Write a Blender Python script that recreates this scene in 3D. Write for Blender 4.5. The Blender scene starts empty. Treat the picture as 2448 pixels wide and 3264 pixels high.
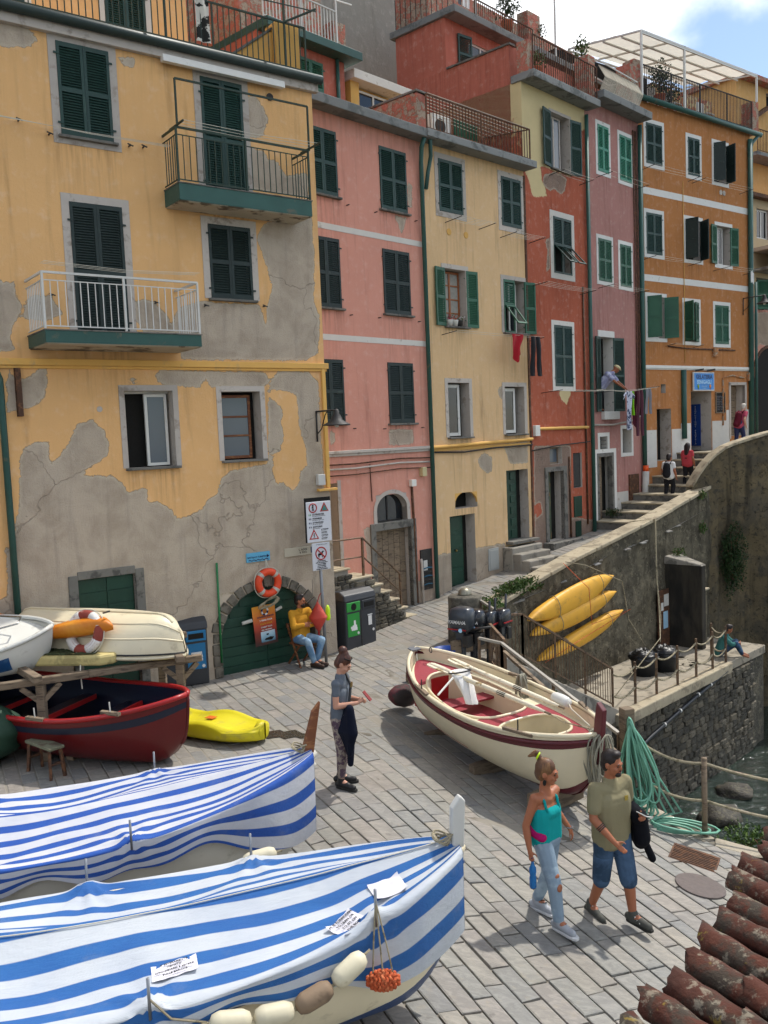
import bpy, bmesh, math, random
import numpy as np
from mathutils import Vector, Matrix, noise
scene = bpy.context.scene
COL = scene.collection
PI = math.pi
R = math.radians
random.seed(11)

# ------------------------------------------------------------------ camera
cam = bpy.data.objects.new('camera', bpy.data.cameras.new('camera'))
COL.objects.link(cam)
cam.data.sensor_fit = 'VERTICAL'
cam.data.sensor_height = 36.0
cam.data.sensor_width = 27.0
cam.data.lens = 31.19
cam.data.clip_start = 0.1
cam.data.clip_end = 2000
_p, _r = R(4.936), R(2.391)
_f = Vector((0, math.cos(_p), -math.sin(_p)))
_zp = Vector((0, math.sin(_p), math.cos(_p)))
_rt = Vector((math.cos(_r), 0, 0)) - math.sin(_r) * _zp
_up = Vector((math.sin(_r), 0, 0)) + math.cos(_r) * _zp
cam.matrix_world = Matrix(((_rt.x, _up.x, -_f.x, 0), (_rt.y, _up.y, -_f.y, 0), (_rt.z, _up.z, -_f.z, 4.45), (0, 0, 0, 1)))
scene.camera = cam

# ------------------------------------------------------------------ light
SUN_AZ, SUN_EL = 49.0, 57.0          # degrees clockwise from +Y, above the horizon
def NN(nt, typ, ins=None, **pr):
    x = nt.nodes.new(typ)
    for k, v in pr.items(): setattr(x, k, v)
    for k, v in (ins or {}).items():
        s = x.inputs[k]
        if isinstance(v, bpy.types.NodeSocket): nt.links.new(v, s)
        else: s.default_value = v
    return x
def MA(nt, op, a, b=0.0, clamp=False):
    return NN(nt, 'ShaderNodeMath', {0: a, 1: b}, operation=op, use_clamp=clamp).outputs[0]
def MX(nt, fac, a, b, blend='MIX'):
    return NN(nt, 'ShaderNodeMix', {0: fac, 6: a, 7: b}, data_type='RGBA', blend_type=blend).outputs[2]
def SS(nt, x, lo, hi):
    return NN(nt, 'ShaderNodeMapRange', {0: x, 1: lo, 2: hi, 3: 0.0, 4: 1.0}, interpolation_type='SMOOTHSTEP').outputs[0]
def NO(nt, vec, scale, detail=4, rough=.55, dist=0.0, out=0):
    return NN(nt, 'ShaderNodeTexNoise', {'Vector': vec, 'Scale': scale, 'Detail': detail, 'Roughness': rough, 'Distortion': dist}).outputs[out]
world = bpy.data.worlds.new('World')
scene.world = world
world.use_nodes = True
wt = world.node_tree
wt.nodes.clear()
sky = NN(wt, 'ShaderNodeTexSky', sky_type='NISHITA', sun_disc=False, sun_elevation=R(SUN_EL), sun_rotation=R(SUN_AZ), air_density=1.0, dust_density=.5, ozone_density=1.0)
wtc = NN(wt, 'ShaderNodeTexCoord').outputs['Generated']
wmap = NN(wt, 'ShaderNodeMapping', {'Vector': wtc, 'Location': (5.5, 0.9, 2.4), 'Scale': (1.0, 1.0, 1.7)}).outputs[0]
cl = NO(wt, wmap, 2.3, 7, .52, .25)
cmask = SS(wt, cl, .44, .56)
ccol = MX(wt, SS(wt, NO(wt, wmap, 5.0, 5, .6), .3, .75), (7.4, 7.6, 8.0, 1), (11.0, 11.0, 11.0, 1))
skyc = MX(wt, MA(wt, 'MULTIPLY', cmask, .94), sky.outputs[0], ccol)
bg = NN(wt, 'ShaderNodeBackground', {0: skyc, 1: 0.13})
wo = NN(wt, 'ShaderNodeOutputWorld', {0: bg.outputs[0]})
sun = bpy.data.objects.new('sun', bpy.data.lights.new('sun', 'SUN'))
COL.objects.link(sun)
sun.data.energy = 3.1
sun.data.angle = R(1.2)
sun.data.color = (1.0, .955, .88)
_sd = Vector((math.sin(R(SUN_AZ)) * math.cos(R(SUN_EL)), math.cos(R(SUN_AZ)) * math.cos(R(SUN_EL)), math.sin(R(SUN_EL))))
sun.rotation_euler = _sd.to_track_quat('Z', 'Y').to_euler()
vs = scene.view_settings
vs.view_transform = 'Standard'
vs.look = 'None'
vs.exposure = 0.43
vs.gamma = 1.0
vs.use_curve_mapping = False
scene.cycles.max_bounces = 4
scene.cycles.diffuse_bounces = 3
scene.cycles.glossy_bounces = 2
scene.cycles.use_adaptive_sampling = True
scene.cycles.adaptive_threshold = .03
scene.cycles.adaptive_min_samples = 16
scene.cycles.transmission_bounces = 4

# ------------------------------------------------------------------ helpers
def hx(s):
    v = [int(s[i:i + 2], 16) / 255 for i in (0, 2, 4)]
    return tuple((c / 12.92 if c <= .04045 else ((c + .055) / 1.055) ** 2.4) for c in v) + (1.0,)

class G:
    """a growing mesh: vertices, faces and a material index for each face"""
    def __init__(s): s.v, s.f, s.m = [], [], []
    def add(s, v, f, mi=0):
        o = len(s.v)
        s.v += [tuple(p) for p in v]
        s.f += [tuple(i + o for i in q) for q in f]
        s.m += [mi] * len(f)
        return s
    def box(s, x0, x1, y0, y1, z0, z1, mi=0):
        v = [(x, y, z) for z in (z0, z1) for y in (y0, y1) for x in (x0, x1)]
        return s.add(v, [(0, 2, 3, 1), (4, 5, 7, 6), (0, 1, 5, 4), (2, 6, 7, 3), (0, 4, 6, 2), (1, 3, 7, 5)], mi)
    def bbox(s, M, sx, sy, sz, mi=0):
        v = [M @ Vector((x, y, z)) for z in (-sz, sz) for y in (-sy, sy) for x in (-sx, sx)]
        return s.add(v, [(0, 2, 3, 1), (4, 5, 7, 6), (0, 1, 5, 4), (2, 6, 7, 3), (0, 4, 6, 2), (1, 3, 7, 5)], mi)
    def loft(s, rings, close=True, cap=True, mi=0):
        n = len(rings[0]); v = [p for r in rings for p in r]; f = []
        for i in range(len(rings) - 1):
            for j in range(n if close else n - 1):
                k = (j + 1) % n
                f.append((i * n + j, i * n + k, (i + 1) * n + k, (i + 1) * n + j))
        if cap and close:
            f.append(tuple(range(n))[::-1])
            f.append(tuple((len(rings) - 1) * n + j for j in range(n)))
        return s.add(v, f, mi)
    def tube(s, pts, r, n=6, mi=0, closed=False, cap=True):
        P = [Vector(p) for p in pts]
        rr = r if isinstance(r, (list, tuple)) else [r] * len(P)
        rings = []; up = None
        for i, p in enumerate(P):
            if closed: t = P[(i + 1) % len(P)] - P[i - 1]
            else: t = P[min(i + 1, len(P) - 1)] - P[max(i - 1, 0)]
            if t.length < 1e-9: t = Vector((0, 0, 1))
            t.normalize()
            if up is None: up = t.orthogonal().normalized()
            a = up - t * up.dot(t)
            if a.length < 1e-5: a = t.orthogonal()
            a.normalize(); up = a; b = t.cross(a)
            rings.append([p + (a * math.cos(k * 2 * PI / n) + b * math.sin(k * 2 * PI / n)) * rr[i] for k in range(n)])
        if closed: rings.append(rings[0])
        return s.loft(rings, True, cap and not closed, mi)
    def bar(s, p, q, w, h=None, mi=0):
        p, q = Vector(p), Vector(q); t = q - p; L = t.length; t.normalize()
        h = h or w
        side = t.cross(Vector((0, 0, 1)))
        if side.length < 1e-4: side = Vector((1, 0, 0))
        side.normalize(); upv = side.cross(t)
        M = Matrix(((t.x, side.x, upv.x, 0), (t.y, side.y, upv.y, 0), (t.z, side.z, upv.z, 0), (0, 0, 0, 1)))
        M.translation = (p + q) / 2
        return s.bbox(M, L / 2, w / 2, h / 2, mi)
    def lathe(s, prof, n=16, mi=0, at=(0, 0, 0), axis='Z'):
        rings = []
        for r, z in prof:
            ring = []
            for k in range(n):
                a = 2 * PI * k / n
                if axis == 'Z': q = (r * math.cos(a), r * math.sin(a), z)
                elif axis == 'X': q = (z, r * math.cos(a), r * math.sin(a))
                else: q = (r * math.sin(a), z, r * math.cos(a))
                ring.append((q[0] + at[0], q[1] + at[1], q[2] + at[2]))
            rings.append(ring)
        return s.loft(rings, True, True, mi)
    def prism(s, poly, a, b, plane='XZ', mi=0):
        """flat polygon extruded: XZ polygons between y=a and y=b, XY polygons between z=a and z=b"""
        n = len(poly)
        mk = (lambda p, t: (p[0], t, p[1])) if plane == 'XZ' else ((lambda p, t: (p[0], p[1], t)) if plane == 'XY' else (lambda p, t: (t, p[0], p[1])))
        v = [mk(p, a) for p in poly] + [mk(p, b) for p in poly]
        f = [tuple(range(n)), tuple(range(2 * n - 1, n - 1, -1))] + [(i, i + n, (i + 1) % n + n, (i + 1) % n) for i in range(n)]
        return s.add(v, f, mi)
    def grid(s, fn, nu, nv, mi=0, flip=False):
        v = [fn(i / nu, j / nv) for i in range(nu + 1) for j in range(nv + 1)]
        f = []
        for i in range(nu):
            for j in range(nv):
                a = i * (nv + 1) + j
                q = (a, a + nv + 1, a + nv + 2, a + 1)
                f.append(q[::-1] if flip else q)
        return s.add(v, f, mi)
    def xf(s, M):
        s.v = [tuple(M @ Vector(p)) for p in s.v]
        return s
    def join(s, o, M=None, mi=None):
        v = o.v if M is None else [tuple(M @ Vector(p)) for p in o.v]
        k = len(s.v); s.v += v; s.f += [tuple(i + k for i in q) for q in o.f]
        s.m += (o.m if mi is None else [mi] * len(o.m))
        return s
    def mesh(s, name, mats, smooth=False, fix=True):
        me = bpy.data.meshes.new(name)
        me.from_pydata(s.v, [], s.f)
        for m in (mats if isinstance(mats, (list, tuple)) else [mats]): me.materials.append(m)
        if any(s.m): me.polygons.foreach_set('material_index', s.m)
        if fix:
            bm = bmesh.new(); bm.from_mesh(me)
            bmesh.ops.remove_doubles(bm, verts=bm.verts, dist=1e-5)
            bmesh.ops.recalc_face_normals(bm, faces=bm.faces)
            bm.to_mesh(me); bm.free()
        if smooth: me.shade_smooth() if smooth is True else me.shade_smooth_by_angle(R(smooth)) if hasattr(me, 'shade_smooth_by_angle') else me.shade_smooth()
        me.update()
        return me

def link(o, parent=None):
    COL.objects.link(o)
    if parent is not None: o.parent = parent
    return o
def ob(name, g, mats, parent=None, smooth=False, bev=0, loc=None, rz=None, rot=None, kind=None, label=None, fix=True):
    me = g.mesh(name, mats, smooth, fix) if isinstance(g, G) else g
    o = link(bpy.data.objects.new(name, me), parent)
    if loc is not None: o.location = loc
    if rz is not None: o.rotation_euler = (0, 0, rz)
    if rot is not None: o.rotation_euler = rot
    if bev:
        b = o.modifiers.new('bevel', 'BEVEL'); b.width = bev; b.segments = 2; b.limit_method = 'ANGLE'; b.angle_limit = R(40)
    if kind: o['kind'] = kind
    if label: o['label'] = label
    return o
def tag(o, label, cat, group=None):
    o['label'] = label; o['category'] = cat
    if group: o['group'] = group
    return o
def thing(name, label, cat, loc=(0, 0, 0), rz=0.0, group=None, rot=None):
    o = link(bpy.data.objects.new(name, None))
    o.empty_display_size = .2
    o.location = loc; o.rotation_euler = rot if rot is not None else (0, 0, rz)
    return tag(o, label, cat, group)
def struct(o): o['kind'] = 'structure'; return o
def dup(src, loc=None, rot=None, label=None, parent=None):
    c = link(src.copy(), parent)
    if loc is not None: c.location = loc
    if rot is not None: c.rotation_euler = rot
    if label: c['label'] = label
    for ch in list(src.children): dup(ch, parent=c)
    return c
def text(name, s, size, mat, parent, loc, rot=(PI / 2, 0, 0), align='CENTER', ext=.001, sx=1.0, shear=0, space=1.0, bold=0.0):
    cu = bpy.data.curves.new(name, 'FONT')
    cu.body = s; cu.size = size; cu.align_x = align; cu.align_y = 'CENTER'; cu.extrude = ext; cu.shear = shear
    cu.resolution_u = 2; cu.space_line = space; cu.offset = bold
    t = bpy.data.objects.new(name, cu)
    me = bpy.data.meshes.new_from_object(t)
    bpy.data.objects.remove(t); bpy.data.curves.remove(cu)
    me.materials.clear(); me.materials.append(mat)
    o = link(bpy.data.objects.new(name, me), parent)
    o.location = loc; o.rotation_euler = rot; o.scale = (sx, 1, 1)
    return o

# ------------------------------------------------------------------ materials
MATS = {}
def newmat(name):
    m = bpy.data.materials.new(name); m.use_nodes = True
    nt = m.node_tree; nt.nodes.clear()
    out = NN(nt, 'ShaderNodeOutputMaterial')
    b = NN(nt, 'ShaderNodeBsdfPrincipled'); nt.links.new(b.outputs[0], out.inputs[0])
    MATS[name] = m
    return m, nt, b
def objvec(nt, rnd=True):
    tc = NN(nt, 'ShaderNodeTexCoord').outputs['Object']
    if not rnd: return tc
    r = NN(nt, 'ShaderNodeObjectInfo').outputs['Random']
    return NN(nt, 'ShaderNodeVectorMath', {0: tc, 1: NN(nt, 'ShaderNodeCombineXYZ', {0: MA(nt, 'MULTIPLY', r, 37.0), 1: MA(nt, 'MULTIPLY', r, 91.0), 2: 0.0}).outputs[0]}, operation='ADD').outputs[0]
def mat(name, c, r=.6, var=.25, sc=4.0, bump=.15, bsc=50.0, metal=0.0, c2=None, c2sc=3.0, c2lo=.5, c2hi=.62, st=(1, 1, 1), coat=0.0, rvar=.15, spec=.4, dist=.004):
    m, nt, b = newmat(name)
    v = NN(nt, 'ShaderNodeMapping', {'Vector': objvec(nt), 'Scale': st}).outputs[0]
    col = hx(c) if isinstance(c, str) else c
    n1 = NO(nt, v, sc, 3, .6)
    f = MA(nt, 'ADD', MA(nt, 'MULTIPLY', n1, 2 * var), MA(nt, 'ADD', MA(nt, 'MULTIPLY', NN(nt, 'ShaderNodeObjectInfo').outputs['Random'], .24), 1 - var - .12))
    base = MX(nt, 1.0, col, NN(nt, 'ShaderNodeCombineColor', {0: f, 1: f, 2: f}).outputs[0], 'MULTIPLY')
    if c2:
        k = SS(nt, NO(nt, v, c2sc, 4, .65, .3), c2lo, c2hi)
        base = MX(nt, k, base, hx(c2) if isinstance(c2, str) else c2)
    nt.links.new(base, b.inputs['Base Color'])
    nb = NO(nt, v, bsc, 3, .6)
    nt.links.new(MA(nt, 'ADD', MA(nt, 'MULTIPLY', nb, 2 * rvar), r - rvar, True), b.inputs['Roughness'])
    b.inputs['Metallic'].default_value = metal
    b.inputs['Specular IOR Level'].default_value = spec
    b.inputs['Coat Weight'].default_value = coat
    b.inputs['Coat Roughness'].default_value = .15
    if bump:
        bp = NN(nt, 'ShaderNodeBump', {'Strength': bump, 'Distance': dist, 'Height': nb})
        nt.links.new(bp.outputs[0], b.inputs['Normal'])
    return m
def plaster(name, paint, bare, bare2=None, dirt=.35, var=.1, grain=.35, stain=None):
    """painted render that has flaked off where the wall's own 'peel' distance falls below zero"""
    m, nt, b = newmat(name)
    v = objvec(nt, False)
    big = NO(nt, v, .9, 3, .6); mid = NO(nt, v, 5.0, 4, .65); fine = NO(nt, v, 38.0, 3, .65)
    f = MA(nt, 'ADD', MA(nt, 'MULTIPLY', big, 2 * var), 1 - var)
    pc = MX(nt, 1.0, hx(paint), NN(nt, 'ShaderNodeCombineColor', {0: f, 1: f, 2: f}).outputs[0], 'MULTIPLY')
    sv = NN(nt, 'ShaderNodeMapping', {'Vector': v, 'Scale': (2.6, 2.6, .22)}).outputs[0]
    streak = SS(nt, NO(nt, sv, 1.6, 3, .62, .2), .52, .8)
    pc = MX(nt, MA(nt, 'MULTIPLY', streak, dirt), pc, hx(stain or '7a6a55'), 'MULTIPLY')
    pc = MX(nt, MA(nt, 'MULTIPLY', SS(nt, mid, .5, .75), .12), pc, (.9, .85, .75, 1))
    bc = MX(nt, SS(nt, NO(nt, v, 1.7, 4, .65, .4), .35, .7), hx(bare), MX(nt, 1.0, hx(bare), (.78, .76, .74, 1), 'MULTIPLY'))
    bc = MX(nt, MA(nt, 'MULTIPLY', SS(nt, NO(nt, sv, 2.2, 3, .6), .52, .75), .28), bc, (.16, .14, .12, 1))
    bc = MX(nt, MA(nt, 'MULTIPLY', SS(nt, fine, .45, .75), .25), bc, (.5, .46, .4, 1))
    dr = NN(nt, 'ShaderNodeAttribute', attribute_name='drip').outputs['Fac']
    dn = SS(nt, NO(nt, NN(nt, 'ShaderNodeMapping', {'Vector': v, 'Scale': (9, 9, .5)}).outputs[0], 1.5, 3, .6), .4, .68)
    dk = MA(nt, 'MULTIPLY', MA(nt, 'MULTIPLY', dr, dn), .62)
    pc = MX(nt, dk, pc, MX(nt, 1.0, pc, (.42, .4, .37, 1), 'MULTIPLY'))
    at = NN(nt, 'ShaderNodeAttribute', attribute_name='peel').outputs['Fac']
    edge = MA(nt, 'ADD', at, MA(nt, 'ADD', MA(nt, 'MULTIPLY', MA(nt, 'SUBTRACT', mid, .5), .16), MA(nt, 'MULTIPLY', MA(nt, 'SUBTRACT', NO(nt, v, 22.0, 2, .6), .5), .06)))
    k = SS(nt, edge, -.006, .006)
    bc = MX(nt, MA(nt, 'MULTIPLY', SS(nt, edge, -.07, -.008), .45), bc, hx('c9bca6'))
    bc = MX(nt, MA(nt, 'MULTIPLY', SS(nt, edge, -.014, -.004), .5), bc, hx('6b5c48'))  # thin dark line paints the shadow along the flaked edge
    colr = MX(nt, k, bc, pc)
    hgt = MA(nt, 'MULTIPLY', k, .9)
    if bare2:
        a2 = NN(nt, 'ShaderNodeAttribute', attribute_name='peel2').outputs['Fac']
        e2 = MA(nt, 'ADD', a2, MA(nt, 'MULTIPLY', MA(nt, 'SUBTRACT', mid, .5), .22))
        k2 = SS(nt, e2, -.02, .02)
        colr = MX(nt, k2, MX(nt, 1.0, hx(bare2), NN(nt, 'ShaderNodeCombineColor', {0: f, 1: f, 2: f}).outputs[0], 'MULTIPLY'), colr)
        hgt = MA(nt, 'MULTIPLY', hgt, k2)
    crack = NN(nt, 'ShaderNodeTexVoronoi', {'Vector': NN(nt, 'ShaderNodeVectorMath', {0: v, 1: NO(nt, v, 1.5, 3, .6, 0, 1)}, operation='ADD').outputs[0], 'Scale': .33}, feature='DISTANCE_TO_EDGE').outputs[0]
    ck = MA(nt, 'MULTIPLY', MA(nt, 'SUBTRACT', 1.0, SS(nt, crack, .001, .005)), MA(nt, 'SUBTRACT', 1.0, k))
    colr = MX(nt, MA(nt, 'MULTIPLY', ck, .3), colr, (.1, .085, .07, 1))
    nt.links.new(colr, b.inputs['Base Color'])
    b.inputs['Roughness'].default_value = .9
    b.inputs['Specular IOR Level'].default_value = .15
    h = MA(nt, 'ADD', MA(nt, 'ADD', hgt, MA(nt, 'MULTIPLY', fine, MA(nt, 'ADD', MA(nt, 'MULTIPLY', MA(nt, 'SUBTRACT', 1.0, k), .9), grain))), MA(nt, 'MULTIPLY', mid, .8))
    bp = NN(nt, 'ShaderNodeBump', {'Strength': .7, 'Distance': .02, 'Height': MA(nt, 'SUBTRACT', h, MA(nt, 'MULTIPLY', ck, .8))})
    nt.links.new(bp.outputs[0], b.inputs['Normal'])
    return m
def glass_dark(name, c='1c2227', rough=.06):
    m, nt, b = newmat(name)
    v = objvec(nt)
    b.inputs['Base Color'].default_value = hx(c)
    b.inputs['Roughness'].default_value = rough
    b.inputs['Specular IOR Level'].default_value = .6
    bp = NN(nt, 'ShaderNodeBump', {'Strength': .06, 'Distance': .02, 'Height': NO(nt, v, 2.0, 2)})
    nt.links.new(bp.outputs[0], b.inputs['Normal'])
    return m
m_dark = mat('dark_inside', '15130f', .9, .3, 3, 0)
m_green = mat('dark_green_paint', '1d3a33', .5, .22, 5, .12, 60, c2='2c463e', c2sc=7, c2lo=.56, c2hi=.72)
m_green2 = mat('black_green_paint', '1f2d2a', .55, .25, 5, .12, 60, c2='34413b', c2sc=8, c2lo=.58, c2hi=.72)
m_green3 = mat('mid_green_paint', '2d5b45', .5, .2, 5, .12, 60)
m_green4 = mat('bright_green_paint', '2f7a60', .5, .2, 5, .12, 60, c2='5b9a80', c2sc=6, c2lo=.55, c2hi=.7)
m_doorgreen = mat('door_green_paint', '12382a', .45, .25, 4, .15, 40, c2='24473a', c2sc=5, c2lo=.55, c2hi=.75)
m_teal = mat('teal_metal_paint', '2b5048', .5, .25, 3, .1, 40, c2='5d5b4a', c2sc=4, c2lo=.6, c2hi=.75)
m_white = mat('white_paint', 'cfcdc6', .5, .1, 5, .08, 60, c2='9d968a', c2sc=5, c2lo=.62, c2hi=.78)
m_trim = mat('pale_trim_plaster', 'b5aca2', .9, .14, 4, .3, 40, c2='94897d', c2sc=4, c2lo=.52, c2hi=.7)
m_whtrim = mat('white_trim_plaster', 'cbc6bd', .9, .1, 4, .25, 40, c2='a89f92', c2sc=4, c2lo=.58, c2hi=.72)
m_slate = mat('slate_stone', '6d6a63', .85, .25, 5, .4, 25, c2='4f4d48', c2sc=4)
m_concrete = mat('weathered_concrete', '8d877c', .92, .25, 3, .5, 18, c2='66625a', c2sc=2.5, dist=.01)
m_gslab = mat('roof_slab_concrete', '7a7c7a', .9, .2, 2, .4, 18, c2='5e615f', c2sc=2, dist=.01)
m_rust = mat('rusty_iron', '4d3425', .8, .35, 8, .3, 50, c2='6e4a31', c2sc=9)
m_iron = mat('dark_iron', '2d2b29', .6, .3, 6, .2, 50, c2='4d3d31', c2sc=7, c2lo=.55, c2hi=.7)
m_glass = glass_dark('window_glass')
m_blueglass = glass_dark('pale_glass', '56606a', .12)
m_wood = mat('grey_wood', '7a6a57', .85, .3, 3, .4, 20, c2='574a3d', c2sc=4, st=(1, 1, 6), dist=.006)
m_brownwood = mat('brown_wood', '6b3d22', .6, .3, 3, .25, 20, c2='8a5a35', c2sc=4, st=(1, 1, 5))
m_line = mat('line_cord', 'c5bfae', .8, .1, 5, 0)
m_yplas = plaster('ochre_yellow_plaster', 'ddae76', 'b8a996', dirt=.3, var=.1)
m_pplas = plaster('salmon_pink_plaster', 'd19481', 'b09e8c', dirt=.4, var=.1, stain='8f6357')
m_cplas = plaster('cream_yellow_plaster', 'd8b588', 'a89a88', dirt=.5, var=.1)
m_rplas = plaster('red_orange_plaster', 'a85c45', '8a7466', 'cbb98c', dirt=.45, var=.16, stain='7a4a3a')
m_mplas = plaster('dusty_rose_plaster', 'aa7b72', '94857b', dirt=.4, var=.12, stain='7a5a50')
m_oplas = plaster('orange_plaster', 'ae7648', '9a8570', dirt=.4, var=.1)
m_coral = plaster('coral_plaster', 'ae6655', '8f7263', dirt=.25, var=.07)
m_yfar = plaster('far_ochre_plaster', 'c99f66', '8d7b69', dirt=.35, var=.1)
m_greyw = plaster('grey_render', '8b8880', '7a776f', dirt=.25, var=.1)
m_blush = plaster('blush_plaster', 'c08a78', '9a8a78', 'b9a584', dirt=.45, var=.12)
# ------------------------------------------------------------------ ground
WP = Vector((1.22, 21.92)); WD = Vector((.7046, .7096)); WN = Vector((.7096, -.7046))
def wpt(u, off, z=0.0):                       # a point along the street: metres along it, metres out from the house fronts
    p = WP + WD * u + WN * off
    return Vector((p.x, p.y, z))
WROT = math.atan2(WD.y, WD.x)
def sstep(x, a, b):
    t = min(1, max(0, (x - a) / (b - a))); return t * t * (3 - 2 * t)
_su = [-5, -3.5, -1.2, 0, .6, 1.6, 2.6, 4.5, 7.2, 8.6, 12]
_sz = [0, .06, .28, .36, .46, .52, .66, 1.0, 1.24, 1.42, 2.0]
def gz(x, y):
    u = (x - WP.x) * WD.x + (y - WP.y) * WD.y
    z = -.18 * max(0, x + .35) * (1 - sstep(y, 14.0, 18.5)) * sstep(x, -1.2, 1.2)
    z += float(np.interp(u, _su, _sz)) * sstep(y, 15.5, 18.5)
    return z
_ey = [1, 9.85, 10.5, 10.74, 12.0, 14.2, 15.5, 17.0, 20.2, 27.6]
_ex = [10, 10, 4.65, 3.98, 3.14, 2.42, 2.08, 2.06, 2.62, 10.0]
def xr(y): return float(np.interp(y, _ey, _ex))
def xl(y): return float(np.interp(y, [1, 17.2, 18.4, 27.6], [-9, -7.5, -3.0, 5.2]))
def pavemat():
    m, nt, b = newmat('grey_paving_stone')
    v = objvec(nt, False)
    rn = NN(nt, 'ShaderNodeAttribute', attribute_name='rnd').outputs['Fac']
    v4 = NN(nt, 'ShaderNodeVectorMath', {0: v, 1: NN(nt, 'ShaderNodeCombineXYZ', {0: MA(nt, 'MULTIPLY', rn, 60), 1: MA(nt, 'MULTIPLY', rn, 23), 2: 0.0}).outputs[0]}, operation='ADD').outputs[0]
    cr = NN(nt, 'ShaderNodeValToRGB', {0: rn})
    e = cr.color_ramp.elements
    e[0].position = 0; e[0].color = hx('908c83'); e[1].position = 1; e[1].color = hx('958d83')
    for p, c in ((.2, '968f86'), (.38, '888782'), (.55, '9b9488'), (.7, '8d8b83'), (.85, '848380')):
        q = e.new(p); q.color = hx(c)
    veins = NO(nt, NN(nt, 'ShaderNodeMapping', {'Vector': v4, 'Scale': (2, 5, 2), 'Rotation': (0, 0, .7)}).outputs[0], 3.2, 4, .68, 1.2)
    c1 = MX(nt, SS(nt, veins, .38, .68), MX(nt, 1.0, cr.outputs[0], (.74, .74, .75, 1), 'MULTIPLY'), cr.outputs[0])
    c1 = MX(nt, MA(nt, 'MULTIPLY', SS(nt, NO(nt, v4, 9, 3, .65), .55, .75), .3), c1, hx('978c79'))
    big = NO(nt, v, .7, 3, .6)
    c1 = MX(nt, MA(nt, 'MULTIPLY', SS(nt, big, .5, .78), .3), c1, hx('5f5a50'))
    spots = SS(nt, NO(nt, v, 5, 3, .7), .66, .74)
    c1 = MX(nt, MA(nt, 'MULTIPLY', spots, .45), c1, hx('4a463e'))
    nt.links.new(c1, b.inputs['Base Color'])
    nt.links.new(MA(nt, 'ADD', MA(nt, 'MULTIPLY', veins, .3), .52), b.inputs['Roughness'])
    b.inputs['Specular IOR Level'].default_value = .3
    bp = NN(nt, 'ShaderNodeBump', {'Strength': .5, 'Distance': .01, 'Height': MA(nt, 'ADD', MA(nt, 'MULTIPLY', veins, .7), MA(nt, 'MULTIPLY', NO(nt, v, 60, 4, .6), .25))})
    nt.links.new(bp.outputs[0], b.inputs['Normal'])
    return m
m_pave = pavemat()
m_joint = mat('joint_mortar', '4f493f', .95, .35, 6, .5, 30, c2='857f74', c2sc=.7, c2lo=.33, c2hi=.55, dist=.01)
g = G()
rows = sorted(set(list(np.arange(1, 27.6, .5)) + _ey + [17.2, 18.4]))
NX = 44
g.grid(lambda a, b: (0, 0, 0), len(rows) - 1, NX)
k = 0
for y in rows:
    for j in range(NX + 1):
        x = xl(y) + (xr(y) - xl(y)) * j / NX
        g.v[k] = (x, float(y), gz(x, y) - .022 + .016 * sstep(y, 8.5, 12)); k += 1
plaza = struct(ob('plaza', g, m_joint, smooth=True, fix=False))
# paving stones laid in courses
ca = Vector((.453, -.891)); cb = Vector((.891, .453)); C0 = Vector((1.0, 8.0))
stones = []
rs = random.Random(5)
brow = -13.0
while brow < 22:
    wdt = rs.uniform(.185, .235); a = -24 + rs.random()
    while a < 14:
        ln = rs.uniform(.32, .7)
        c = C0 + ca * (a + ln / 2) + cb * (brow + wdt / 2)
        if 2.5 < c.y < 27.3 and xl(c.y) + .1 < c.x < xr(c.y) - .22 and abs(c.x) < .46 * c.y + .6:
            ub = (c.x - WP.x) * WD.x + (c.y - WP.y) * WD.y; ob_ = (c.x - WP.x) * WN.x + (c.y - WP.y) * WN.y
            if not (c.y > 21.5 and ob_ < -.2): stones.append((c, ln, wdt))
        a += ln
    brow += wdt
def stone_geo(c, ln, wd, r):
    j = .006 + .006 * r.random(); hl, hw = ln / 2 - j, wd / 2 - j
    dz = r.uniform(-.004, .004); tx, ty = r.uniform(-.012, .012), r.uniform(-.02, .02)
    V = []
    for (il, zz) in ((0, -.03), (0, -.006), (.009, 0)):
        for sx, sy in ((-1, -1), (1, -1), (1, 1), (-1, 1)):
            jx, jy = r.uniform(-.006, .006), r.uniform(-.004, .004)
            p = c + ca * (sx * (hl - il) + jx) + cb * (sy * (hw - il) + jy)
            V.append((p.x, p.y, gz(p.x, p.y) + zz + dz + tx * sx * hl + ty * sy * hw))
    F = [(8, 9, 10, 11)] + [(b0 + i, b0 + (i + 1) % 4, b0 + 4 + (i + 1) % 4, b0 + 4 + i) for b0 in (0, 4) for i in range(4)]
    return V, F
def setrnd(me, vals):
    a = me.attributes.new('rnd', 'FLOAT', 'POINT'); a.data.foreach_set('value', vals)
def hidden(c):       # under the covered boats, where no stone shows
    return c.x < .1 and c.y < 9.0 - .0 * c.x and c.y < 8.6 + .35 * c.x or c.x > 1.6 and c.y < 5.2
stones.sort(key=lambda s: s[0].length + (100 if hidden(s[0]) else 0))
rest, vals = G(), []
for i, (c, ln, wd) in enumerate(stones):
    V, F = stone_geo(c, ln, wd, rs); q = rs.random()
    if i < 300:
        me = bpy.data.meshes.new('paving_stone'); me.from_pydata(V, [], F); me.materials.append(m_pave); setrnd(me, [q] * len(V))
        link(bpy.data.objects.new('paving_stone', me), plaza)
    else:
        rest.add(V, F); vals += [q] * len(V)
o = ob('paving', rest, m_pave, plaza, fix=False, kind='stuff'); setrnd(o.data, vals)
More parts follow.
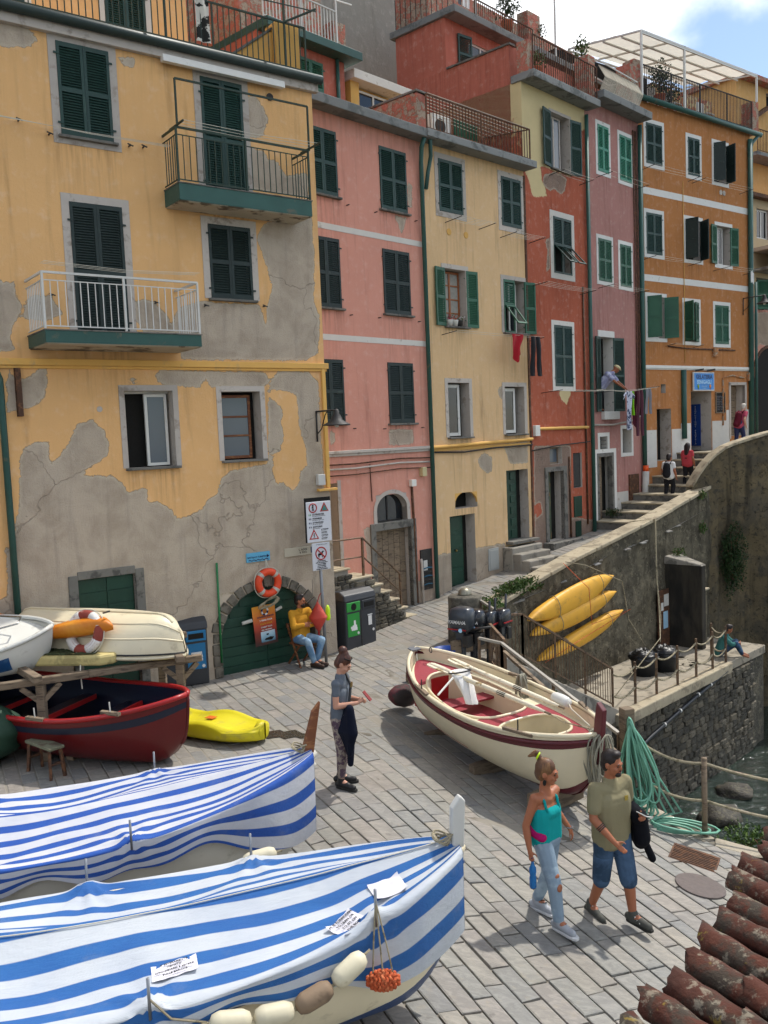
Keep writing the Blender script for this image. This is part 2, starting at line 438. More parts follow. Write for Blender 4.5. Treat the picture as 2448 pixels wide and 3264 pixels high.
# kerb along the quay edge, and the quay wall under it
m_kerb = mat('pale_kerb_stone', '968d7c', .9, .25, 4, .5, 25, c2='7d7566', c2sc=3, dist=.01)
edge = [(10, 9.85), (4.65, 10.5), (3.98, 10.74), (3.14, 12.0), (2.42, 14.2), (2.08, 15.5), (2.06, 17.0), (2.35, 18.7), (2.62, 20.2)]
g = G(); q = G()
for i in range(len(edge) - 1):
    a, b = Vector(edge[i]), Vector(edge[i + 1])
    n = max(1, int((b - a).length / .8))
    for j in range(n):
        p0, p1 = a.lerp(b, j / n), a.lerp(b, (j + 1) / n)
        t = (p1 - p0).normalized(); nn = Vector((-t.y, t.x))       # points to the land side
        s = [p0 + t * .004 - nn * .03, p1 - t * .004 - nn * .03, p1 - t * .004 + nn * .22, p0 + t * .004 + nn * .22]
        zz = [gz(p.x, p.y) + rs.uniform(-.006, .01) for p in s]
        g.add([(p.x, p.y, z - .12) for p, z in zip(s, zz)] + [(p.x, p.y, z + .012) for p, z in zip(s, zz)], [(0, 3, 2, 1), (4, 5, 6, 7), (0, 1, 5, 4), (1, 2, 6, 5), (2, 3, 7, 6), (3, 0, 4, 7)])
    q.add([(a.x, a.y, gz(*a) - .02), (b.x, b.y, gz(*b) - .02), (b.x, b.y, -5.5), (a.x, a.y, -5.5)], [(0, 1, 2, 3)])
ob('kerb', g, m_kerb, plaza, bev=.012)
m_rubble = mat('dark_rubble', '4a463c', .95, .4, 3, .9, 9, c2='625c4d', c2sc=5, dist=.05)
ob('quay_face', q, m_rubble, plaza)

# ------------------------------------------------------------------ house kit
def seg_sd(px, pz, poly):
    P = np.array(poly); Q = np.roll(P, -1, 0)
    d = np.full(px.shape, 1e9); ins = np.zeros(px.shape, bool)
    for (ax, az), (bx, bz) in zip(P, Q):
        ex, ez = bx - ax, bz - az
        t = np.clip(((px - ax) * ex + (pz - az) * ez) / (ex * ex + ez * ez + 1e-12), 0, 1)
        d = np.minimum(d, np.hypot(px - ax - t * ex, pz - az - t * ez))
        c = ((az > pz) != (bz > pz)) & (px < (bx - ax) * (pz - az) / (bz - az + 1e-12) + ax)
        ins ^= c
    return np.where(ins, -d, d)
def lines(a, b, cuts, step):
    L = sorted({a, b, *[c for c in cuts if a < c < b]}); out = [L[0]]
    for p, q in zip(L, L[1:]):
        n = max(1, round((q - p) / step)); out += [p + (q - p) * (i + 1) / n for i in range(n)]
    return np.array(out)
def facade(name, parent, u0, u1, z0, z1, ops, mats, polys=(), polys2=(), step=.1, depth=.22, thick=6.0, y=0.0, base=1.0):
    """front wall with real window openings (u0,u1,z0,z1[,depth]), reveals, and closed sides, top and back"""
    U = lines(u0, u1, [c for o in ops for c in o[:2]], step); Z = lines(z0, z1, [c for o in ops for c in o[2:4]], step)
    nu, nz = len(U), len(Z)
    uu, zz = np.meshgrid(U, Z, indexing='ij')
    uc, zc = (U[:-1] + U[1:]) / 2, (Z[:-1] + Z[1:]) / 2
    keep = np.ones((nu - 1, nz - 1), bool)
    for o in ops:
        keep &= ~(((uc > o[0]) & (uc < o[1]))[:, None] & ((zc > o[2]) & (zc < o[3]))[None, :])
    g = G()
    g.v = [(float(a), y, float(b)) for a, b in zip(uu.ravel(), zz.ravel())]
    ii, jj = np.nonzero(keep)
    g.f = [(i * nz + j, (i + 1) * nz + j, (i + 1) * nz + j + 1, i * nz + j + 1) for i, j in zip(ii.tolist(), jj.tolist())]
    g.m = [0] * len(g.f)
    for o in ops:
        dd = o[4] if len(o) > 4 else depth
        a, b, c, e = o[:4]
        g.add([(a, y, c), (b, y, c), (b, y, e), (a, y, e), (a, y + dd, c), (b, y + dd, c), (b, y + dd, e), (a, y + dd, e)], [(0, 1, 5, 4), (1, 2, 6, 5), (2, 3, 7, 6), (3, 0, 4, 7)], 1)
        g.add([(a, y + dd, c), (b, y + dd, c), (b, y + dd, e), (a, y + dd, e)], [(0, 1, 2, 3)], 2)
    T = y + thick
    g.add([(u0, y, z0), (u0, T, z0), (u0, T, z1), (u0, y, z1)], [(0, 1, 2, 3)])
    g.add([(u1, y, z0), (u1, y, z1), (u1, T, z1), (u1, T, z0)], [(0, 1, 2, 3)])
    g.add([(u0, y, z1), (u1, y, z1), (u1, T, z1), (u0, T, z1)], [(0, 1, 2, 3)])
    g.add([(u0, T, z0), (u1, T, z0), (u1, T, z1), (u0, T, z1)], [(3, 2, 1, 0)])
    o = ob(name, g, mats, parent, fix=False)
    P = np.array(g.v); d = np.full(len(P), base)
    for s, p in polys:
        e = seg_sd(P[:, 0], P[:, 2], p)
        d = np.minimum(d, e) if s == '-' else np.maximum(d, -e)
    o.data.attributes.new('peel', 'FLOAT', 'POINT').data.foreach_set('value', d.astype(np.float32))
    dr = .55 * np.exp(-(z1 - P[:, 2]) / .5)
    for q in ops:
        w = (q[1] - q[0]) / 2 + .12; below = q[2] - P[:, 2]
        e = np.exp(-(np.abs(P[:, 0] - (q[0] + q[1]) / 2) / w) ** 6) * np.where(below > -.02, np.exp(-np.maximum(below, 0) / .65), 0)
        dr = np.maximum(dr, e)
    o.data.attributes.new('drip', 'FLOAT', 'POINT').data.foreach_set('value', dr.astype(np.float32))
    d2 = np.full(len(P), 1.0)
    for s, p in polys2:
        e = seg_sd(P[:, 0], P[:, 2], p); d2 = np.minimum(d2, e) if s == '-' else np.maximum(d2, -e)
    o.data.attributes.new('peel2', 'FLOAT', 'POINT').data.foreach_set('value', d2.astype(np.float32))
    return o
LEAF = {}
def leaf_mesh(w, h, sgn, m, plain=False, cut=None):
    key = (round(w, 2), round(h, 2), sgn, m.name, plain, cut)
    if key in LEAF: return LEAF[key]
    s = .05; g = G(); X = lambda a, b: (min(a * sgn, b * sgn), max(a * sgn, b * sgn))
    rails = [(0, .085), (h * .47, h * .47 + .075), (h - .075, h)]
    for a, b in ((0, s), (w - s, w)): x = X(a, b); g.box(x[0], x[1], -.019, .019, 0, h)
    for a, b in rails: x = X(s, w - s); g.box(x[0], x[1], -.017, .017, a, b)
    for zz in (h * .12, h * .86): x = X(-.05, .05); g.box(x[0], x[1], -.03, -.02, zz, zz + .03)
    sl = G()
    for (a, b) in ((rails[0][1], rails[1][0]), (rails[1][1], rails[2][0])):
        if plain:
            x = X(s, w - s); sl.box(x[0], x[1], -.006, .006, a, b); continue
        n = max(3, int((b - a) / .042))
        for i in range(n):
            zc = a + (b - a) * (i + .5) / n; x = X(s - .002, w - s + .002)
            sl.add([(x[0], -.016, zc - .022), (x[1], -.016, zc - .022), (x[1], .013, zc + .018), (x[0], .013, zc + .018), (x[0], -.012, zc - .028), (x[1], -.012, zc - .028), (x[1], .017, zc + .012), (x[0], .017, zc + .012)], [(0, 1, 2, 3), (4, 7, 6, 5), (0, 4, 5, 1), (3, 2, 6, 7)])
    LEAF[key] = (g.mesh('shutter', m), sl.mesh('slats', m, fix=False))
    return LEAF[key]
def leaf(root, u, z0, w, h, sgn, m, ang=0, y=-.005, plain=False):
    a, b = leaf_mesh(w, h, sgn, m, plain)
    o = ob('shutter', a, None, root, loc=(u, y, z0), rz=R(-ang * sgn))
    ob('slats', b, None, o, kind='stuff')
    return o
def shutters(root, u0, u1, z0, z1, m, aL=0, aR=0, y=-.005, plain=False):
    w = (u1 - u0) / 2 - .004
    leaf(root, u0 + .002, z0 + .005, w, z1 - z0 - .01, 1, m, aL, y, plain)
    leaf(root, u1 - .002, z0 + .005, w, z1 - z0 - .01, -1, m, aR, y, plain)
def sill(root, u0, u1, z, m=None, out=.09, t=.045, over=.06):
    ob('sill', G().box(u0 - over, u1 + over, -out, .05, z - t, z), m or m_slate, root, bev=.008)
def surround(root, u0, u1, z0, z1, w=.12, m=None, bottom=True, out=.012):
    g = G(); b = z0 - (w if bottom else 0)
    g.box(u0 - w, u0, -out, .002, b, z1 + w); g.box(u1, u1 + w, -out, .002, b, z1 + w); g.box(u0, u1, -out, .002, z1, z1 + w)
    if bottom: g.box(u0, u1, -out, .002, b, z0)
    ob('window_surround', g, m or m_trim, root)
def window(root, u0, u1, z0, z1, y=.12, m=None, mull=1, trans=(), bw=.05, pm=None):
    m = m or m_white; g = G()
    g.box(u0, u0 + bw, y, y + .05, z0, z1); g.box(u1 - bw, u1, y, y + .05, z0, z1)
    g.box(u0 + bw, u1 - bw, y, y + .05, z0, z0 + bw); g.box(u0 + bw, u1 - bw, y, y + .05, z1 - bw, z1)
    us = [u0 + bw + (u1 - u0 - 2 * bw) * i / (mull + 1) for i in range(mull + 2)]
    for u in us[1:-1]: g.box(u - bw * .6, u + bw * .6, y - .004, y + .046, z0 + bw, z1 - bw)
    zs = [z0 + bw] + [z0 + (z1 - z0) * t for t in trans] + [z1 - bw]
    for z in zs[1:-1]: g.box(u0 + bw, u1 - bw, y + .004, y + .04, z - .018, z + .018)
    o = ob('window', g, m, root, bev=.004)
    for a, b in zip(us, us[1:]):
        for c, e in zip(zs, zs[1:]): ob('pane', G().box(a, b, y + .02, y + .026, c, e), pm or m_glass, o)
    return o
def panel_door(root, u0, u1, z0, z1, y, m, rowsn=4, cols=1, name='door', planks=False):
    o = ob(name, G().box(u0, u1, y, y + .05, z0, z1), m, root, bev=.006)
    n = rowsn; mx = .07
    for c in range(cols):
        a = u0 + (u1 - u0) * c / cols; b = u0 + (u1 - u0) * (c + 1) / cols
        for i in range(n):
            c0 = z0 + (z1 - z0) * i / n; c1 = z0 + (z1 - z0) * (i + 1) / n
            if planks: ob('plank', G().box(a + .012, b - .012, y - .016, y - .001, c0 + .006, c1 - .006), m, o, bev=.004)
            else: ob('panel', G().box(a + mx, b - mx, y - .02, y - .001, c0 + mx * .8, c1 - mx * .8), m, o, bev=.012)
    return o
def pipe(root, pts, r, m, name='drainpipe', n=10):
    o = ob(name, G().tube(pts, r, n), m, root, smooth=True)
    return o
def house(name, label, P, az, cat='house', group=None):
    return thing(name, label, cat, (P[0], P[1], 0), R(90 - az), group)
def dryer(root, u, z, n=5, L=1.3, out=.55, name='drying_line'):
    """two iron arms with washing lines strung between them"""
    g = G()
    for a in (u, u + L): g.bar((a, 0, z - .05), (a, -out, z), .015)
    o = ob('drying_arm', g, m_iron, root)
    for i in range(n):
        y = -out * (i + 1) / n
        ob('cord', G().tube([(u, y, z + .015), (u + L / 2, y, z - .005), (u + L, y, z + .015)], .0045, 4), m_line, o)
    return o
# ------------------------------------------------------------------ the houses
m_bare = mat('bare_render', 'b8a996', .95, .2, 2, .6, 25, c2='94866f', c2sc=3, dist=.012)
def railing(parent, u0, u1, y, z0, z1, m, step=.11, post=.9, r=.008, name='railing', bars=True, mid=None):
    """iron railing along the front: top rail, posts and separate bars"""
    g = G().bar((u0, y, z1), (u1, y, z1), .035, .03).bar((u0, y, z0 + .06), (u1, y, z0 + .06), .025, .02)
    n = max(1, round((u1 - u0) / post))
    for i in range(n + 1):
        u = u0 + (u1 - u0) * i / n; g.bar((u, y, z0), (u, y, z1), .03)
    if mid: g.bar((u0, y, mid), (u1, y, mid), .025, .02)
    o = ob(name, g, m, parent)
    if bars:
        nb = max(2, round((u1 - u0) / step))
        me = G().bar((0, 0, z0 + .06), (0, 0, (mid or z1) - .01), 2 * r).mesh('baluster', m)
        for i in range(1, nb): ob('baluster', me, None, o, loc=(u0 + (u1 - u0) * i / nb, y, 0))
    return o

# --- the ochre house with the flaking front
H = house('ochre_house', 'ochre yellow house with large patches of flaked plaster and two balconies', (-1.08, 18.08), 53.8)
PY = [('-', [(-7.5,2.6),(-6.2,2.9),(-6.05,3.6),(-5.99,4.28),(-5.93,4.48),(-5.79,4.57),(-5.51,4.58),(-5.5,4.22),(-5.43,4.28),(-5.36,4.3),(-5.3,4.38),(-5.18,4.55),(-5.12,4.72),(-4.99,4.86),(-4.74,4.94),(-4.67,4.82),(-4.57,4.76),(-4.54,4.6),(-4.48,4.52),(-4.53,4.31),(-4.72,4.17),(-4.86,4.11),(-5.0,4.01),(-4.8,3.96),(-4.48,3.95),(-4.3,3.79),(-4.22,3.62),(-4.12,3.67),(-3.93,3.69),(-3.86,3.65),(-3.86,3.46),(-3.64,3.41),(-3.45,3.28),(-3.3,3.08),(-3.06,3.15),(-2.78,3.26),(-2.75,3.38),(-2.49,3.51),(-2.43,3.74),(-2.25,3.89),(-1.9,3.93),(-1.4,4.0),(-1.31,5.43),(-1.26,5.56),(-1.08,5.79),(-.4,5.79),(-.16,5.57),(-.14,3.43),(.1,3.3),(.1,-1),(-8,-1)]),
 ('+', [(-1.29,4.16),(-1.31,3.79),(-1.24,3.59),(-1.09,3.62),(-.87,3.46),(-.71,3.59),(-.65,3.84),(-.53,3.91),(-.53,4.25),(-.65,4.66),(-.68,5.08),(-.69,5.32),(-.94,5.4),(-1.26,5.42),(-1.34,5.31),(-1.28,5.24),(-1.14,5.2),(-1.01,5.0),(-1.07,4.8),(-1.02,4.51),(-1.13,4.23)]),
 ('-', [(-3.59,5.67),(-3.44,5.8),(-3.05,5.77),(-2.39,5.77),(-1.38,5.76),(-1.26,5.56),(-1.54,5.39),(-2.32,5.49),(-2.49,5.45),(-2.63,5.64),(-2.74,5.45),(-3.11,5.49),(-3.38,5.51),(-3.54,5.56)]),
 ('-', [(-3.07,5.97),(-3.04,6.2),(-3.13,6.38),(-3.19,6.64),(-3.1,6.86),(-2.64,7.04),(-2.39,7.03),(-1.48,7.04),(-1.4,7.03),(-1.3,6.66),(-1.24,7.03),(-1.11,7.32),(-1.11,7.41),(-1.15,7.55),(-1.25,7.92),(-1.4,8.28),(-1.22,8.56),(-.45,8.84),(-.12,8.88),(-.1,7.9),(-.14,7.62),(-.17,7.13),(-.06,6.89),(-.13,6.15),(-.38,6.0),(-1.68,5.98)]),
 ('-', [(-7.6,7.2),(-5.86,7.16),(-5.86,6.99),(-5.76,6.8),(-5.86,6.56),(-5.99,6.29),(-5.94,6.06),(-7.6,5.98)]),
 ('-', [(-5.68,6.94),(-5.3,6.99),(-5.13,6.69),(-5.42,6.55),(-5.77,6.6)]),
 ('-', [(-3.86,6.97),(-3.71,7.01),(-3.48,6.97),(-3.34,6.81),(-3.16,6.53),(-3.13,6.42),(-3.71,6.4),(-3.89,6.64)]),
 ('-', [(-6.05,5.76),(-5.91,5.59),(-5.74,5.66),(-5.53,5.83),(-5.44,5.83),(-5.47,5.49),(-5.52,5.28),(-5.72,5.15),(-6.13,5.06),(-6.11,5.49)]),
 ('-', [(-4.18,5.58),(-3.99,5.64),(-3.88,5.56),(-4.0,5.52)]),
 ('-', [(-7.0,11.5),(-5.54,11.27),(-5.33,11.19),(-5.19,11.04),(-5.41,10.9),(-5.66,10.83),(-7.0,10.86)]),
 ('-', [(-3.9,11.08),(-3.58,11.13),(-3.6,10.96),(-3.77,10.94)]),
 ('-', [(-1.54,10.84),(-1.24,10.93),(-1.05,10.68),(-1.01,10.5),(-1.12,10.23),(-1.29,10.12),(-1.5,10.13)]),
 ('-', [(-1.3,9.94),(-1.13,9.93),(-1.06,9.79),(-.88,9.78),(-.76,9.61),(-.68,9.55),(-.18,9.65),(-.17,9.16),(-1.52,9.18),(-1.51,10.02)]),
 ('+', [(-7.6,2.0),(-6.35,2.05),(-6.3,2.75),(-6.5,3.25),(-7.6,3.3)])]
yops = [(-4.94, -4.06, 9.61, 11.12), (-2.39, -1.55, 8.93, 11.06), (-4.9, -4.0, 6.29, 8.55), (-2.40, -1.53, 7.10, 8.45), (-4.17, -3.28, 4.06, 5.41, .3), (-2.32, -1.5, 4.10, 5.39, .3), (-5.2, -4.19, -.05, 2.2, .2), (-2.61, -.53, -.05, 1.6, .25)]
facade('wall', H, -8.5, 0, -.4, 11.42, yops, [m_yplas, m_trim, m_dark], PY, step=.07)
for a in (yops[0], yops[3]): sill(H, a[0], a[1], a[2])
for a in yops[:4]: surround(H, *a[:4], w=.13, bottom=a is yops[0])
shutters(H, *yops[0][:4], m_green); shutters(H, *yops[1][:4], m_green); shutters(H, *yops[2][:4], m_green2); shutters(H, *yops[3][:4], m_green2)
# lower windows: one with a sash pushed open, one with a paned brown casement
for a in (yops[4], yops[5]):
    surround(H, *a[:4], w=.1, bottom=False, m=m_trim); sill(H, a[0], a[1], a[2], out=.1)
a = yops[4]; window(H, a[0] + .42, a[1] - .05, a[2] + .02, a[3] - .05, y=.17, mull=0, pm=m_blueglass)
ob('window_frame', G().box(a[0] + .02, a[0] + .05, .2, .26, a[2], a[3]).box(a[0] + .05, a[1], .2, .26, a[3] - .04, a[3]), m_white, H)
a = yops[5]; window(H, a[0] + .03, a[1] - .12, a[2] + .03, a[3] - .06, y=.2, m=m_brownwood, mull=0, trans=(.36, .66), pm=m_blueglass)
# green plank door with a stone frame; arched boathouse door
ob('door_frame', G().box(-5.36, -5.2, -.03, .08, 0, 2.28).box(-4.19, -4.03, -.03, .08, 0, 2.28).box(-5.2, -4.19, -.03, .08, 2.2, 2.34), m_slate, H, bev=.01)
panel_door(H, -5.19, -4.2, 0, 2.19, .08, m_doorgreen, 9, 2, planks=True)
AC, AA, AB, AZ = -1.57, 1.03, .95, .66
arc = [(AC + AA * math.cos(t), AZ + AB * math.sin(t)) for t in np.linspace(PI, 0, 25)]
g = G(); tp = 1.66
for i in range(24):
    p, q = arc[i], arc[i + 1]
    g.add([(p[0], .002, p[1]), (q[0], .002, q[1]), (q[0], .002, tp), (p[0], .002, tp), (p[0], .22, p[1]), (q[0], .22, q[1])], [(0, 1, 2, 3), (0, 4, 5, 1)])
ob('arch_infill', g, m_bare, H)
d = ob('boathouse_door', G().prism(arc + [(AC + AA, -.05), (AC - AA, -.05)], .13, .18), m_doorgreen, H)
for i in range(9):
    z0, z1 = -.04 + i * .187, -.04 + (i + 1) * .187 - .012
    def hw(z): return AA * (1 if z < AZ else math.sqrt(max(0, 1 - ((z - AZ) / AB) ** 2))) - .02
    w = min(hw(z0), hw(z1))
    if w > .1:
        ob('plank', G().box(AC - w, AC - .006, .11, .131, z0, z1), m_doorgreen, d, bev=.004); ob('plank', G().box(AC + .006, AC + w, .11, .131, z0, z1), m_doorgreen, d, bev=.004)
m_vous = mat('arch_stone', '6a6459', .92, .35, 6, .7, 14, c2='4c483f', c2sc=5, dist=.02)
for i in range(17):
    t0, t1 = PI - PI * i / 17 - .014, PI - PI * (i + 1) / 17 + .014; ro = rs.uniform(.17, .23); pr = rs.uniform(.03, .055)
    pts = [(AC + AA * math.cos(t0), AZ + AB * math.sin(t0)), (AC + AA * math.cos(t1), AZ + AB * math.sin(t1)), (AC + (AA + ro) * math.cos(t1), AZ + (AB + ro) * math.sin(t1)), (AC + (AA + ro) * math.cos(t0), AZ + (AB + ro) * math.sin(t0))]
    ob('arch_stone', G().prism(pts, -pr, .2), m_vous, H, bev=.02)
for i in range(3):
    for s in (-1, 1):
        ob('arch_stone', G().box(*sorted((AC + s * AA, AC + s * (AA + rs.uniform(.15, .22)))), -.04, .2, .22 * i, .22 * (i + 1) - .015), m_vous, H, bev=.02)
# string course, conduit, gutter, pipes
m_ypaint = mat('ochre_paint', 'd3a458', .8, .12, 4, .15, 30, c2='c09c68', c2sc=3, c2lo=.55, c2hi=.75)
ob('string_course', G().box(-8.5, .06, -.07, .01, 5.83, 5.94).box(-8.5, .03, -.04, .01, 5.78, 5.83), m_ypaint, H, bev=.008)
ob('conduit', G().box(-.1, -.02, -.06, .0, 3.45, 5.83).box(-.32, .12, -.1, .0, 3.38, 3.43), m_ypaint, H, bev=.006)
ob('junction_box', G().box(-.33, -.16, -.1, .0, 3.5, 3.72), m_white, H, bev=.01)
ob('cornice', G().box(-8.5, .1, -.1, .02, 11.2, 11.36), m_trim, H, bev=.01)
pipe(H, [(-8.5, -.16, 11.42), (.14, -.16, 11.42)], .085, mat('gutter_dark_green', '263430', .5, .2, 4, .1), 'gutter', 12)
pipe(H, [(-6.22, -.08, -.05), (-6.22, -.08, 5.6), (-6.26, -.1, 5.75), (-6.9, -.1, 5.8)], .055, m_teal)
pipe(H, [(-2.64, -.05, .3), (-2.63, -.05, 2.2)], .022, mat('bright_green_pole', '1f6b3c', .5, .2, 4, .1), 'green_pole', 8)
ob('bracket', G().box(-5.98, -5.9, -.12, .02, 5.0, 5.78), m_rust, H)
ob('awning_box', G().prism([(0, 0), (.13, .01), (.14, .1), (.02, .13)], -3.15, -.71, 'YZ').xf(Matrix.Translation((0, -.2, 11.1))), m_white, H, bev=.01)
ob('vent', G().lathe([(.07, -.02), (.07, .02)], 14, axis='Y', at=(-.95, 0, 10.95)), m_iron, H)
ob('vent', G().lathe([(.05, -.008), (.05, .02)], 14, axis='Y', at=(-4.62, 0, 5.1)), m_trim, H)
for u, z in ((-5.62, 9.72), (-5.15, 9.58), (-3.8, 9.6), (-5.3, 6.98), (-3.5, 6.95), (-2.55, 6.95), (-1.33, 7.0), (-6.15, 9.7), (-3.55, 9.62)):
    ob('iron_hook', G().bar((u, .0, z), (u, -.1, z), .02).bar((u - .05, -.09, z + .02), (u + .05, -.09, z - .01), .018), m_iron, H)
def balcony(u0, u1, out, zt, th, zr, m, mslab, label=None, step=.12):
    b = ob('balcony', G().box(u0, u1, -out, .0, zt - th, zt - .03), mslab, H, bev=.015, label=label)
    ob('edge_band', G().box(u0 - .012, u1 + .012, -out - .015, -out, zt - th + .02, zt).box(u0 - .015, u0, -out, -.001, zt - th + .02, zt).box(u1, u1 + .015, -out, -.001, zt - th + .02, zt), m_teal, b)
    ob('slab_top', G().box(u0 - .03, u1 + .03, -out - .03, -.001, zt, zt + .02), m_slate, b, bev=.005)
    o = out - .02; zb = zt + .03; g = G()
    for p, q in (((u0, -o), (u1, -o)), ((u0, -o), (u0, -.02)), ((u1, -o), (u1, -.02))):
        g.bar((p[0], p[1], zr), (q[0], q[1], zr), .03, .035); g.bar((p[0], p[1], zr - .12), (q[0], q[1], zr - .12), .016, .016); g.bar((p[0], p[1], zb + .04), (q[0], q[1], zb + .04), .018, .018)
    for u in (u0, (u0 + u1) / 2, u1): g.bar((u, -o, zb), (u, -o, zr), .034)
    ob('rail', g, m, b)
    me = G().bar((0, 0, zb + .03), (0, 0, zr - .12), .013).mesh('baluster', m)
    n = round((u1 - u0) / step)
    for i in range(1, n):
        if abs(i / n - .5) > .01: ob('baluster', me, None, b, loc=(u0 + (u1 - u0) * i / n, -o, 0))
    k = round(out / .1)
    for i in range(1, k):
        for u in (u0, u1): ob('baluster', me, None, b, loc=(u, -o + (o - .02) * i / k, 0))
    return b
m_grail = mat('dark_green_iron', '24382c', .5, .25, 6, .1, 50, c2='4b3f2f', c2sc=8, c2lo=.6, c2hi=.75)
m_soffit = mat('stained_soffit', 'a59a87', .9, .3, 2, .4, 14, c2='5f5445', c2sc=2.2, c2lo=.5, c2hi=.6, dist=.01)
balcony(-5.7, -3.12, .97, 6.29, .21, 7.18, m_white, m_soffit, 'white railed lower balcony')
b2 = balcony(-3.18, -.53, .62, 8.92, .3, 9.86, m_grail, m_soffit, 'green railed upper balcony')
o = .6
ob('drying_frame', G().bar((-3.15, -o, 9.86), (-3.15, -o, 10.67), .03).bar((-.5, -o, 9.86), (-.5, -o, 10.67), .03).bar((-3.15, -o, 10.67), (-.5, -o, 10.67), .03).bar((-3.15, .3 - o, 9.9), (-3.15, -o - .25, 9.9), .028).bar((-.5, .3 - o, 9.9), (-.5, -o - .4, 9.9), .028), m_grail, b2)
for i in range(4):
    ob('cord', G().tube([(-3.15, -o - .22 + .13 * i, 9.92), (-1.8, -o - .22 + .13 * i, 9.9), (-.5, -o - .3 + .15 * i, 9.92)], .005, 4), m_line, b2)
for i in range(3): ob('cord', G().tube([(-6.6, -.12, 9.75 - .02 * i), (-4.5, -.14 - .03 * i, 9.66), (-3.2, -.3 - .05 * i, 9.6)], .004, 4), m_line, H)
for i in range(3): ob('cord', G().tube([(-5.7, -.9 - .1 * i, 7.32), (-4.4, -.9 - .1 * i, 7.27), (-3.12, -.9 - .1 * i, 7.32)], .004, 4), m_line, H)
# roof terrace: green railing, upper storey set back behind it
railing(H, -8, -.15, -.08, 11.5, 12.36, m_grail, .115, 1.95)
ob('drying_frame', G().bar((-3.0, -.08, 12.36), (-2.5, -.55, 12.36), .03).bar((-.62, -.08, 12.36), (-.2, -.6, 12.5), .03).bar((-2.5, -.55, 12.36), (-.2, -.6, 12.45), .016), m_grail, H)
for u in (-3.02, -.6): ob('rail_post', G().bar((u, -.08, 11.45), (u, -.08, 13.2), .035), m_grail, H)
facade('upper_wall', H, -8.5, -1.62, 11.4, 15.2, [(-3.3, -2.5, 11.5, 13.4), (-5.75, -4.8, 11.5, 13.4)], [m_yplas, m_trim, m_dark], [('-', [(-2.2, 12.2), (-1.75, 12.35), (-1.9, 12.0)])], step=.2, y=2.0, thick=4)
for a in ((-3.3, -2.5), (-5.75, -4.8)):
    shutters(H, a[0], a[1], 11.5, 13.4, m_green, y=1.99)
for u in (-3.42, -2.5, -4.8): ob('upper_trim', G().box(u, u + .12, 1.98, 2.0, 11.42, 13.5), m_whtrim, H)
ob('terrace_pillar', G().box(-.72, -.2, .05, .45, 11.42, 12.42), m_ypaint, H, bev=.01)
ob('stair_parapet', G().prism([(-1.9, 11.42), (-.72, 11.42), (-.72, 12.3)], .2, .4), m_ypaint, H, bev=.01)
ob('stair_coping', G().bar((-1.9, .3, 11.45), (-.72, .3, 12.33), .26, .04), m_slate, H)
g = G()
for i in range(13): g.box(-8.5, -.2, .0, .3, 11.4, 11.41) if i == 0 else None
ob('hanging_cloth', G().grid(lambda a, b: (-2.45 + .28 * a, -.1 - .02 * math.sin(9 * a + 4 * b), 11.62 + .95 * b), 10, 14), mat('towel_black_white', 'cfcabd', .95, .2, 5, .2, 60, c2='22221f', c2sc=2.2, c2lo=.52, c2hi=.55), H, smooth=True)

# --- salmon pink house, set back a little
Hp = house('pink_house', 'salmon pink house with dark green shutters and two white bands', (-1.67, 18.89), 43.6)
pops = [(.55, 1.38, 9.65, 11.04), (2.74, 3.65, 9.63, 11.04), (.52, 1.34, 7.26, 8.76), (2.72, 3.64, 7.26, 8.74), (.5, 1.29, 4.75, 6.15), (2.74, 3.62, 4.72, 6.14), (2.17, 3.22, 2.4, 3.06, .25), (2.1, 3.32, .2, 2.24, .3), (.15, .95, 1.5, 3.44, .5)]
facade('wall', Hp, -.7, 4.19, -.5, 11.4, pops, [m_pplas, m_trim, m_dark], [('-', [(2.7,4.59),(3.57,4.57),(3.55,4.2),(2.68,4.21)]), ('-', [(.78,4.62),(.97,4.55),(.94,4.32),(.82,4.26)]), ('-', [(3.68,10.39),(3.85,10.35),(3.84,9.83),(3.7,9.8)]), ('-', [(3.15,9.52),(3.63,9.57),(3.56,9.41),(3.43,9.1),(3.31,9.38)]), ('-', [(1.72,2.36),(2.11,2.36),(1.96,1.54),(1.82,1.56)]), ('-', [(-.5,.9),(1.2,1.1),(1.7,.8),(4.3,.9),(4.3,-1),(-1,-1)])], step=.09)
for i, a in enumerate(pops[:6]):
    shutters(Hp, *a[:4], m_green if i < 2 else m_green2); sill(Hp, a[0], a[1], a[2])
    for u in (a[0] - .22, a[1] + .25): ob('iron_hook', G().bar((u, 0, a[2] - .12), (u, -.09, a[2] - .12), .02), m_iron, Hp)
for z in (8.93, 6.56): ob('band', G().box(-.7, 4.18, -.008, .002, z, z + .13), m_whtrim, Hp)
ob('string_course', G().box(-.7, 4.2, -.09, .01, 4.08, 4.15).box(-.7, 4.2, -.05, .01, 4.02, 4.08), m_trim, Hp, bev=.01)
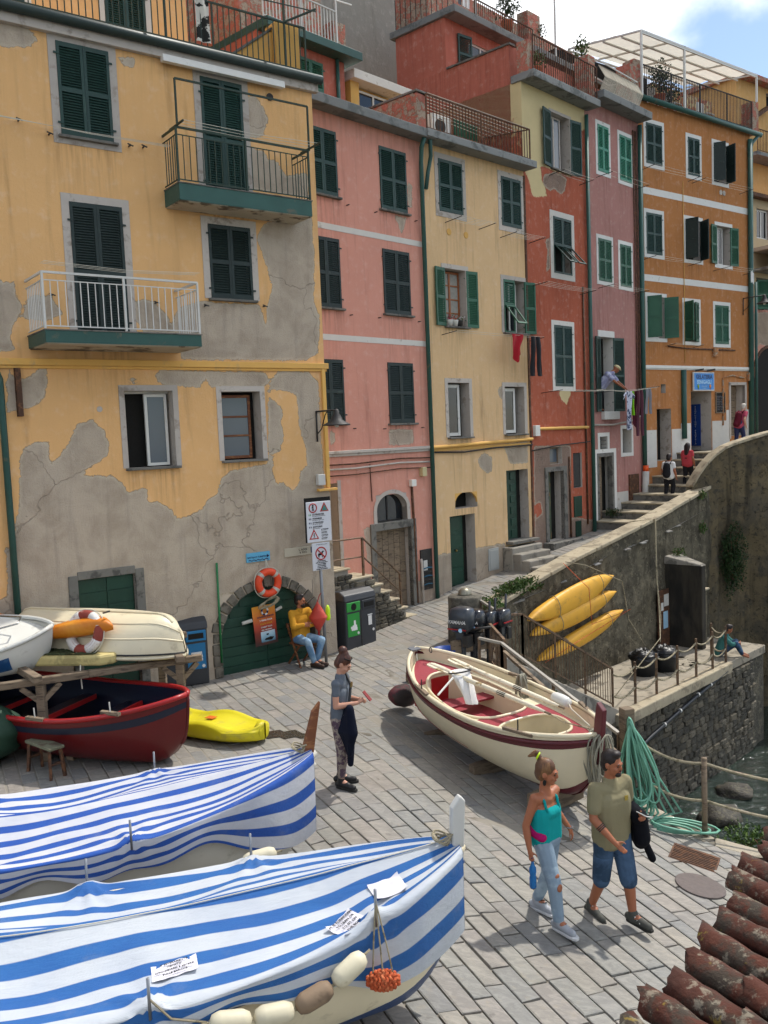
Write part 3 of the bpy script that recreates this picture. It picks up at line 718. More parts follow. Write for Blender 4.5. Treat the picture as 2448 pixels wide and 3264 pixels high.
# arched window over the cellar door
cx, hw_, zb, zs = 2.695, .525, 2.4, 2.72
ar = [(cx + hw_ * math.cos(t), zs + .36 * math.sin(t)) for t in np.linspace(PI, 0, 15)]
g = G()
for i in range(14):
    p, q = ar[i], ar[i + 1]; po = (cx + (p[0] - cx) * 1.2, zs + (p[1] - zs) * 1.26 if p[1] > zs else p[1]); qo = (cx + (q[0] - cx) * 1.2, zs + (q[1] - zs) * 1.26)
    g.add([(p[0], -.02, p[1]), (q[0], -.02, q[1]), (qo[0], -.02, qo[1]), (po[0], -.02, po[1]), (p[0], .2, p[1]), (q[0], .2, q[1])], [(0, 1, 2, 3), (0, 4, 5, 1)])
g.box(cx - hw_ * 1.2, cx - hw_, -.02, .2, zb - .1, zs).box(cx + hw_, cx + hw_ * 1.2, -.02, .2, zb - .1, zs).box(cx - hw_, cx + hw_, -.02, .2, zb - .1, zb)
ob('arch_surround', g, m_trim, Hp)
ob('lunette_fill', G().prism(ar[7:] + [(cx + hw_, 3.075), (cx, 3.075)], .0, .05).prism(ar[:8] + [(cx, 3.075), (cx - hw_, 3.075)], .0, .05), m_trim, Hp)
w = ob('arched_window', G().box(cx - .02, cx + .02, .15, .2, zb, 3.06).box(cx - hw_, cx + hw_, .15, .2, zb, zb + .05).box(cx - hw_, cx - hw_ + .04, .15, .2, zb, 2.8).box(cx + hw_ - .04, cx + hw_, .15, .2, zb, 2.8), m_iron, Hp)
for s in (0, 1): ob('pane', G().box(cx - hw_ + hw_ * s, cx + hw_ * s, .17, .18, zb, 3.06), m_glass, w)
ob('door_frame', G().box(1.93, 2.1, -.04, .1, .15, 2.24).box(3.32, 3.5, -.04, .1, .15, 2.24).box(1.93, 3.5, -.04, .1, 2.24, 2.42), m_slate, Hp, bev=.012)
dd = ob('cellar_door', G().box(2.1, 3.32, .2, .24, .2, 2.24), m_wood, Hp)
for i in range(6): ob('plank', G().box(2.11 + .2 * i, 2.11 + .2 * i + .19, .175, .199, .22, 2.22 - (.0 if i % 2 else .01)), m_wood, dd, bev=.006)
ob('door_reveal_trim', G().box(.95, 1.05, -.02, .02, 1.1, 3.5), m_trim, Hp)
slabm = m_gslab
ob('roof_slab', G().box(-.7, 4.35, -.38, .3, 11.4, 11.6), slabm, Hp, bev=.015)
pipe(Hp, [(4.02, -.3, 11.4), (4.02, -.2, 11.2), (4.1, -.1, 10.9), (4.12, -.1, .3)], .055, m_teal)
pipe(Hp, [(3.4, -.03, 3.25), (3.42, -.03, 2.5), (3.45, -.03, .35)], .03, m_rust, 'rusty_pipe', 8)
ob('meter_box', G().box(3.33, 3.5, -.1, 0, 3.2, 3.36), m_white, Hp, bev=.01); ob('meter_box', G().box(3.72, 3.88, -.12, 0, 3.42, 3.64), mat('cream_plastic', 'b9ad83', .6), Hp, bev=.01)
for z, r in ((3.86, .016), (3.76, .022), (3.62, .014)): pipe(Hp, [(-.5, -.03, z), (1.5, -.05, z - .02), (3.0, -.04, z + .03), (4.1, -.05, z)], r, m_rust if r < .02 else m_trim, 'cable', 6)
pipe(Hp, [(2.0, -.02, 3.8), (2.02, -.02, 2.95)], .012, m_rust, 'cable', 6)
nic = ob('meter_niche', G().box(3.63, 4.05, -.03, .0, .62, 1.62), m_iron, Hp)
for i in range(5): ob('tap', G().tube([(3.66, -.06, .75 + .1 * i), (3.8, -.1, .78 + .1 * i), (4.0, -.06, .75 + .1 * i)], .016, 6), m_iron if i % 2 else mat('tap_blue', '2b5f78', .5), nic, smooth=True)
ob('notice', G().box(3.72, 3.86, -.036, -.031, 1.1, 1.35), m_white, nic)
pipe(Hp, [(3.6, -.08, .2), (3.6, -.08, 1.3), (3.62, -.04, 1.4)], .035, m_trim, 'pale_pipe', 8)
# roof top of the pink house: parapet, canopy, upper storey, railed terrace
facade('upper_wall', Hp, 1.0, 3.75, 11.5, 13.75, [(2.18, 3.0, 12.2, 13.5)], [m_coral, m_trim, m_dark], step=.3, y=2.0, thick=3)
shutters(Hp, 2.18, 3.0, 12.2, 13.5, m_green3, y=1.99)
ob('upper_slab', G().box(1.0, 4.02, 1.6, 5, 13.72, 13.92), m_teal, Hp, bev=.01)
pipe(Hp, [(3.45, 1.93, 13.7), (3.45, 1.93, 11.6)], .05, m_teal)
railing(Hp, 1.0, 3.3, 1.75, 13.92, 14.72, m_white, .1, 1.1)
ob('rail_post', G().bar((3.3, 1.75, 13.9), (3.3, 1.75, 15.4), .035).bar((3.3, 1.75, 15.0), (4.0, 1.9, 15.15), .03), m_white, Hp)
ob('upper_block', G().box(1.0, 3.62, 2.6, 5, 13.9, 16.5), m_coral, Hp, bev=.01); ob('terrace_pillar', G().box(3.35, 3.75, 1.9, 2.3, 13.92, 14.6), m_coral, Hp, bev=.01)
ob('lean_to_post', G().box(4.0, 4.3, 2.05, 2.3, 11.5, 13.4), m_ypaint, Hp); ob('lean_to', G().box(4.0, 6.6, 2.3, 2.6, 11.5, 13.4), m_ypaint, Hp)
ob('canopy', G().box(3.95, 6.7, 1.85, 3.2, 13.4, 13.62), m_whtrim, Hp, bev=.01)
window(Hp, 4.35, 5.6, 12.3, 13.3, y=2.2, mull=1, m=m_white)
ob('roof_parapet', G().prism([(0.0, 11.55), (2.6, 11.55), (2.6, 12.5), (.0, 12.5)], 4.0, 4.25, 'YZ').box(4.0, 4.35, -.12, .0, 11.6, 12.48), m_coral, Hp, bev=.01)
ob('parapet_coping', G().box(3.97, 4.38, -.15, 2.6, 12.5, 12.55), m_slate, Hp, bev=.006)

# --- cream house
Hc = house('cream_house', 'pale cream yellow narrow house with green shutters and two green doors', (1.22, 21.92), 46.0)
cops = [(.62, 1.51, 9.89, 11.15), (3.08, 3.93, 9.86, 11.14), (.72, 1.52, 7.1, 8.52, .3), (3.06, 4.0, 7.06, 8.46, .3), (.7, 1.52, 4.33, 5.7, .3), (2.99, 3.84, 4.34, 5.62, .3), (.83, 1.71, 2.5, 2.9, .4), (.6, 1.58, .4, 2.33, .32), (2.95, 3.92, 1.4, 3.36, .3)]
facade('wall', Hc, 0, 4.09, -.5, 11.42, cops, [m_cplas, m_trim, m_dark], [('-', [(1.77,3.72),(2.05,3.9),(2.38,3.73),(2.36,3.37),(2.14,3.33),(1.85,3.52)]), ('-', [(2.81,4.07),(3.93,4.11),(3.94,3.53),(3.24,3.51),(3.05,3.66),(2.99,3.86)]), ('-', [(2.66,5.6),(2.98,5.62),(2.96,5.22),(2.8,5.3)]), ('-', [(-.2,1.42),(2.8,1.41),(2.85,1.2),(4.3,1.3),(4.3,-1),(-.2,-1)])], step=.09)
for a in cops[:2]: shutters(Hc, *a[:4], m_green); surround(Hc, *a[:4], w=.13)
for a in cops[2:6]: surround(Hc, *a[:4], w=.11, bottom=False); sill(Hc, a[0], a[1], a[2], out=.1)
a = cops[2]; leaf(Hc, a[0], a[2], .4, a[3] - a[2], 1, m_green3, 172); leaf(Hc, a[1] + .02, a[2], .4, a[3] - a[2], -1, m_green3, 174)
m_pine = mat('varnished_pine', '8e5024', .45, .25, 4, .15, 30, st=(1, 1, 5))
window(Hc, a[0] + .02, a[1] - .02, a[2] + .02, a[3] - .03, y=.2, m=m_pine, mull=1, trans=(.25, .5, .75), pm=mat('lace_curtain', '9a968c', .8, .3, 12, .2, 60))
def flap(root, u0, u1, zt, h, ang, m):
    o = ob('shutter_flap', G().box(u0, u0 + .04, -.015, .015, -h, 0).box(u1 - .04, u1, -.015, .015, -h, 0).box(u0, u1, -.014, .014, -.05, 0).box(u0, u1, -.014, .014, -h, -h + .05), m, root, loc=(0, -.03, zt), rot=(R(-ang), 0, 0))
    s = G(); n = int((h - .1) / .042)
    for i in range(n):
        zc = -h + .07 + (h - .12) * i / n
        s.add([(u0 + .035, -.012, zc - .016), (u1 - .035, -.012, zc - .016), (u1 - .035, .012, zc + .016), (u0 + .035, .012, zc + .016)], [(0, 1, 2, 3)])
    ob('slats', s, m, o, kind='stuff', fix=False)
def leaf_with_flap(root, u0, u1, z0, z1, m, ang, zc):
    """a shutter leaf whose lower panel is propped outwards"""
    ob('shutter', G().box(u0, u0 + .05, -.022, .012, z0, z1).box(u1 - .05, u1, -.022, .012, z0, z1).box(u0 + .05, u1 - .05, -.02, .01, zc, zc + .07).box(u0 + .05, u1 - .05, -.02, .01, z1 - .07, z1).box(u0 + .05, u1 - .05, -.02, .01, z0, z0 + .05), m, root)
    s = G(); n = int((z1 - zc - .14) / .042)
    for i in range(n):
        z = zc + .08 + (z1 - zc - .15) * i / n
        s.add([(u0 + .05, -.016, z - .016), (u1 - .05, -.016, z - .016), (u1 - .05, .008, z + .02), (u0 + .05, .008, z + .02)], [(0, 1, 2, 3)])
    ob('slats', s, m, root, kind='stuff', fix=False)
    flap(root, u0 + .04, u1 - .04, zc, (zc - z0) * .92, ang, m)
a = cops[3]; leaf_with_flap(Hc, a[0], a[0] + .48, a[2], a[3], m_green3, 38, a[2] + .72); leaf(Hc, a[1] - .02, a[2], .42, a[3] - a[2], -1, m_green3, 172)
window(Hc, a[0] + .5, a[1] - .1, a[2] + .03, a[3] - .04, y=.22, mull=0)
for a in cops[4:6]:
    window(Hc, a[0] + .02, a[1] - .22, a[2] + .03, a[3] - .04, y=.14, mull=0, bw=.08)
lu = [(1.27 + .44 * math.cos(t), 2.62 + .3 * math.sin(t)) for t in np.linspace(PI, 0, 13)]
ob('lunette_arch', G().prism([(.83, 2.905), (.83, 2.62)] + lu[1:7] + [(1.27, 2.905)], .001, .06).prism([(1.27, 2.905)] + lu[6:12] + [(1.71, 2.62), (1.71, 2.905)], .001, .06), m_ypaint, Hc)
panel_door(Hc, .6, 1.36, .45, 2.33, .24, m_doorgreen, 4, 1); ob('door_knob', G().lathe([(.0, -.07), (.03, -.05), (.03, -.02), (.015, 0)], 10, axis='Y', at=(1.05, .24, 1.4)), mat('brass', 'a08a55', .3, metal=1), Hc, smooth=True)
panel_door(Hc, 2.95, 3.66, 1.44, 3.34, .22, m_doorgreen, 6, 2)
ob('doorstep', G().box(2.85, 4.05, -.25, .25, 1.36, 1.44), m_slate, Hc, bev=.01)
ob('meter_door', G().box(2.07, 2.5, -.025, 0, .74, 1.33).box(2.12, 2.45, -.035, -.02, .79, 1.28), mat('grey_enamel', '9a9c98', .5, .1), Hc, bev=.006)
ob('string_course', G().tube([(0, -.06, 4.1), (4.09, -.06, 4.18)], .045, 8).box(0, 4.09, -.03, .01, 4.0, 4.08), m_ypaint, Hc)
pipe(Hc, [(.1, -.04, 3.98), (1.2, -.05, 3.94), (2.4, -.05, 4.0), (4.1, -.05, 4.02)], .022, m_iron, 'cable', 6)
ob('roof_slab', G().box(-.15, 4.15, -.42, .3, 11.42, 11.6), slabm, Hc, bev=.015)
ob('string_stain', G().box(4.05, 4.12, -.03, .02, 1.2, 11.3), m_rust, Hc)
for u in (.95, 1.6): ob('vent', G().lathe([(.075, -.015), (.085, -.01), (.085, .02)], 14, axis='Y', at=(u, 0, 9.42)), m_ypaint, Hc)
pipe(Hc, [(.05, -.3, 11.4), (.25, -.12, 11.1), (.15, -.1, 10.7), (.06, -.1, 10.3)], .05, m_teal)
dryer(Hc, .82, 9.68, 5, 1.3); dryer(Hc, 3.0, 9.58, 5, 1.25)
dryer(Hc, .55, 6.92, 2, 3.6, .5)
railing(Hc, -.05, 4.0, -.3, 11.6, 12.42, m_rust, .12, 1.9)
ob('roof_hut', G().box(-.1, 4.09, 2.4, 2.7, 11.5, 13.0), m_coral, Hc)
ob('shutter_door', G().box(3.05, 4.2, 1.5, 1.55, 11.6, 13.0), m_green3, Hc)
acu = ob('air_conditioner', G().box(2.1, 2.85, 1.45, 1.75, 12.35, 12.95), m_white, Hc, bev=.02)
ob('fan_grille', G().lathe([(.2, -.012), (.2, .01), (.0, .012)], 20, axis='Y', at=(2.4, 1.44, 12.65)), m_iron, acu)
o = ob('drying_rack', G().bar((.0, -.3, 12.45), (.9, 1.2, 12.75), .025).bar((4.0, -.3, 12.42), (4.0, 1.2, 12.6), .025), m_rust, Hc)
for i in range(8): ob('cord', G().tube([(.9 * i / 7, -.3 + 1.5 * i / 7, 12.46 + .3 * i / 7), (4.0, -.3 + 1.5 * i / 7, 12.44 + .16 * i / 7)], .008, 4), m_line, o)

# --- red house, its top floor still cream, and the coral block behind it
Hr = house('red_house', 'brick red house with a cream patch around its top window', (4.16, 24.76), 43.4)
rops = [(1.42, 2.42, 11.78, 13.32, .3), (1.41, 2.38, 8.87, 10.45), (1.33, 2.29, 5.65, 7.40), (.95, 1.61, 3.42, 3.9), (.8, 1.63, 1.2, 3.21, .3), (2.2, 2.7, 2.65, 3.69, .08)]
facade('wall', Hr, 0, 3.27, -.5, 13.8, rops, [m_rplas, m_trim, m_dark], [('-', [(.16,3.98),(2.1,3.93),(1.98,.5),(.03,.5)]), ('+', [(.12,2.34),(.41,2.36),(.48,2.06),(.19,1.95)]), ('-', [(1.0,11.51),(1.59,11.7),(2.23,11.64),(2.12,11.3),(1.9,11.09),(1.57,11.21),(1.27,11.12),(.95,11.24)]), ('-', [(.96,9.71),(1.25,9.83),(1.21,8.94),(1.0,8.83),(1.11,9.46)]), ('-', [(2.0,1.8),(3.3,1.6),(3.3,0),(2.0,0)])],
       [('-', [(-.1,14.2),(3.4,14.2),(3.37,13.28),(3.0,13.1),(2.9,11.85),(2.4,11.71),(1.01,11.73),(.85,11.7),(.92,11.36),(1.03,11.21),(1.14,11.01),(1.01,10.88),(.86,10.92),(.61,10.83),(.41,10.85),(.2,11.32),(-.1,11.67)]), ('-', [(1.48,5.53),(2.22,5.56),(1.94,5.13),(1.64,5.25)])], step=.09)
a = rops[0]; leaf(Hr, a[0], a[2], .53, a[3] - a[2], 1, m_green, 170); leaf(Hr, a[1] + .03, a[2], .5, a[3] - a[2], -1, m_green, 172)
window(Hr, a[0] + .02, a[1] - .25, a[2] + .02, a[3] - .02, y=.16, mull=1, m=m_trim, pm=m_blueglass); sill(Hr, a[0], a[1], a[2]); surround(Hr, *a[:4], w=.08, bottom=False)
a = rops[1]; surround(Hr, *a[:4], w=.16, m=m_whtrim)
um = (a[0] + a[1]) / 2
for p, q in ((a[0], um - .004), (um + .004, a[1])): leaf_with_flap(Hr, p, q, a[2], a[3], m_green, 42, a[2] + .78)
a = rops[2]; surround(Hr, *a[:4], w=.13, m=m_whtrim); shutters(Hr, *a[:4], m_green)
a = rops[3]; window(Hr, *a[:4], y=.14, mull=0, m=m_wood, pm=m_blueglass)
a = rops[4]; ob('door_frame', G().box(a[0] - .15, a[0], -.04, .1, 1.15, a[3]).box(a[1], a[1] + .17, -.04, .1, 1.15, a[3]).box(a[0] - .15, a[1] + .17, -.04, .1, a[3], a[3] + .13), m_slate, Hr, bev=.01)
m_patina = mat('flaking_green_door', '3c4a38', .8, .3, 5, .3, 25, c2='6f5637', c2sc=4, c2lo=.5, c2hi=.6, st=(2, 2, .6))
panel_door(Hr, a[0], a[0] + .46, 1.22, a[3], .2, m_patina, 3, 2)
ob('niche_grille', G().box(2.22, 2.68, .05, .07, 2.67, 3.67), m_iron, Hr)
for p in ((2.18, 2.62, 1.78, 2.4), (2.25, 2.55, 1.18, 1.65)): ob('meter_door', G().box(p[0], p[1], -.03, 0, p[2], p[3]), m_doorgreen, Hr, bev=.006)
ob('string_course', G().tube([(.35, -.06, 4.45), (3.0, -.06, 4.44)], .045, 8), m_ypaint, Hr)
ob('meter_box', G().box(.12, .35, -.1, 0, 4.25, 4.55), m_white, Hr, bev=.01)
pipe(Hr, [(2.92, -.04, 8.6), (2.92, -.04, 1.5)], .03, m_rust, 'brown_pipe', 8); pipe(Hr, [(1.95, -.03, 3.6), (1.96, -.03, 1.1)], .028, m_rust, 'brown_pipe', 8)
pipe(Hr, [(3.22, -.1, 13.6), (3.2, -.1, 1.2)], .06, m_teal)
pipe(Hr, [(.0, -.04, 3.85), (1.3, -.06, 3.95), (3.1, -.06, 4.0)], .018, m_iron, 'cable', 6)
dryer(Hr, .2, 8.42, 4, 2.6); dryer(Hr, .6, 5.5, 3, 2.9, .7); dryer(Hr, 1.3, 11.6, 3, 1.6, .5)
ob('doorstep', G().box(.5, 2.1, -.35, 0, 1.0, 1.2), m_slate, Hr, bev=.02)
ob('roof_slab', G().box(-.05, 3.45, -.45, .3, 13.78, 13.98), slabm, Hr, bev=.015)
railing(Hr, .15, 3.5, -.3, 13.98, 14.95, m_rust, .11, 1.7)
ob('corner_pillar', G().box(-.02, .28, -.25, .1, 13.98, 14.8), m_coral, Hr, bev=.01); ob('corner_pillar', G().box(3.2, 3.6, -.2, .25, 13.98, 15.3), m_coral, Hr, bev=.01)
ob('terrace_back_wall', G().box(2.3, 3.6, 1.2, 1.5, 13.9, 15.0), m_coral, Hr)
for i, (u, z) in enumerate(((.5, 14.2), (.9, 14.15), (1.3, 14.2))):
    ob('planter', G().lathe([(.11, 0), (.15, .2), (.16, .22), (.13, .2)], 10, at=(u, .05, 13.98)), mat('terracotta', 'a85a3a', .85, .2, 6, .3) if i == 0 else MATS['terracotta'], Hr, smooth=True)

Hk = house('coral_house', 'coral house standing tall behind, with a dark red side wall', (4.16, 24.76), 43.4)
facade('side_wall', Hk, 0.0, 8, 11.3, 14.83, [], [m_coral, m_trim, m_dark], step=.5, y=.35, thick=4.2)
facade('upper_block', Hk, .02, 9, 14.8, 16.3, [(1.1, 2.4, 15.0, 15.95)], [m_coral, m_trim, m_dark], step=.3, y=2.55, thick=1.9)
ob('parapet_coping', G().box(-.05, .22, .3, 2.5, 14.83, 14.88), m_slate, Hk)
leaf(Hk, .55, 14.9, .56, 1.1, 1, m_green, 8, y=2.5); window(Hk, 1.12, 2.4, 15.0, 15.95, y=2.6, mull=1)
ob('roof_slab', G().box(-.08, 9, 2.1, 4.6, 16.3, 16.5), slabm, Hk, bev=.015)
railing(Hk, 1.0, 4.0, 2.2, 16.5, 17.0, m_rust, .1, 1.2)
ob('attic_wall', G().box(.1, .8, 3.2, 4.5, 16.5, 19.5).box(.8, 9, 3.6, 4.5, 16.5, 18.0), m_coral, Hk); ob('terrace_pillar', G().box(3.9, 4.6, 2.3, 2.7, 16.5, 17.6), m_coral, Hk)
ob('roof_frame', G().bar((1.2, 2.3, 16.5), (1.2, 2.3, 19.5), .05).bar((5.5, 2.3, 16.5), (5.5, 2.3, 18.9), .05).bar((1.2, 2.3, 19.4), (5.5, 2.3, 18.9), .05).bar((1.2, 3.6, 19.4), (5.5, 3.6, 18.9), .05).bar((5.5, 2.3, 18.9), (5.5, 3.6, 18.9), .05), m_white, Hk)
m_cloth = [mat('cloth_' + n, c, .95, .15, 6, .25, 90) for n, c in (('white', 'd5d3cf'), ('slate', '5c6066'), ('black', '17161a'), ('crimson', '9c1622'), ('lilac', 'a9a7c4'), ('plum', '4a1d2c'), ('grey', '77757a'), ('lime', '77b21f'))]
for i, u in enumerate((.12, .32, .5)):
    ob('hanging_towel', G().grid(lambda a, b: (u + .13 * a, 2.12 - .015 * math.sin(7 * a + 3 * b), 16.55 + .75 * b), 6, 8), m_cloth[(1, 0, 0)[i]], Hk, smooth=True)
for i in range(12): ob('baluster', G().bar((0.0, 2.2 + .2 * i, 16.5), (0.0, 2.2 + .2 * i, 17.4), .016), m_iron, Hk)

Hg = house('grey_house', 'plain grey rendered wall rising behind the rooftops', (-1.67, 18.89), 43.6)
facade('wall', Hg, -2, 11, 0, 22, [], [m_greyw, m_trim, m_dark], step=1.0, y=6.5, thick=3)

# --- dusty rose house
Hm = house('rose_house', 'narrow dusty rose house with white window frames and open shutters', (6.41, 27.14), 44.0)
mops = [(.72, 1.37, 12.17, 13.55), (2.04, 2.78, 12.12, 13.52), (.64, 1.42, 8.89, 10.17), (1.96, 2.66, 8.84, 10.15), (.63, 1.42, 4.9, 7.19, .35), (.5, .96, 3.67, 4.13), (1.9, 2.49, 3.56, 4.34, .3), (.28, 1.3, 1.5, 3.5, .3)]
facade('wall', Hm, 0, 3.28, -.5, 14.1, mops, [m_mplas, m_whtrim, m_dark], step=.12)
for i, a in enumerate(mops[:4]):
    surround(Hm, *a[:4], w=.11, m=m_white); shutters(Hm, *a[:4], (m_green4, m_green4, m_green3, m_green3)[i])
a = mops[4]; leaf(Hm, a[0], a[2], .38, a[3] - a[2], 1, m_green, 168); leaf(Hm, a[1], a[2] + .0, .52, a[3] - a[2], -1, m_green, 170)
ob('lintel', G().box(a[0] - .12, a[1] + .08, -.02, .05, a[3], a[3] + .2), m_white, Hm, bev=.01); ob('sill', G().box(a[0], a[1] + .15, -.12, .2, a[2] - .25, a[2]), m_white, Hm, bev=.01)
window(Hm, a[0] + .02, a[0] + .4, a[2], a[3] - .03, y=.3, mull=0, pm=m_blueglass)
surround(Hm, *mops[5][:4], w=.12, m=m_white, bottom=False); surround(Hm, *mops[6][:4], w=.11, m=m_white)
a = mops[5]
for i in range(3): ob('grille_bar', G().bar((a[0], .04, a[2] + .1 + .12 * i), (a[1], .04, a[2] + .1 + .12 * i), .02), m_iron, Hm)
ob('door_trim', G().box(.12, .28, -.02, .03, 1.5, 3.62).box(1.3, 1.46, -.02, .03, 1.5, 3.62).box(.12, 1.46, -.02, .03, 3.62, 3.74), m_white, Hm)
ob('door_frame', G().box(.28, .4, -.03, .15, 1.5, 3.5).box(1.18, 1.3, -.03, .15, 1.5, 3.5).box(.28, 1.3, -.03, .15, 3.5, 3.62), m_slate, Hm, bev=.01)
panel_door(Hm, .42, .95, 1.55, 3.48, .22, m_wood, 4, 1)
ob('plinth', G().box(-.02, .12, -.015, .002, 1.2, 2.33), m_whtrim, Hm); ob('plinth', G().box(1.46, 2.2, -.015, .002, 1.4, 2.33), m_whtrim, Hm)
ob('plank_gate', G().box(2.25, 2.85, -.06, 0, 1.7, 2.85), m_rust, Hm)
pipe(Hm, [(.05, -.05, 4.5), (1.2, -.06, 4.48), (2.4, -.06, 4.58), (3.1, -.06, 4.75)], .03, m_trim, 'conduit', 8)
for u in (2.86, 2.98, 3.05): pipe(Hm, [(u, -.03, 13.8), (u + .02, -.04, 8.5), (u - .01, -.04, 4.7)], .02, m_rust, 'cable', 6)
pipe(Hm, [(3.2, -.1, 14.0), (3.19, -.1, 2.3)], .075, m_teal)
pipe(Hm, [(3.12, -.12, 1.75), (3.1, -.14, 2.0), (3.18, -.13, 2.9)], .11, mat('pale_plastic_duct', 'b9b6ae', .6, .2, 6, .2), 'duct', 10)
pipe(Hm, [(3.17, -.14, 2.9), (3.17, -.14, 3.1)], .09, mat('orange_collar', 'd8531d', .5), 'duct_collar', 10)
dryer(Hm, .6, 8.7, 3, 2.2); dryer(Hm, .62, 12.0, 2, 2.3); 
ob('roof_slab', G().box(.3, 3.3, -.5, .3, 14.1, 14.32), slabm, Hm, bev=.015)
g = G()
wk = ob('wicker_screen', G().bar((.45, -.25, 14.4), (2.75, -.25, 14.4), .03).bar((.45, -.25, 15.1), (2.75, -.25, 15.1), .03), m_wood, Hm)
for i in range(38):
    u = .45 + 2.3 * i / 37; ob('wicker_rod', G().tube([(u, -.25, 15.1), (u + .08, -.42, 14.75), (u, -.3, 14.4)], .014, 4), m_line, wk)
ob('corner_pillar', G().box(2.55, 2.95, -.15, .35, 14.3, 15.75), m_coral, Hm, bev=.01)
o = ob('drying_rack', G().bar((.4, -.3, 15.2), (2.7, -.3, 15.15), .03).bar((.6, .7, 15.45), (2.7, .7, 15.35), .03).bar((.4, -.3, 15.2), (.6, .7, 15.45), .03).bar((2.7, -.3, 15.15), (2.7, .7, 15.35), .03), m_white, Hm)
ob('terrace_wall', G().box(.3, 3.1, 1.6, 1.9, 14.2, 15.5), m_coral, Hm)

# --- orange house with the ice cream shop
Ho = house('orange_house', 'orange house with white bands and an ice cream shop at street level', (8.69, 29.5), 53.3)
oops = [(.39, 1.24, 12.93, 14.22), (2.68, 3.35, 12.87, 14.13), (4.21, 5.01, 12.85, 14.17, .3), (.34, 1.17, 10.03, 11.36), (2.5, 3.38, 10.03, 11.38, .3), (4.34, 5.2, 10.01, 11.36, .3), (.34, 1.26, 7.3, 8.66, .3), (2.38, 3.2, 7.24, 8.59, .3), (4.2, 5.04, 7.21, 8.58), (.75, 1.54, 3.2, 4.95, .45), (2.7, 3.92, 3.44, 5.53, .9), (5.12, 6.06, 3.9, 5.75, .4), (1.0, 1.26, 5.48, 5.78)]
facade('wall', Ho, 0, 6.5, 0, 14.85, oops, [m_oplas, m_trim, m_dark], step=.12)
for a in oops[:9]: surround(Ho, *a[:4], w=.12, m=m_white)
for i in (0, 1, 3): shutters(Ho, *oops[i][:4], m_green)
a = oops[2]; shutters(Ho, *a[:4], m_green2, 62, 78, plain=True)
a = oops[4]; shutters(Ho, *a[:4], m_green2, 75, 70, plain=True)
a = oops[5]; shutters(Ho, *a[:4], m_green3, 170, 172); window(Ho, a[0] + .02, a[1] - .25, a[2] + .02, a[3] - .02, y=.15, mull=1)
a = oops[6]; shutters(Ho, *a[:4], m_green3, 60, 125, plain=True); window(Ho, a[0] + .3, a[1] - .02, a[2] + .02, a[3] - .02, y=.2, mull=0)
a = oops[7]; shutters(Ho, *a[:4], m_green3, 100, 20)
shutters(Ho, *oops[8][:4], m_green3)
for z, h in ((11.94, .22), (9.15, .21)): ob('band', G().box(0, 6.49, -.008, .002, z, z + h), m_white, Ho)
ob('string_course', G().box(0, 6.46, -.06, .01, 6.3, 6.4).box(0, 6.46, -.03, .01, 6.26, 6.3), m_white, Ho, bev=.008)
for a in ((.0, .72, 3.0, 4.25), (1.57, 2.1, 3.0, 4.25), (2.1, 2.66, 3.3, 4.43), (3.96, 5.05, 3.4, 4.47), (6.1, 6.5, 3.8, 4.85), (4.85, 5.08, 4.47, 4.85)): ob('whitewashed_plinth', G().box(a[0], a[1], -.012, .002, a[2], a[3]), m_white, Ho)
ob('door', G().box(.77, 1.15, .36, .4, 3.25, 4.93), m_green2, Ho)
ob('shop_board', G().box(3.88, 3.905, .42, .85, 3.6, 5.1), mat('board_blue', '1c3f86', .5, .1), Ho)
for i, ch in enumerate('PRODUZIONE PROPRIA'):
    if ch != ' ': text('lettering', ch, .085, m_cloth[0], Ho, (3.876, .62, 5.0 - .078 * i), (PI / 2, 0, -PI / 2))
ob('door_frame', G().box(5.02, 5.12, -.03, .1, 3.8, 5.83).box(6.06, 6.16, -.03, .1, 3.8, 5.83).box(5.02, 6.16, -.03, .1, 5.75, 5.85), m_trim, Ho)
ob('door', G().box(5.55, 6.05, .34, .38, 3.9, 5.73), m_wood, Ho)
pipe(Ho, [(6.36, -.1, 14.6), (6.36, -.1, 3.6)], .09, m_teal); pipe(Ho, [(6.52, -.2, 9.5), (6.54, -.2, 3.8)], .05, m_teal)
pipe(Ho, [(2.2, -.07, 6.26), (2.2, -.07, 3.9)], .09, m_teal, 'standpipe')
pipe(Ho, [(-.25, -.14, 14.9), (7.0, -.14, 14.84)], .09, m_teal, 'gutter', 12)
pipe(Ho, [(6.85, -.14, 14.8), (6.5, -.1, 14.5), (6.4, -.1, 14.3)], .06, m_teal)
for u in (4.62, 4.82): ob('vent', G().lathe([(.075, -.02), (.09, -.015), (.09, .02)], 14, axis='Y', at=(u, 0, 12.52)), m_trim, Ho)
for u, z in ((4.0, 6.75), (6.2, 5.9)): ob('meter_box', G().box(u, u + .26, -.1, 0, z, z + .3), m_oplas, Ho, bev=.01)
pipe(Ho, [(2.35, -.02, 12.6), (2.36, -.02, 9.4), (2.35, -.02, 6.5)], .012, m_ypaint, 'cable', 5); pipe(Ho, [(1.4, -.03, 7.05), (2.4, -.03, 7.0), (5.4, -.03, 7.0)], .025, m_rust, 'conduit', 6)
pipe(Ho, [(4.6, -.03, 4.3), (4.62, -.03, 6.0), (5.2, -.03, 6.1), (6.0, -.04, 6.0)], .03, m_oplas, 'conduit', 6)
dryer(Ho, .1, 12.7, 3, 2.6); dryer(Ho, 2.9, 12.66, 3, 2.9); dryer(Ho, .1, 9.85, 3, 2.5); dryer(Ho, 4.1, 9.8, 3, 1.9, .7); dryer(Ho, 1.3, 7.1, 2, 1.6, .4)
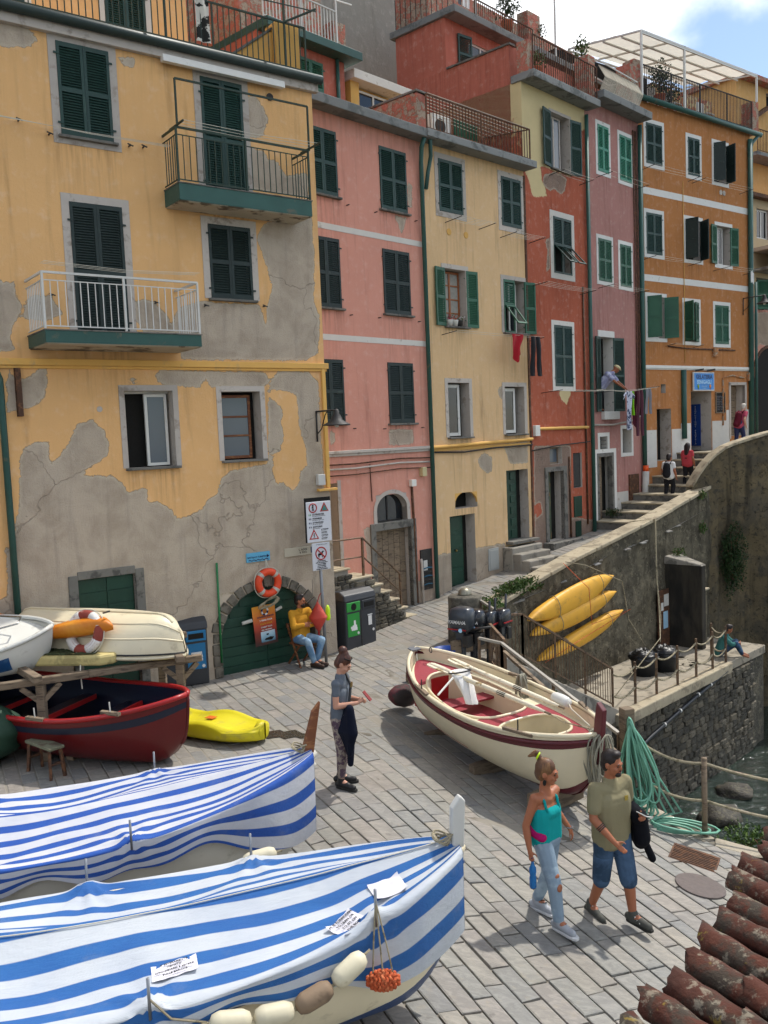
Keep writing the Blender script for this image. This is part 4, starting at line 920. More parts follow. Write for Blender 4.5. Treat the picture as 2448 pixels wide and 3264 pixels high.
ob('hanging_rag', G().grid(lambda a, b: (5.6 + .22 * a, -.55 - .03 * math.sin(6 * a), 9.35 + .4 * b + .05 * math.sin(4 * a)), 6, 6), m_cloth[0], Ho, smooth=True)
railing(Ho, .0, 6.4, -.15, 14.9, 15.9, m_iron, .09, 1.6)
ob('terrace_pillar', G().box(6.45, 6.85, -.15, .3, 14.85, 15.95), m_coral, Ho, bev=.01); ob('terrace_pillar', G().box(-.35, .05, -.15, .3, 14.85, 16.0), m_coral, Ho, bev=.01)
ob('terrace_house', G().box(-.5, 4.6, 3.0, 5, 14.8, 17.4), m_dark, Ho); ob('terrace_wall', G().box(4.6, 8.5, 2.8, 5, 14.8, 17.2), m_rplas, Ho)
pg = ob('pergola', G().bar((-.1, -.25, 14.9), (-.1, -.25, 16.86), .06).bar((2.18, -.25, 14.9), (2.18, -.25, 16.88), .06).bar((6.55, -.25, 15.9), (6.55, -.25, 16.82), .06).bar((-.1, -.25, 16.86), (6.55, -.25, 16.82), .06), m_white, Ho)
for i in range(5):
    y = -.25 + .75 * i; ob('pergola_beam', G().bar((-.1, y, 16.84 + .13 * i - .04), (6.55, y, 16.8 + .13 * i - .04), .05), m_white, pg)
for u in (-.1, 1.5, 3.1, 4.8, 6.55): ob('pergola_beam', G().bar((u, -.25, 16.86), (u, 2.75, 17.36), .05), m_white, pg)
m_awn = mat('white_awning', 'd0ccc4', .8, .08, 3, .2, 30)
nt = m_awn.node_tree; bs_ = nt.nodes['Principled BSDF']; tl_ = NN(nt, 'ShaderNodeBsdfTranslucent', {0: hx('d8d2c4')}); mx_ = NN(nt, 'ShaderNodeMixShader', {0: .5, 1: bs_.outputs[0], 2: tl_.outputs[0]}); nt.links.new(mx_.outputs[0], nt.nodes['Material Output'].inputs[0])
ob('awning', G().grid(lambda a, b: (-.05 + 6.5 * a, -.2 + 2.9 * b, 16.9 + .5 * b + .03 * math.sin(22 * b) - .02 * math.sin(PI * a * 4)), 24, 30), m_awn, pg, smooth=True)
for i, u in enumerate((2.4, 4.3, 1.5)):
    c = ob('garden_chair', G().box(u, u + .45, .3, .75, 15.28, 15.32), m_white, Ho, bev=.01)
    for j in range(5): ob('chair_slat', G().box(u + .02 + .09 * j, u + .07 + .09 * j, .72, .75, 15.32, 15.8), m_white, c)
    for x in (0, .41):
        for y in (.3, .71): ob('leg', G().box(u + x, u + x + .04, y, y + .04, 14.9, 15.28), m_white, c)
# sign and menu board belong to the shop and hang on the wall
sg = thing('shop_sign', 'blue ice cream shop sign reading GELATERIA over the orange house door', 'sign', (8.69, 29.5, 0), R(90 - 53.3))
m_blue = mat('sign_blue', '3a82c8', .5, .08, 6, .05); m_navy = mat('navy_paint', '16204a', .5, .1); m_pale = mat('pale_blue_paint', 'a9cfe6', .5, .1)
ob('panel', G().box(2.72, 3.97, -.1, -.05, 5.54, 6.19), m_white, sg, bev=.006); ob('face', G().box(2.76, 3.93, -.106, -.101, 5.58, 6.15), m_blue, sg)
text('lettering', 'GELATERIA', .2, m_navy, sg, (3.345, -.11, 6.02), sx=.98, bold=.004); text('lettering', 'SENIGAGLI', .17, m_pale, sg, (3.345, -.11, 5.84), sx=1.05, bold=.004); text('lettering', 'produzione\npropria', .07, m_pale, sg, (3.345, -.11, 5.67))
for u, c in ((2.98, '8fb02e'), (3.7, 'd88a3a')):
    ob('ice_cream', G().lathe([(.0, -.1), (.05, .0), (.06, .04), (.03, .08), (0, .09)], 10, at=(0, 0, 0)).xf(Matrix.Translation((u, -.115, 5.68)) @ Matrix.Diagonal((1, .2, 1, 1))), mat('ice_' + c, c, .6), sg, smooth=True)
for u in (2.9, 3.6): ob('spotlight', G().bar((u, -.05, 6.24), (u + .2, -.25, 6.28), .06), m_iron, sg)
mb = thing('menu_board', 'black chalk menu board in a wooden frame beside the shop door', 'menu board', (8.69, 29.5, 0), R(90 - 53.3))
ob('board', G().box(4.18, 4.72, -.03, -.01, 4.77, 5.47), m_dark, mb); ob('frame', G().box(4.15, 4.19, -.045, -.005, 4.74, 5.5).box(4.71, 4.75, -.045, -.005, 4.74, 5.5).box(4.19, 4.71, -.045, -.005, 4.74, 4.78).box(4.19, 4.71, -.045, -.005, 5.46, 5.5), m_wood, mb)
for i in range(9): ob('chalk_line', G().box(4.23, 4.4 + .03 * (i % 3), -.033, -.031, 4.86 + .06 * i, 4.875 + .06 * i).box(4.47, 4.62 + .02 * (i % 4), -.033, -.031, 4.86 + .06 * i, 4.875 + .06 * i), m_cloth[6], mb)

# --- houses beyond the corner
Hf = house('blush_house', 'faded pink house with a dark archway at the far end of the street', (8.69, 29.5), 53.3)
fops = [(10.35, 11.3, 11.9, 13.1, .3), (10.3, 11.4, 9.0, 10.3, .3), (10.0, 12.6, 3.5, 6.6, 1.5)]
facade('wall', Hf, 7.0, 16, 2, 13.6, fops, [m_blush, m_trim, m_dark], [('-', [(9.5, 7.0), (10.6, 7.6), (12, 7.2), (12, 9), (9.5, 8.8)])], [('-', [(7, 9), (12, 9.2), (12, 13.7), (7, 13.7)])], step=.25, y=2.0)
cxx = 11.3
aa = [(cxx + 1.3 * math.cos(t), 6.2 + 1.3 * math.sin(t)) for t in np.linspace(PI, 0, 15)]
ob('archway', G().prism(aa + [(cxx + 1.3, 3.5), (cxx - 1.3, 3.5)], 1.985, 2.3), m_dark, Hf); ob('arch_rim', G().tube([(p[0], 1.99, p[1]) for p in aa], .07, 6), m_rust, Hf)
window(Hf, 10.37, 11.28, 11.92, 13.08, y=2.1, mull=1); leaf(Hf, 10.35, 9.0, .5, 1.2, 1, m_green3, 30, y=1.98); flap(Hf, 10.9, 11.35, 10.2, .9, 35, m_green3)
ob('balcony', G().box(10.0, 13, 1.2, 2, 11.3, 11.45).box(10.0, 13, 1.2, 1.28, 10.8, 11.45), m_trim, Hf)
ob('awning', G().box(10.0, 13, 1.3, 2.0, 10.5, 10.62), m_gslab, Hf); ob('cornice', G().box(9, 14, 1.7, 2, 13.45, 13.6), m_rust, Hf)
Hf2 = house('far_ochre_house', 'distant ochre house rising above the end of the street', (8.69, 29.5), 53.3)
facade('wall', Hf2, 12.2, 24, 5, 19.3, [(14.6, 15.5, 18.4, 19.1)], [m_yfar, m_trim, m_dark], step=.4, y=4.0)
ob('roof', G().prism([(12.0, 19.3), (24, 19.3), (24, 19.5), (12.0, 19.5)], 3.6, 8), m_coral, Hf2)
ob('slab', G().box(12.5, 20, 3.2, 4, 15.9, 16.05), m_gslab, Hf2); railing(Hf2, 12.6, 16, 3.25, 16.05, 17.0, m_rust, .12, 1.5); ob('buttress', G().bar((12.3, 3.9, 17.2), (14.5, 3.9, 18.4), .3, .15), m_rust, Hf2)
# ------------------------------------------------------------------ terrain, walls, steps, water
def wallmat(name, a, b_, c_, sc=1.0):
    """old lime render worn down to stone: blotches, pits, black streaks"""
    m, nt, b = newmat(name)
    v = objvec(nt, False)
    n1 = NO(nt, v, 1.3 * sc, 5, .66, .5); n2 = NO(nt, v, 7 * sc, 4, .65, .3); n3 = NO(nt, v, 30 * sc, 2, .6)
    col = MX(nt, SS(nt, n1, .38, .62), hx(a), hx(b_))
    col = MX(nt, MA(nt, 'MULTIPLY', SS(nt, n2, .52, .66), .75), col, hx(c_))
    sv = NN(nt, 'ShaderNodeMapping', {'Vector': v, 'Scale': (1.6, 1.6, .14)}).outputs[0]
    col = MX(nt, MA(nt, 'MULTIPLY', SS(nt, NO(nt, sv, 1.5, 3, .65, .2), .5, .72), .7), col, hx('2a2721'))
    pit = SS(nt, NN(nt, 'ShaderNodeTexVoronoi', {'Vector': NN(nt, 'ShaderNodeVectorMath', {0: v, 1: NO(nt, v, 4, 4, .6, 0, 1)}, operation='ADD').outputs[0], 'Scale': 5.5 * sc}).outputs[0], .1, .32)
    col = MX(nt, MA(nt, 'MULTIPLY', MA(nt, 'SUBTRACT', 1.0, pit), .55), col, hx('26231d'))
    nt.links.new(col, b.inputs['Base Color']); b.inputs['Roughness'].default_value = .95; b.inputs['Specular IOR Level'].default_value = .15
    h = MA(nt, 'ADD', MA(nt, 'ADD', MA(nt, 'MULTIPLY', n2, .8), MA(nt, 'MULTIPLY', n3, .3)), MA(nt, 'MULTIPLY', pit, .6))
    nt.links.new(NN(nt, 'ShaderNodeBump', {'Strength': .8, 'Distance': .05, 'Height': h}).outputs[0], b.inputs['Normal'])
    return m
m_oldwall = wallmat('old_sea_wall', '6a6353', '4f4a3f', '7d7562'); m_oldwall2 = wallmat('stained_sea_wall', '544d40', '6b5f48', '403d37', .8)
m_cap = mat('worn_coping', 'a89c84', .92, .25, 3, .5, 16, c2='877c68', c2sc=3.5, dist=.015)
def nz(x, y, z, s=1.0): return noise.fractal(Vector((x * s, y * s, z * s)), 1.0, 2.0, 4)
_cu = [-.6, -.21, 1.64, 2.78, 4.7, 6.97, 10.62, 12]; _cz = [.46, .54, .92, 1.14, 1.42, 1.75, 2.43, 2.7]
def capz(u): return float(np.interp(u, _cu, _cz))
Wl = thing('retaining_wall', 'long weathered stone wall climbing beside the stepped street', 'wall', (WP.x, WP.y, 0), WROT)
def wf(u, z, off): # displaced wall face in the wall's own frame (x along, y inward)
    return (u, -off - .05 * nz(u, 0, z, 1.1) - .025 * nz(u + 7, 3, z, 4.0), z)
g = G().grid(lambda a, b: wf(-.45 + 11.15 * a, -3.4 + (capz(-.45 + 11.15 * a) - .05 + 3.4) * b, 2.2), 110, 60)
g.add([(-.45, -2.2, -3.4), (-.45, -1.75, -3.4), (-.45, -1.75, .45), (-.45, -2.2, .45)], [(0, 1, 2, 3)])
ob('face', g, m_oldwall, Wl, smooth=True, fix=False)
u = -.5
while u < 10.6:
    L = rs.uniform(.8, 1.3); u1 = min(u + L, 10.7); z0, z1 = capz(u), capz(u1); d = rs.uniform(-.015, .02)
    ob('coping_stone', G().add([(u + .006, -2.26 - d, z0), (u1 - .006, -2.26 - d, z1), (u1 - .006, -1.75, z1), (u + .006, -1.75, z0), (u + .006, -2.26 - d, z0 - .1), (u1 - .006, -2.26 - d, z1 - .1), (u1 - .006, -1.75, z1 - .1), (u + .006, -1.75, z0 - .1)], [(0, 1, 2, 3), (7, 6, 5, 4), (0, 4, 5, 1), (1, 5, 6, 2), (2, 6, 7, 3), (3, 7, 4, 0)]), m_cap, Wl, bev=.02)
    u = u1
g = G().grid(lambda a, b: (-.45 + 11.15 * a, -1.76, 0 + capz(-.45 + 11.15 * a) * b), 20, 4); ob('inner_face', g, m_cap, Wl)
# the curved upper wall that carries the stairs on round the corner
cp = wpt(10.6, 2.2)
Wc = thing('curved_wall', 'tall stained wall with a curving top at the end of the street', 'wall', (cp.x, cp.y, 0), R(90 - 80))
_vu = [-.55, -.16, .2, .46, 1.08, 2.07, 3.5, 7]; _vz = [2.5, 3.08, 3.4, 3.62, 3.82, 4.05, 4.3, 4.6]
def vz(u): return float(np.interp(u, _vu, _vz))
def cf(a, b):
    u = -.55 + 7.5 * a; t = vz(u) - .04; z = -5 + (t + 5) * b
    rec = .3 * sstep(u, .25, .6) * (1 - sstep(z, .2, 1.6)) * (1 - sstep(u, 1.5, 2.2))      # hollow under the bulge
    return (u, rec - .07 * nz(u, 5, z, .9) - .03 * nz(u, 9, z, 3.5), z)
ob('face', G().grid(cf, 70, 90), m_oldwall2, Wc, smooth=True, fix=False)
g = G()
for i in range(16):
    u0, u1 = -.55 + 7.5 * (i / 16) ** 1.6, -.55 + 7.5 * ((i + 1) / 16) ** 1.6
    z0, z1 = vz(u0), vz(u1); ob('coping_stone', G().add([(u0, -.06, z0), (u1 - .004, -.06, z1), (u1 - .004, .42, z1), (u0, .42, z0), (u0, -.06, z0 - .09), (u1 - .004, -.06, z1 - .09), (u1 - .004, .42, z1 - .09), (u0, .42, z0 - .09)], [(0, 1, 2, 3), (7, 6, 5, 4), (0, 4, 5, 1), (1, 5, 6, 2), (2, 6, 7, 3), (3, 7, 4, 0)]), m_cap, Wc, bev=.015)
ob('inner_face', G().grid(lambda a, b: (-.55 + 7.5 * a, .4, -1 + (vz(-.55 + 7.5 * a) + 1) * b), 12, 2), m_cap, Wc)
# concrete booth standing against the wall, with a notice board beside it
bo = thing('concrete_pier', 'concrete pier, painted dark for its shaded side, jutting from the wall above the landing', 'pier', (WP.x, WP.y, 0), WROT)
m_booth = mat('shade_dark_concrete', '39342b', .95, .4, 2.2, .5, 12, c2='1f1d19', c2sc=1.6, c2lo=.4, c2hi=.62, st=(1, 1, .35), dist=.02)  # near-black concrete colour stands in for shade on the pier's dark side
ob('body', G().box(7.65, 7.9, -3.33, -2.0, -2.1, .36), m_booth, bo, bev=.03); ob('lower_block', G().box(7.9, 8.7, -3.0, -2.0, -2.1, -.5), m_oldwall, bo, bev=.03); ob('lower_cap', G().box(7.9, 8.75, -3.06, -2.0, -.499, -.44), m_cap, bo, bev=.015); ob('roof', G().add([(7.64, -3.34, .361), (7.92, -3.34, .361), (8.5, -2.1, .361), (7.64, -2.1, .361), (7.66, -3.3, .4), (7.9, -3.3, .4), (8.5, -2.1, .6), (7.66, -2.1, .6)], [(4, 5, 6, 7), (0, 1, 5, 4), (1, 2, 6, 5), (3, 7, 6, 2), (0, 4, 7, 3)]), m_concrete, bo, bev=.02)
nb = thing('notice_board', 'brown board with taped paper notices on the wall beside the concrete pier', 'notice board', (WP.x, WP.y, 0), WROT)
ob('board', G().box(7.02, 7.62, -2.34, -2.28, -2.05, -.36), m_rust, nb)
for a in ((7.3, 7.58, -.85, -.5), (7.12, 7.26, -.95, -.72), (7.25, 7.52, -1.5, -1.0)): ob('paper', G().box(a[0], a[1], -2.348, -2.342, a[2], a[3]), m_white if a[0] != 7.25 else m_pale, nb)
# landing, its stone face, stairs down to it
m_land = mat('landing_concrete', '948b7b', .92, .3, 1.8, .5, 12, c2='6f685b', c2sc=2.5, dist=.015)
ld = struct(ob('landing', G().box(1.0, 9.2, -4.5, -2.1, -2.3, -2.06), m_land, bev=.02, loc=(WP.x, WP.y, 0), rz=WROT))
ob('edge_kerb', G().box(.95, 6.7, -4.62, -4.32, -2.3, -2.03), m_cap, ld, bev=.03)
for i in range(22):
    a, c = rs.uniform(4.6, 6.5), rs.uniform(2.7, 4.2); n = 6; r = rs.uniform(.12, .2)
    ob('crazy_paving', G().prism([(a + r * rs.uniform(.7, 1.2) * math.cos(k * PI / 3), -c + r * rs.uniform(.7, 1.2) * math.sin(k * PI / 3)) for k in range(n)], -2.059, -2.047, 'XY'), m_kerb, ld)
qw = thing('quay_wall', 'dark rubble stone wall below the landing above the water', 'wall', (WP.x, WP.y, 0), WROT)
ob('core', G().box(.8, 9.25, -4.42, -2.2, -6, -2.31).box(.8, .98, -4.42, -2.2, -6, -2.2), m_rubble, qw)
m_rstone = [mat('rubble_stone_%d' % i, c, .92, .35, 5, .7, 16, c2=c2, c2sc=4, dist=.02) for i, (c, c2) in enumerate((('514d43', '38352e'), ('5e5749', '433e34'), ('403d36', '565043'), ('6b6456', '484339')))]
def stone_mesh(sd):
    r = random.Random(sd); bm = bmesh.new(); bmesh.ops.create_cube(bm, size=1.0)
    for v in bm.verts: v.co = Vector((v.co.x * r.uniform(.85, 1.02), v.co.y * r.uniform(.7, 1.0), v.co.z * r.uniform(.85, 1.02)))
    bmesh.ops.bevel(bm, geom=bm.edges[:], offset=.14, segments=1, affect='EDGES')
    me = bpy.data.meshes.new('stone'); bm.to_mesh(me); bm.free(); me.materials.append(m_rstone[sd % 4]); return me
SM = [stone_mesh(i) for i in range(12)]
z = -2.33; cnt = 0; more = G()
while z > -5.2:
    hgt = rs.uniform(.12, .2); u = .85 + rs.random() * .1
    while u < 8.2:
        w = rs.uniform(.18, .46)
        sm_, lo_, ro_ = SM[rs.randrange(12)], (u + w / 2, -4.43 - rs.uniform(0, .04), z - hgt / 2), (rs.uniform(-.05, .05), rs.uniform(-.07, .07), rs.uniform(-.04, .04))
        if cnt < 300: o = ob('stone', sm_, None, qw, loc=lo_, rot=ro_); o.scale = (w * 1.02, .2, hgt * 1.04)
        else:
            q_ = G(); q_.v = [tuple(v.co) for v in sm_.vertices]; q_.f = [tuple(p.vertices) for p in sm_.polygons]; q_.m = [0] * len(q_.f); more.join(q_, Matrix.Translation(lo_) @ Matrix.Diagonal((w * 1.02, .2, hgt * 1.04, 1)))
        u += w; cnt += 1
    z -= hgt
ob('lower_stones', more, m_rstone[0], qw, kind='stuff', fix=False)
pipe(qw, [(.9, -4.56, -3.2), (2.2, -4.58, -2.86), (3.6, -4.58, -2.62), (4.9, -4.58, -2.42), (6.4, -4.58, -2.2)], .045, mat('black_pipe', '22262b', .5, .2, 4, .1), 'water_pipe', 8)
for u, z in ((2.9, -2.74), (3.7, -2.6), (4.7, -2.44), (5.4, -2.34)): ob('pipe_clamp', G().lathe([(.055, -.02), (.055, .02)], 8, axis='X', at=(u, -4.58, z)), m_white, qw)
st = struct(thing('stair', '', '')); del st['label']; del st['category']
st.location = (WP.x, WP.y, 0); st.rotation_euler = (0, 0, WROT)
for i in range(12):
    ob('step', G().box(-3.0 + .35 * i, -2.65 + .35 * i, -4.15, -2.2, -2.6, .02 - .175 * i), m_concrete, st, bev=.015)
ob('stair_edge', G().prism([(-3.0, -3), (1.2, -3), (1.2, -2.0), (-3.0, .12)], -4.4, -4.16), m_concrete, st, bev=.02)
# the steps of the street where it climbs past the rose and orange houses
sp = struct(thing('street_steps', '', '')); del sp['label']; del sp['category']
sp.location = (WP.x, WP.y, 0); sp.rotation_euler = (0, 0, WROT)
us = [7.55, 8.35, 9.1, 9.8, 10.5, 11.1, 11.6, 12.05, 12.45, 22]; zs_ = [1.55, 1.78, 2.0, 2.22, 2.46, 2.72, 2.98, 3.22, 3.44]
for i in range(9):
    ob('step', G().box(us[i], us[i + 1] + .03 if i < 8 else 22, -1.78 if i < 6 else -2.6, 1.0, .5 if i < 8 else -1, zs_[i] - .05), m_slate, sp); ob('tread', G().box(us[i] - .03, us[i + 1], -1.77 if i < 6 else -2.6, 1.0, zs_[i] - .049, zs_[i]), m_cap, sp, bev=.012)
# door stairs of the cream and red houses
ds = thing('stone_steps', 'worn stone steps leading up to the cream house side door', 'steps', (1.22, 21.92, 0), R(90 - 46))
for i in range(4): ob('step', G().box(2.75 - .02 * i, 4.05, -1.15 + .27 * i, 0, .3, .82 + .16 * i), m_concrete, ds, bev=.03)
# outside stair of the pink house with its rubble flank and rail
ps = thing('stone_stair', 'rubble stone staircase with a rusty handrail beside the pink house', 'staircase', (-1.67, 18.89, 0), R(90 - 43.6))
prof = [(-1.0, -.3), (-1.0, 1.6), (.6, 1.6), (.6, 1.35), (1.3, 1.35), (1.3, 1.12), (1.6, 1.12), (1.6, .92), (1.88, .92), (1.88, .7), (2.12, .7), (2.12, .46), (2.4, .46), (2.4, .22), (2.7, .22), (2.7, -.3)]
ob('core', G().prism(prof, -.6, 0), m_concrete, ps, bev=.02)
for (x0, x1, z) in ((-.9, .63, 1.6), (.55, 1.33, 1.35), (1.25, 1.63, 1.12), (1.55, 1.91, .92), (1.83, 2.15, .7), (2.07, 2.43, .46), (2.35, 2.74, .22)): ob('tread', G().box(x0, x1, -.65, -.01, z, z + .05), m_cap, ps, bev=.015)
zz = -.1
while zz < 1.5:
    hgt = rs.uniform(.07, .13); u = -.95
    while u < (1.2 if zz > .9 else 2.55 - zz * 1.0) - (.6 if zz > 1.25 else 0):
        w = rs.uniform(.14, .36)
        o = ob('stone', SM[rs.randrange(12)], None, ps, loc=(u + w / 2, -.6, zz + hgt / 2), rot=(rs.uniform(-.05, .05), rs.uniform(-.1, .1), 0)); o.scale = (w, .12, hgt)
        u += w
    zz += hgt
m_rail = mat('old_brown_rail', '6b5540', .7, .3, 6, .2, 50, c2='4a3a2d', c2sc=7)
ob('handrail', G().tube([(-.3, -.55, 2.27), (1.11, -.55, 2.24), (2.29, -.55, 1.27)], .022, 6).tube([(-.3, -.55, 1.86), (1.11, -.55, 1.82), (2.29, -.55, .85)], .018, 6), m_rail, ps)
for u, a, b in ((1.11, 1.1, 2.24), (2.29, .3, 1.27)): ob('rail_post', G().bar((u, -.55, a), (u, -.55, b), .045), m_rail, ps)
# water and rocks of the inlet
m, nt, b = newmat('inlet_water')
v = objvec(nt, False)
b.inputs['Base Color'].default_value = hx('26302a'); b.inputs['Roughness'].default_value = .08; b.inputs['Specular IOR Level'].default_value = .6
fo = MA(nt, 'MULTIPLY', SS(nt, NO(nt, v, 1.4, 8, .7, .8), .6, .72), .8)
nt.links.new(MX(nt, fo, hx('26302a'), hx('aab0ac')), b.inputs['Base Color']); nt.links.new(MA(nt, 'ADD', MA(nt, 'MULTIPLY', fo, .5), .06), b.inputs['Roughness'])
nt.links.new(NN(nt, 'ShaderNodeBump', {'Strength': .7, 'Distance': .1, 'Height': NO(nt, NN(nt, 'ShaderNodeMapping', {'Vector': v, 'Scale': (1, 2.2, 1)}).outputs[0], 2.6, 5, .6, .6)}).outputs[0], b.inputs['Normal'])
struct(ob('water', G().add([(-60, -60, -4.9), (300, -60, -4.9), (300, 300, -4.9), (-60, 300, -4.9)], [(0, 1, 2, 3)]), m))
m_rock = mat('wet_rock', '3a362e', .7, .4, 2, .8, 8, c2='55503f', c2sc=3, dist=.04)
def rock(x, y, z, s, lab):
    bm = bmesh.new(); bmesh.ops.create_icosphere(bm, subdivisions=3, radius=1)
    off = Vector((x, y, s)) * 3
    for v in bm.verts: v.co *= 1 + .38 * noise.fractal(v.co * 1.3 + off, 1, 2, 3)
    me = bpy.data.meshes.new('rock'); bm.to_mesh(me); bm.free(); me.materials.append(m_rock); me.shade_smooth()
    o = link(bpy.data.objects.new('rock', me)); o.location = (x, y, z); o.scale = (s, s * .8, s * .6); tag(o, lab, 'rock', 'rocks in the inlet')
for x, y, z, s, l in ((6.1, 18.6, -4.95, .7, 'largest dark rock at the foot of the quay'), (7.6, 20.2, -4.9, .55, 'mid sized wet rock by the little cascade'), (5.6, 16.9, -4.9, .8, 'dark rock nearest the hose post'), (6.9, 19.7, -4.95, .45, 'small rock below the stone quay'), (8.6, 21.6, -4.9, .45, 'rock farthest up the inlet'), (6.9, 18.4, -5.0, .5, 'small rock between the two larger ones')): rock(x, y, z, s, l)
# the ground reaches on under and behind everything
m_hill = mat('hill_scrub', '4c5438', .95, .35, .2, .6, 1.5, c2='6a6248', c2sc=.3, dist=.3)
def hillz(x, y):
    r = math.hypot(x, y - 30); return -6 + 34 * sstep(y - .3 * x, 42, 95) * (1 - .5 * sstep(x, 10, 90)) + 3 * nz(x, y, 0, .03) * sstep(y, 45, 80)
struct(ob('hillside', G().grid(lambda a, b: (-160 + 300 * a, 36 + 170 * b, min(hillz(-160 + 300 * a, 36 + 170 * b), 14 if -160 + 300 * a > -10 else 60)), 50, 34), m_hill, smooth=True))
struct(ob('seabed', G().add([(-400, -400, -7), (400, -400, -7), (400, 400, -7), (-400, 400, -7)], [(0, 1, 2, 3)]), m_rock))
# foliage
m_leaf = [mat('leaf_' + n, c, .6, .35, 8, 0, c2=c2, c2sc=10, spec=.3) for n, c, c2 in (('dark', '24381a', '34491f'), ('mid', '3d5524', '566b2e'))]
def shrub(lab, loc, ext, n, leaf=.05, mi=0, seed=0, hang=0.0, cat='plant', name='shrub'):
    r = random.Random(seed); t = thing(name, lab, cat, loc)
    g = G(); s = G()
    for k in range(max(4, n // 120)):
        e = Vector([r.uniform(-1, 1) * ext[j] for j in range(3)]); s.tube([(0, 0, -ext[2] * .6), e * .5 + Vector((0, 0, .05)), e], [.012, .008, .003], 4)
    ob('stems', s, m_rust, t, kind='stuff')
    for k in range(n):
        d = Vector((r.gauss(0, 1), r.gauss(0, 1), r.gauss(0, 1))); d.normalize(); d *= r.random() ** .45
        w = 1 + .45 * noise.noise(d * 2.3 + Vector((seed, 0, 0)))
        p = Vector((d.x * ext[0], d.y * ext[1], d.z * ext[2])) * w
        p.z -= hang * max(0, r.random() - .4)
        a = Vector((r.uniform(-1, 1), r.uniform(-1, 1), r.uniform(-.3, 1))).normalized(); b_ = a.orthogonal().normalized(); b_ = Matrix.Rotation(r.uniform(0, 6.3), 3, a) @ b_; c = a.cross(b_)
        L = leaf * r.uniform(.6, 1.3); q = [p - b_ * L * .5, p + c * L * .3 + a * L * .1, p + b_ * L * .5, p - c * L * .3 + a * L * .1]
        g.add(q, [(0, 1, 2, 3)])
    ob('leaves', g, m_leaf[mi], t, kind='stuff', fix=False)
    return t
q = wpt(.7, 2.08, .74); sh_ = shrub('green shrub spilling over the low end of the stone wall', q, (.95, .24, .2), 2600, .065, 1, 1, .12); sh_.rotation_euler = (0, 0, WROT)
q = wpt(-.55, 2.15, .5); shrub('smaller green shrub beside the bollard end of the wall', q, (.3, .3, .18), 700, .065, 1, 2)
q = wpt(11.3, 2.65, .1); shrub('dark ivy hanging in the hollow of the curved wall', q, (.45, .3, 1.2), 2400, .08, 0, 3)
q = wpt(9.9, 2.3, 2.2); shrub('small weed tuft under the coping of the wall', q, (.16, .1, .16), 180, .06, 1, 4)
q = wpt(9.95, 2.3, 1.2); shrub('second weed tuft growing from the wall face', q, (.14, .1, .2), 160, .06, 1, 5)
q = wpt(8.1, 2.4, .65); shrub('weeds growing on top of the concrete pier', q, (.25, .15, .15), 200, .06, 1, 6)
q = wpt(8.3, 2.7, -.4); shrub('tuft of grass on the low block beside the pier', q, (.25, .2, .15), 220, .06, 1, 7)
shrub('bush below the railing beside the white boat', (2.95, 15.6, -.6), (.35, .35, .3), 500, .07, 1, 8)
shrub('weeds at the foot of the rope post by the water', (4.5, 11.0, -.9), (.4, .25, .2), 400, .06, 1, 9)
q = wpt(8.3, .2, 1.75); shrub('weeds at the foot of the rose house downpipe', q, (.3, .2, .15), 260, .06, 0, 10)
# tiled roof edge below the camera
m_tile = mat('lichen_roof_tile', '4d281b', .95, .6, 7, 1.0, 18, c2='3a3128', c2sc=7, c2lo=.44, c2hi=.6, dist=.012)
nt = m_tile.node_tree; bs = nt.nodes['Principled BSDF']; src = bs.inputs['Base Color'].links[0].from_socket; vv = objvec(nt)
c_ = MX(nt, MA(nt, 'MULTIPLY', SS(nt, NO(nt, vv, 14, 5, .7), .54, .64), .65), src, hx('8a8170')); c_ = MX(nt, MA(nt, 'MULTIPLY', SS(nt, NO(nt, vv, 8, 4, .7, .5), .62, .69), .75), c_, hx('7d6a2a'))
c_ = MX(nt, MA(nt, 'MULTIPLY', SS(nt, NO(nt, vv, 4, 5, .7), .58, .7), .8), c_, hx('2e2019')); nt.links.new(c_, bs.inputs['Base Color'])
ea = Vector((.607, .794, 0)); eb = Vector((.45, -.89, .1)).normalized(); en = ea.cross(eb).normalized()
if en.z < 0: en = -en
rf = thing('tiled_roof', 'old terracotta tiled roof edge with lichen in the near corner', 'roof', (.93, 3.05, 2.24))
MR = Matrix(((ea.x, eb.x, en.x, 0), (ea.y, eb.y, en.y, 0), (ea.z, eb.z, en.z, 0), (0, 0, 0, 1)))
ob('deck', G().box(-1.6, 2.6, .06, 2.4, -.12, -.03).xf(MR), m_brownwood, rf)
def tile(cover, sd):
    r = random.Random(sd); g = G(); n = 9; rows = []
    for k in range(8):
        t = k / 7; w = (.08 - .012 * t) if cover else (.062 + .012 * t); ring = []
        jx = r.uniform(-.004, .004)
        for rad in (1.0, .8):
            for i in (range(n + 1) if rad == 1.0 else range(n, -1, -1)):
                a = PI * i / n; wob = 1 + .16 * noise.noise(Vector((i * .7, k * .6, sd)))
                y = .43 * t + (.05 * noise.noise(Vector((i * 1.3, sd, 3))) if k == 0 else 0)
                ring.append((w * rad * wob * math.cos(a) + jx, y, (w * rad * wob * math.sin(a) * .85) * (1 if cover else -1) + (0 if cover else .03)))
        rows.append(ring)
    return g.loft(rows)
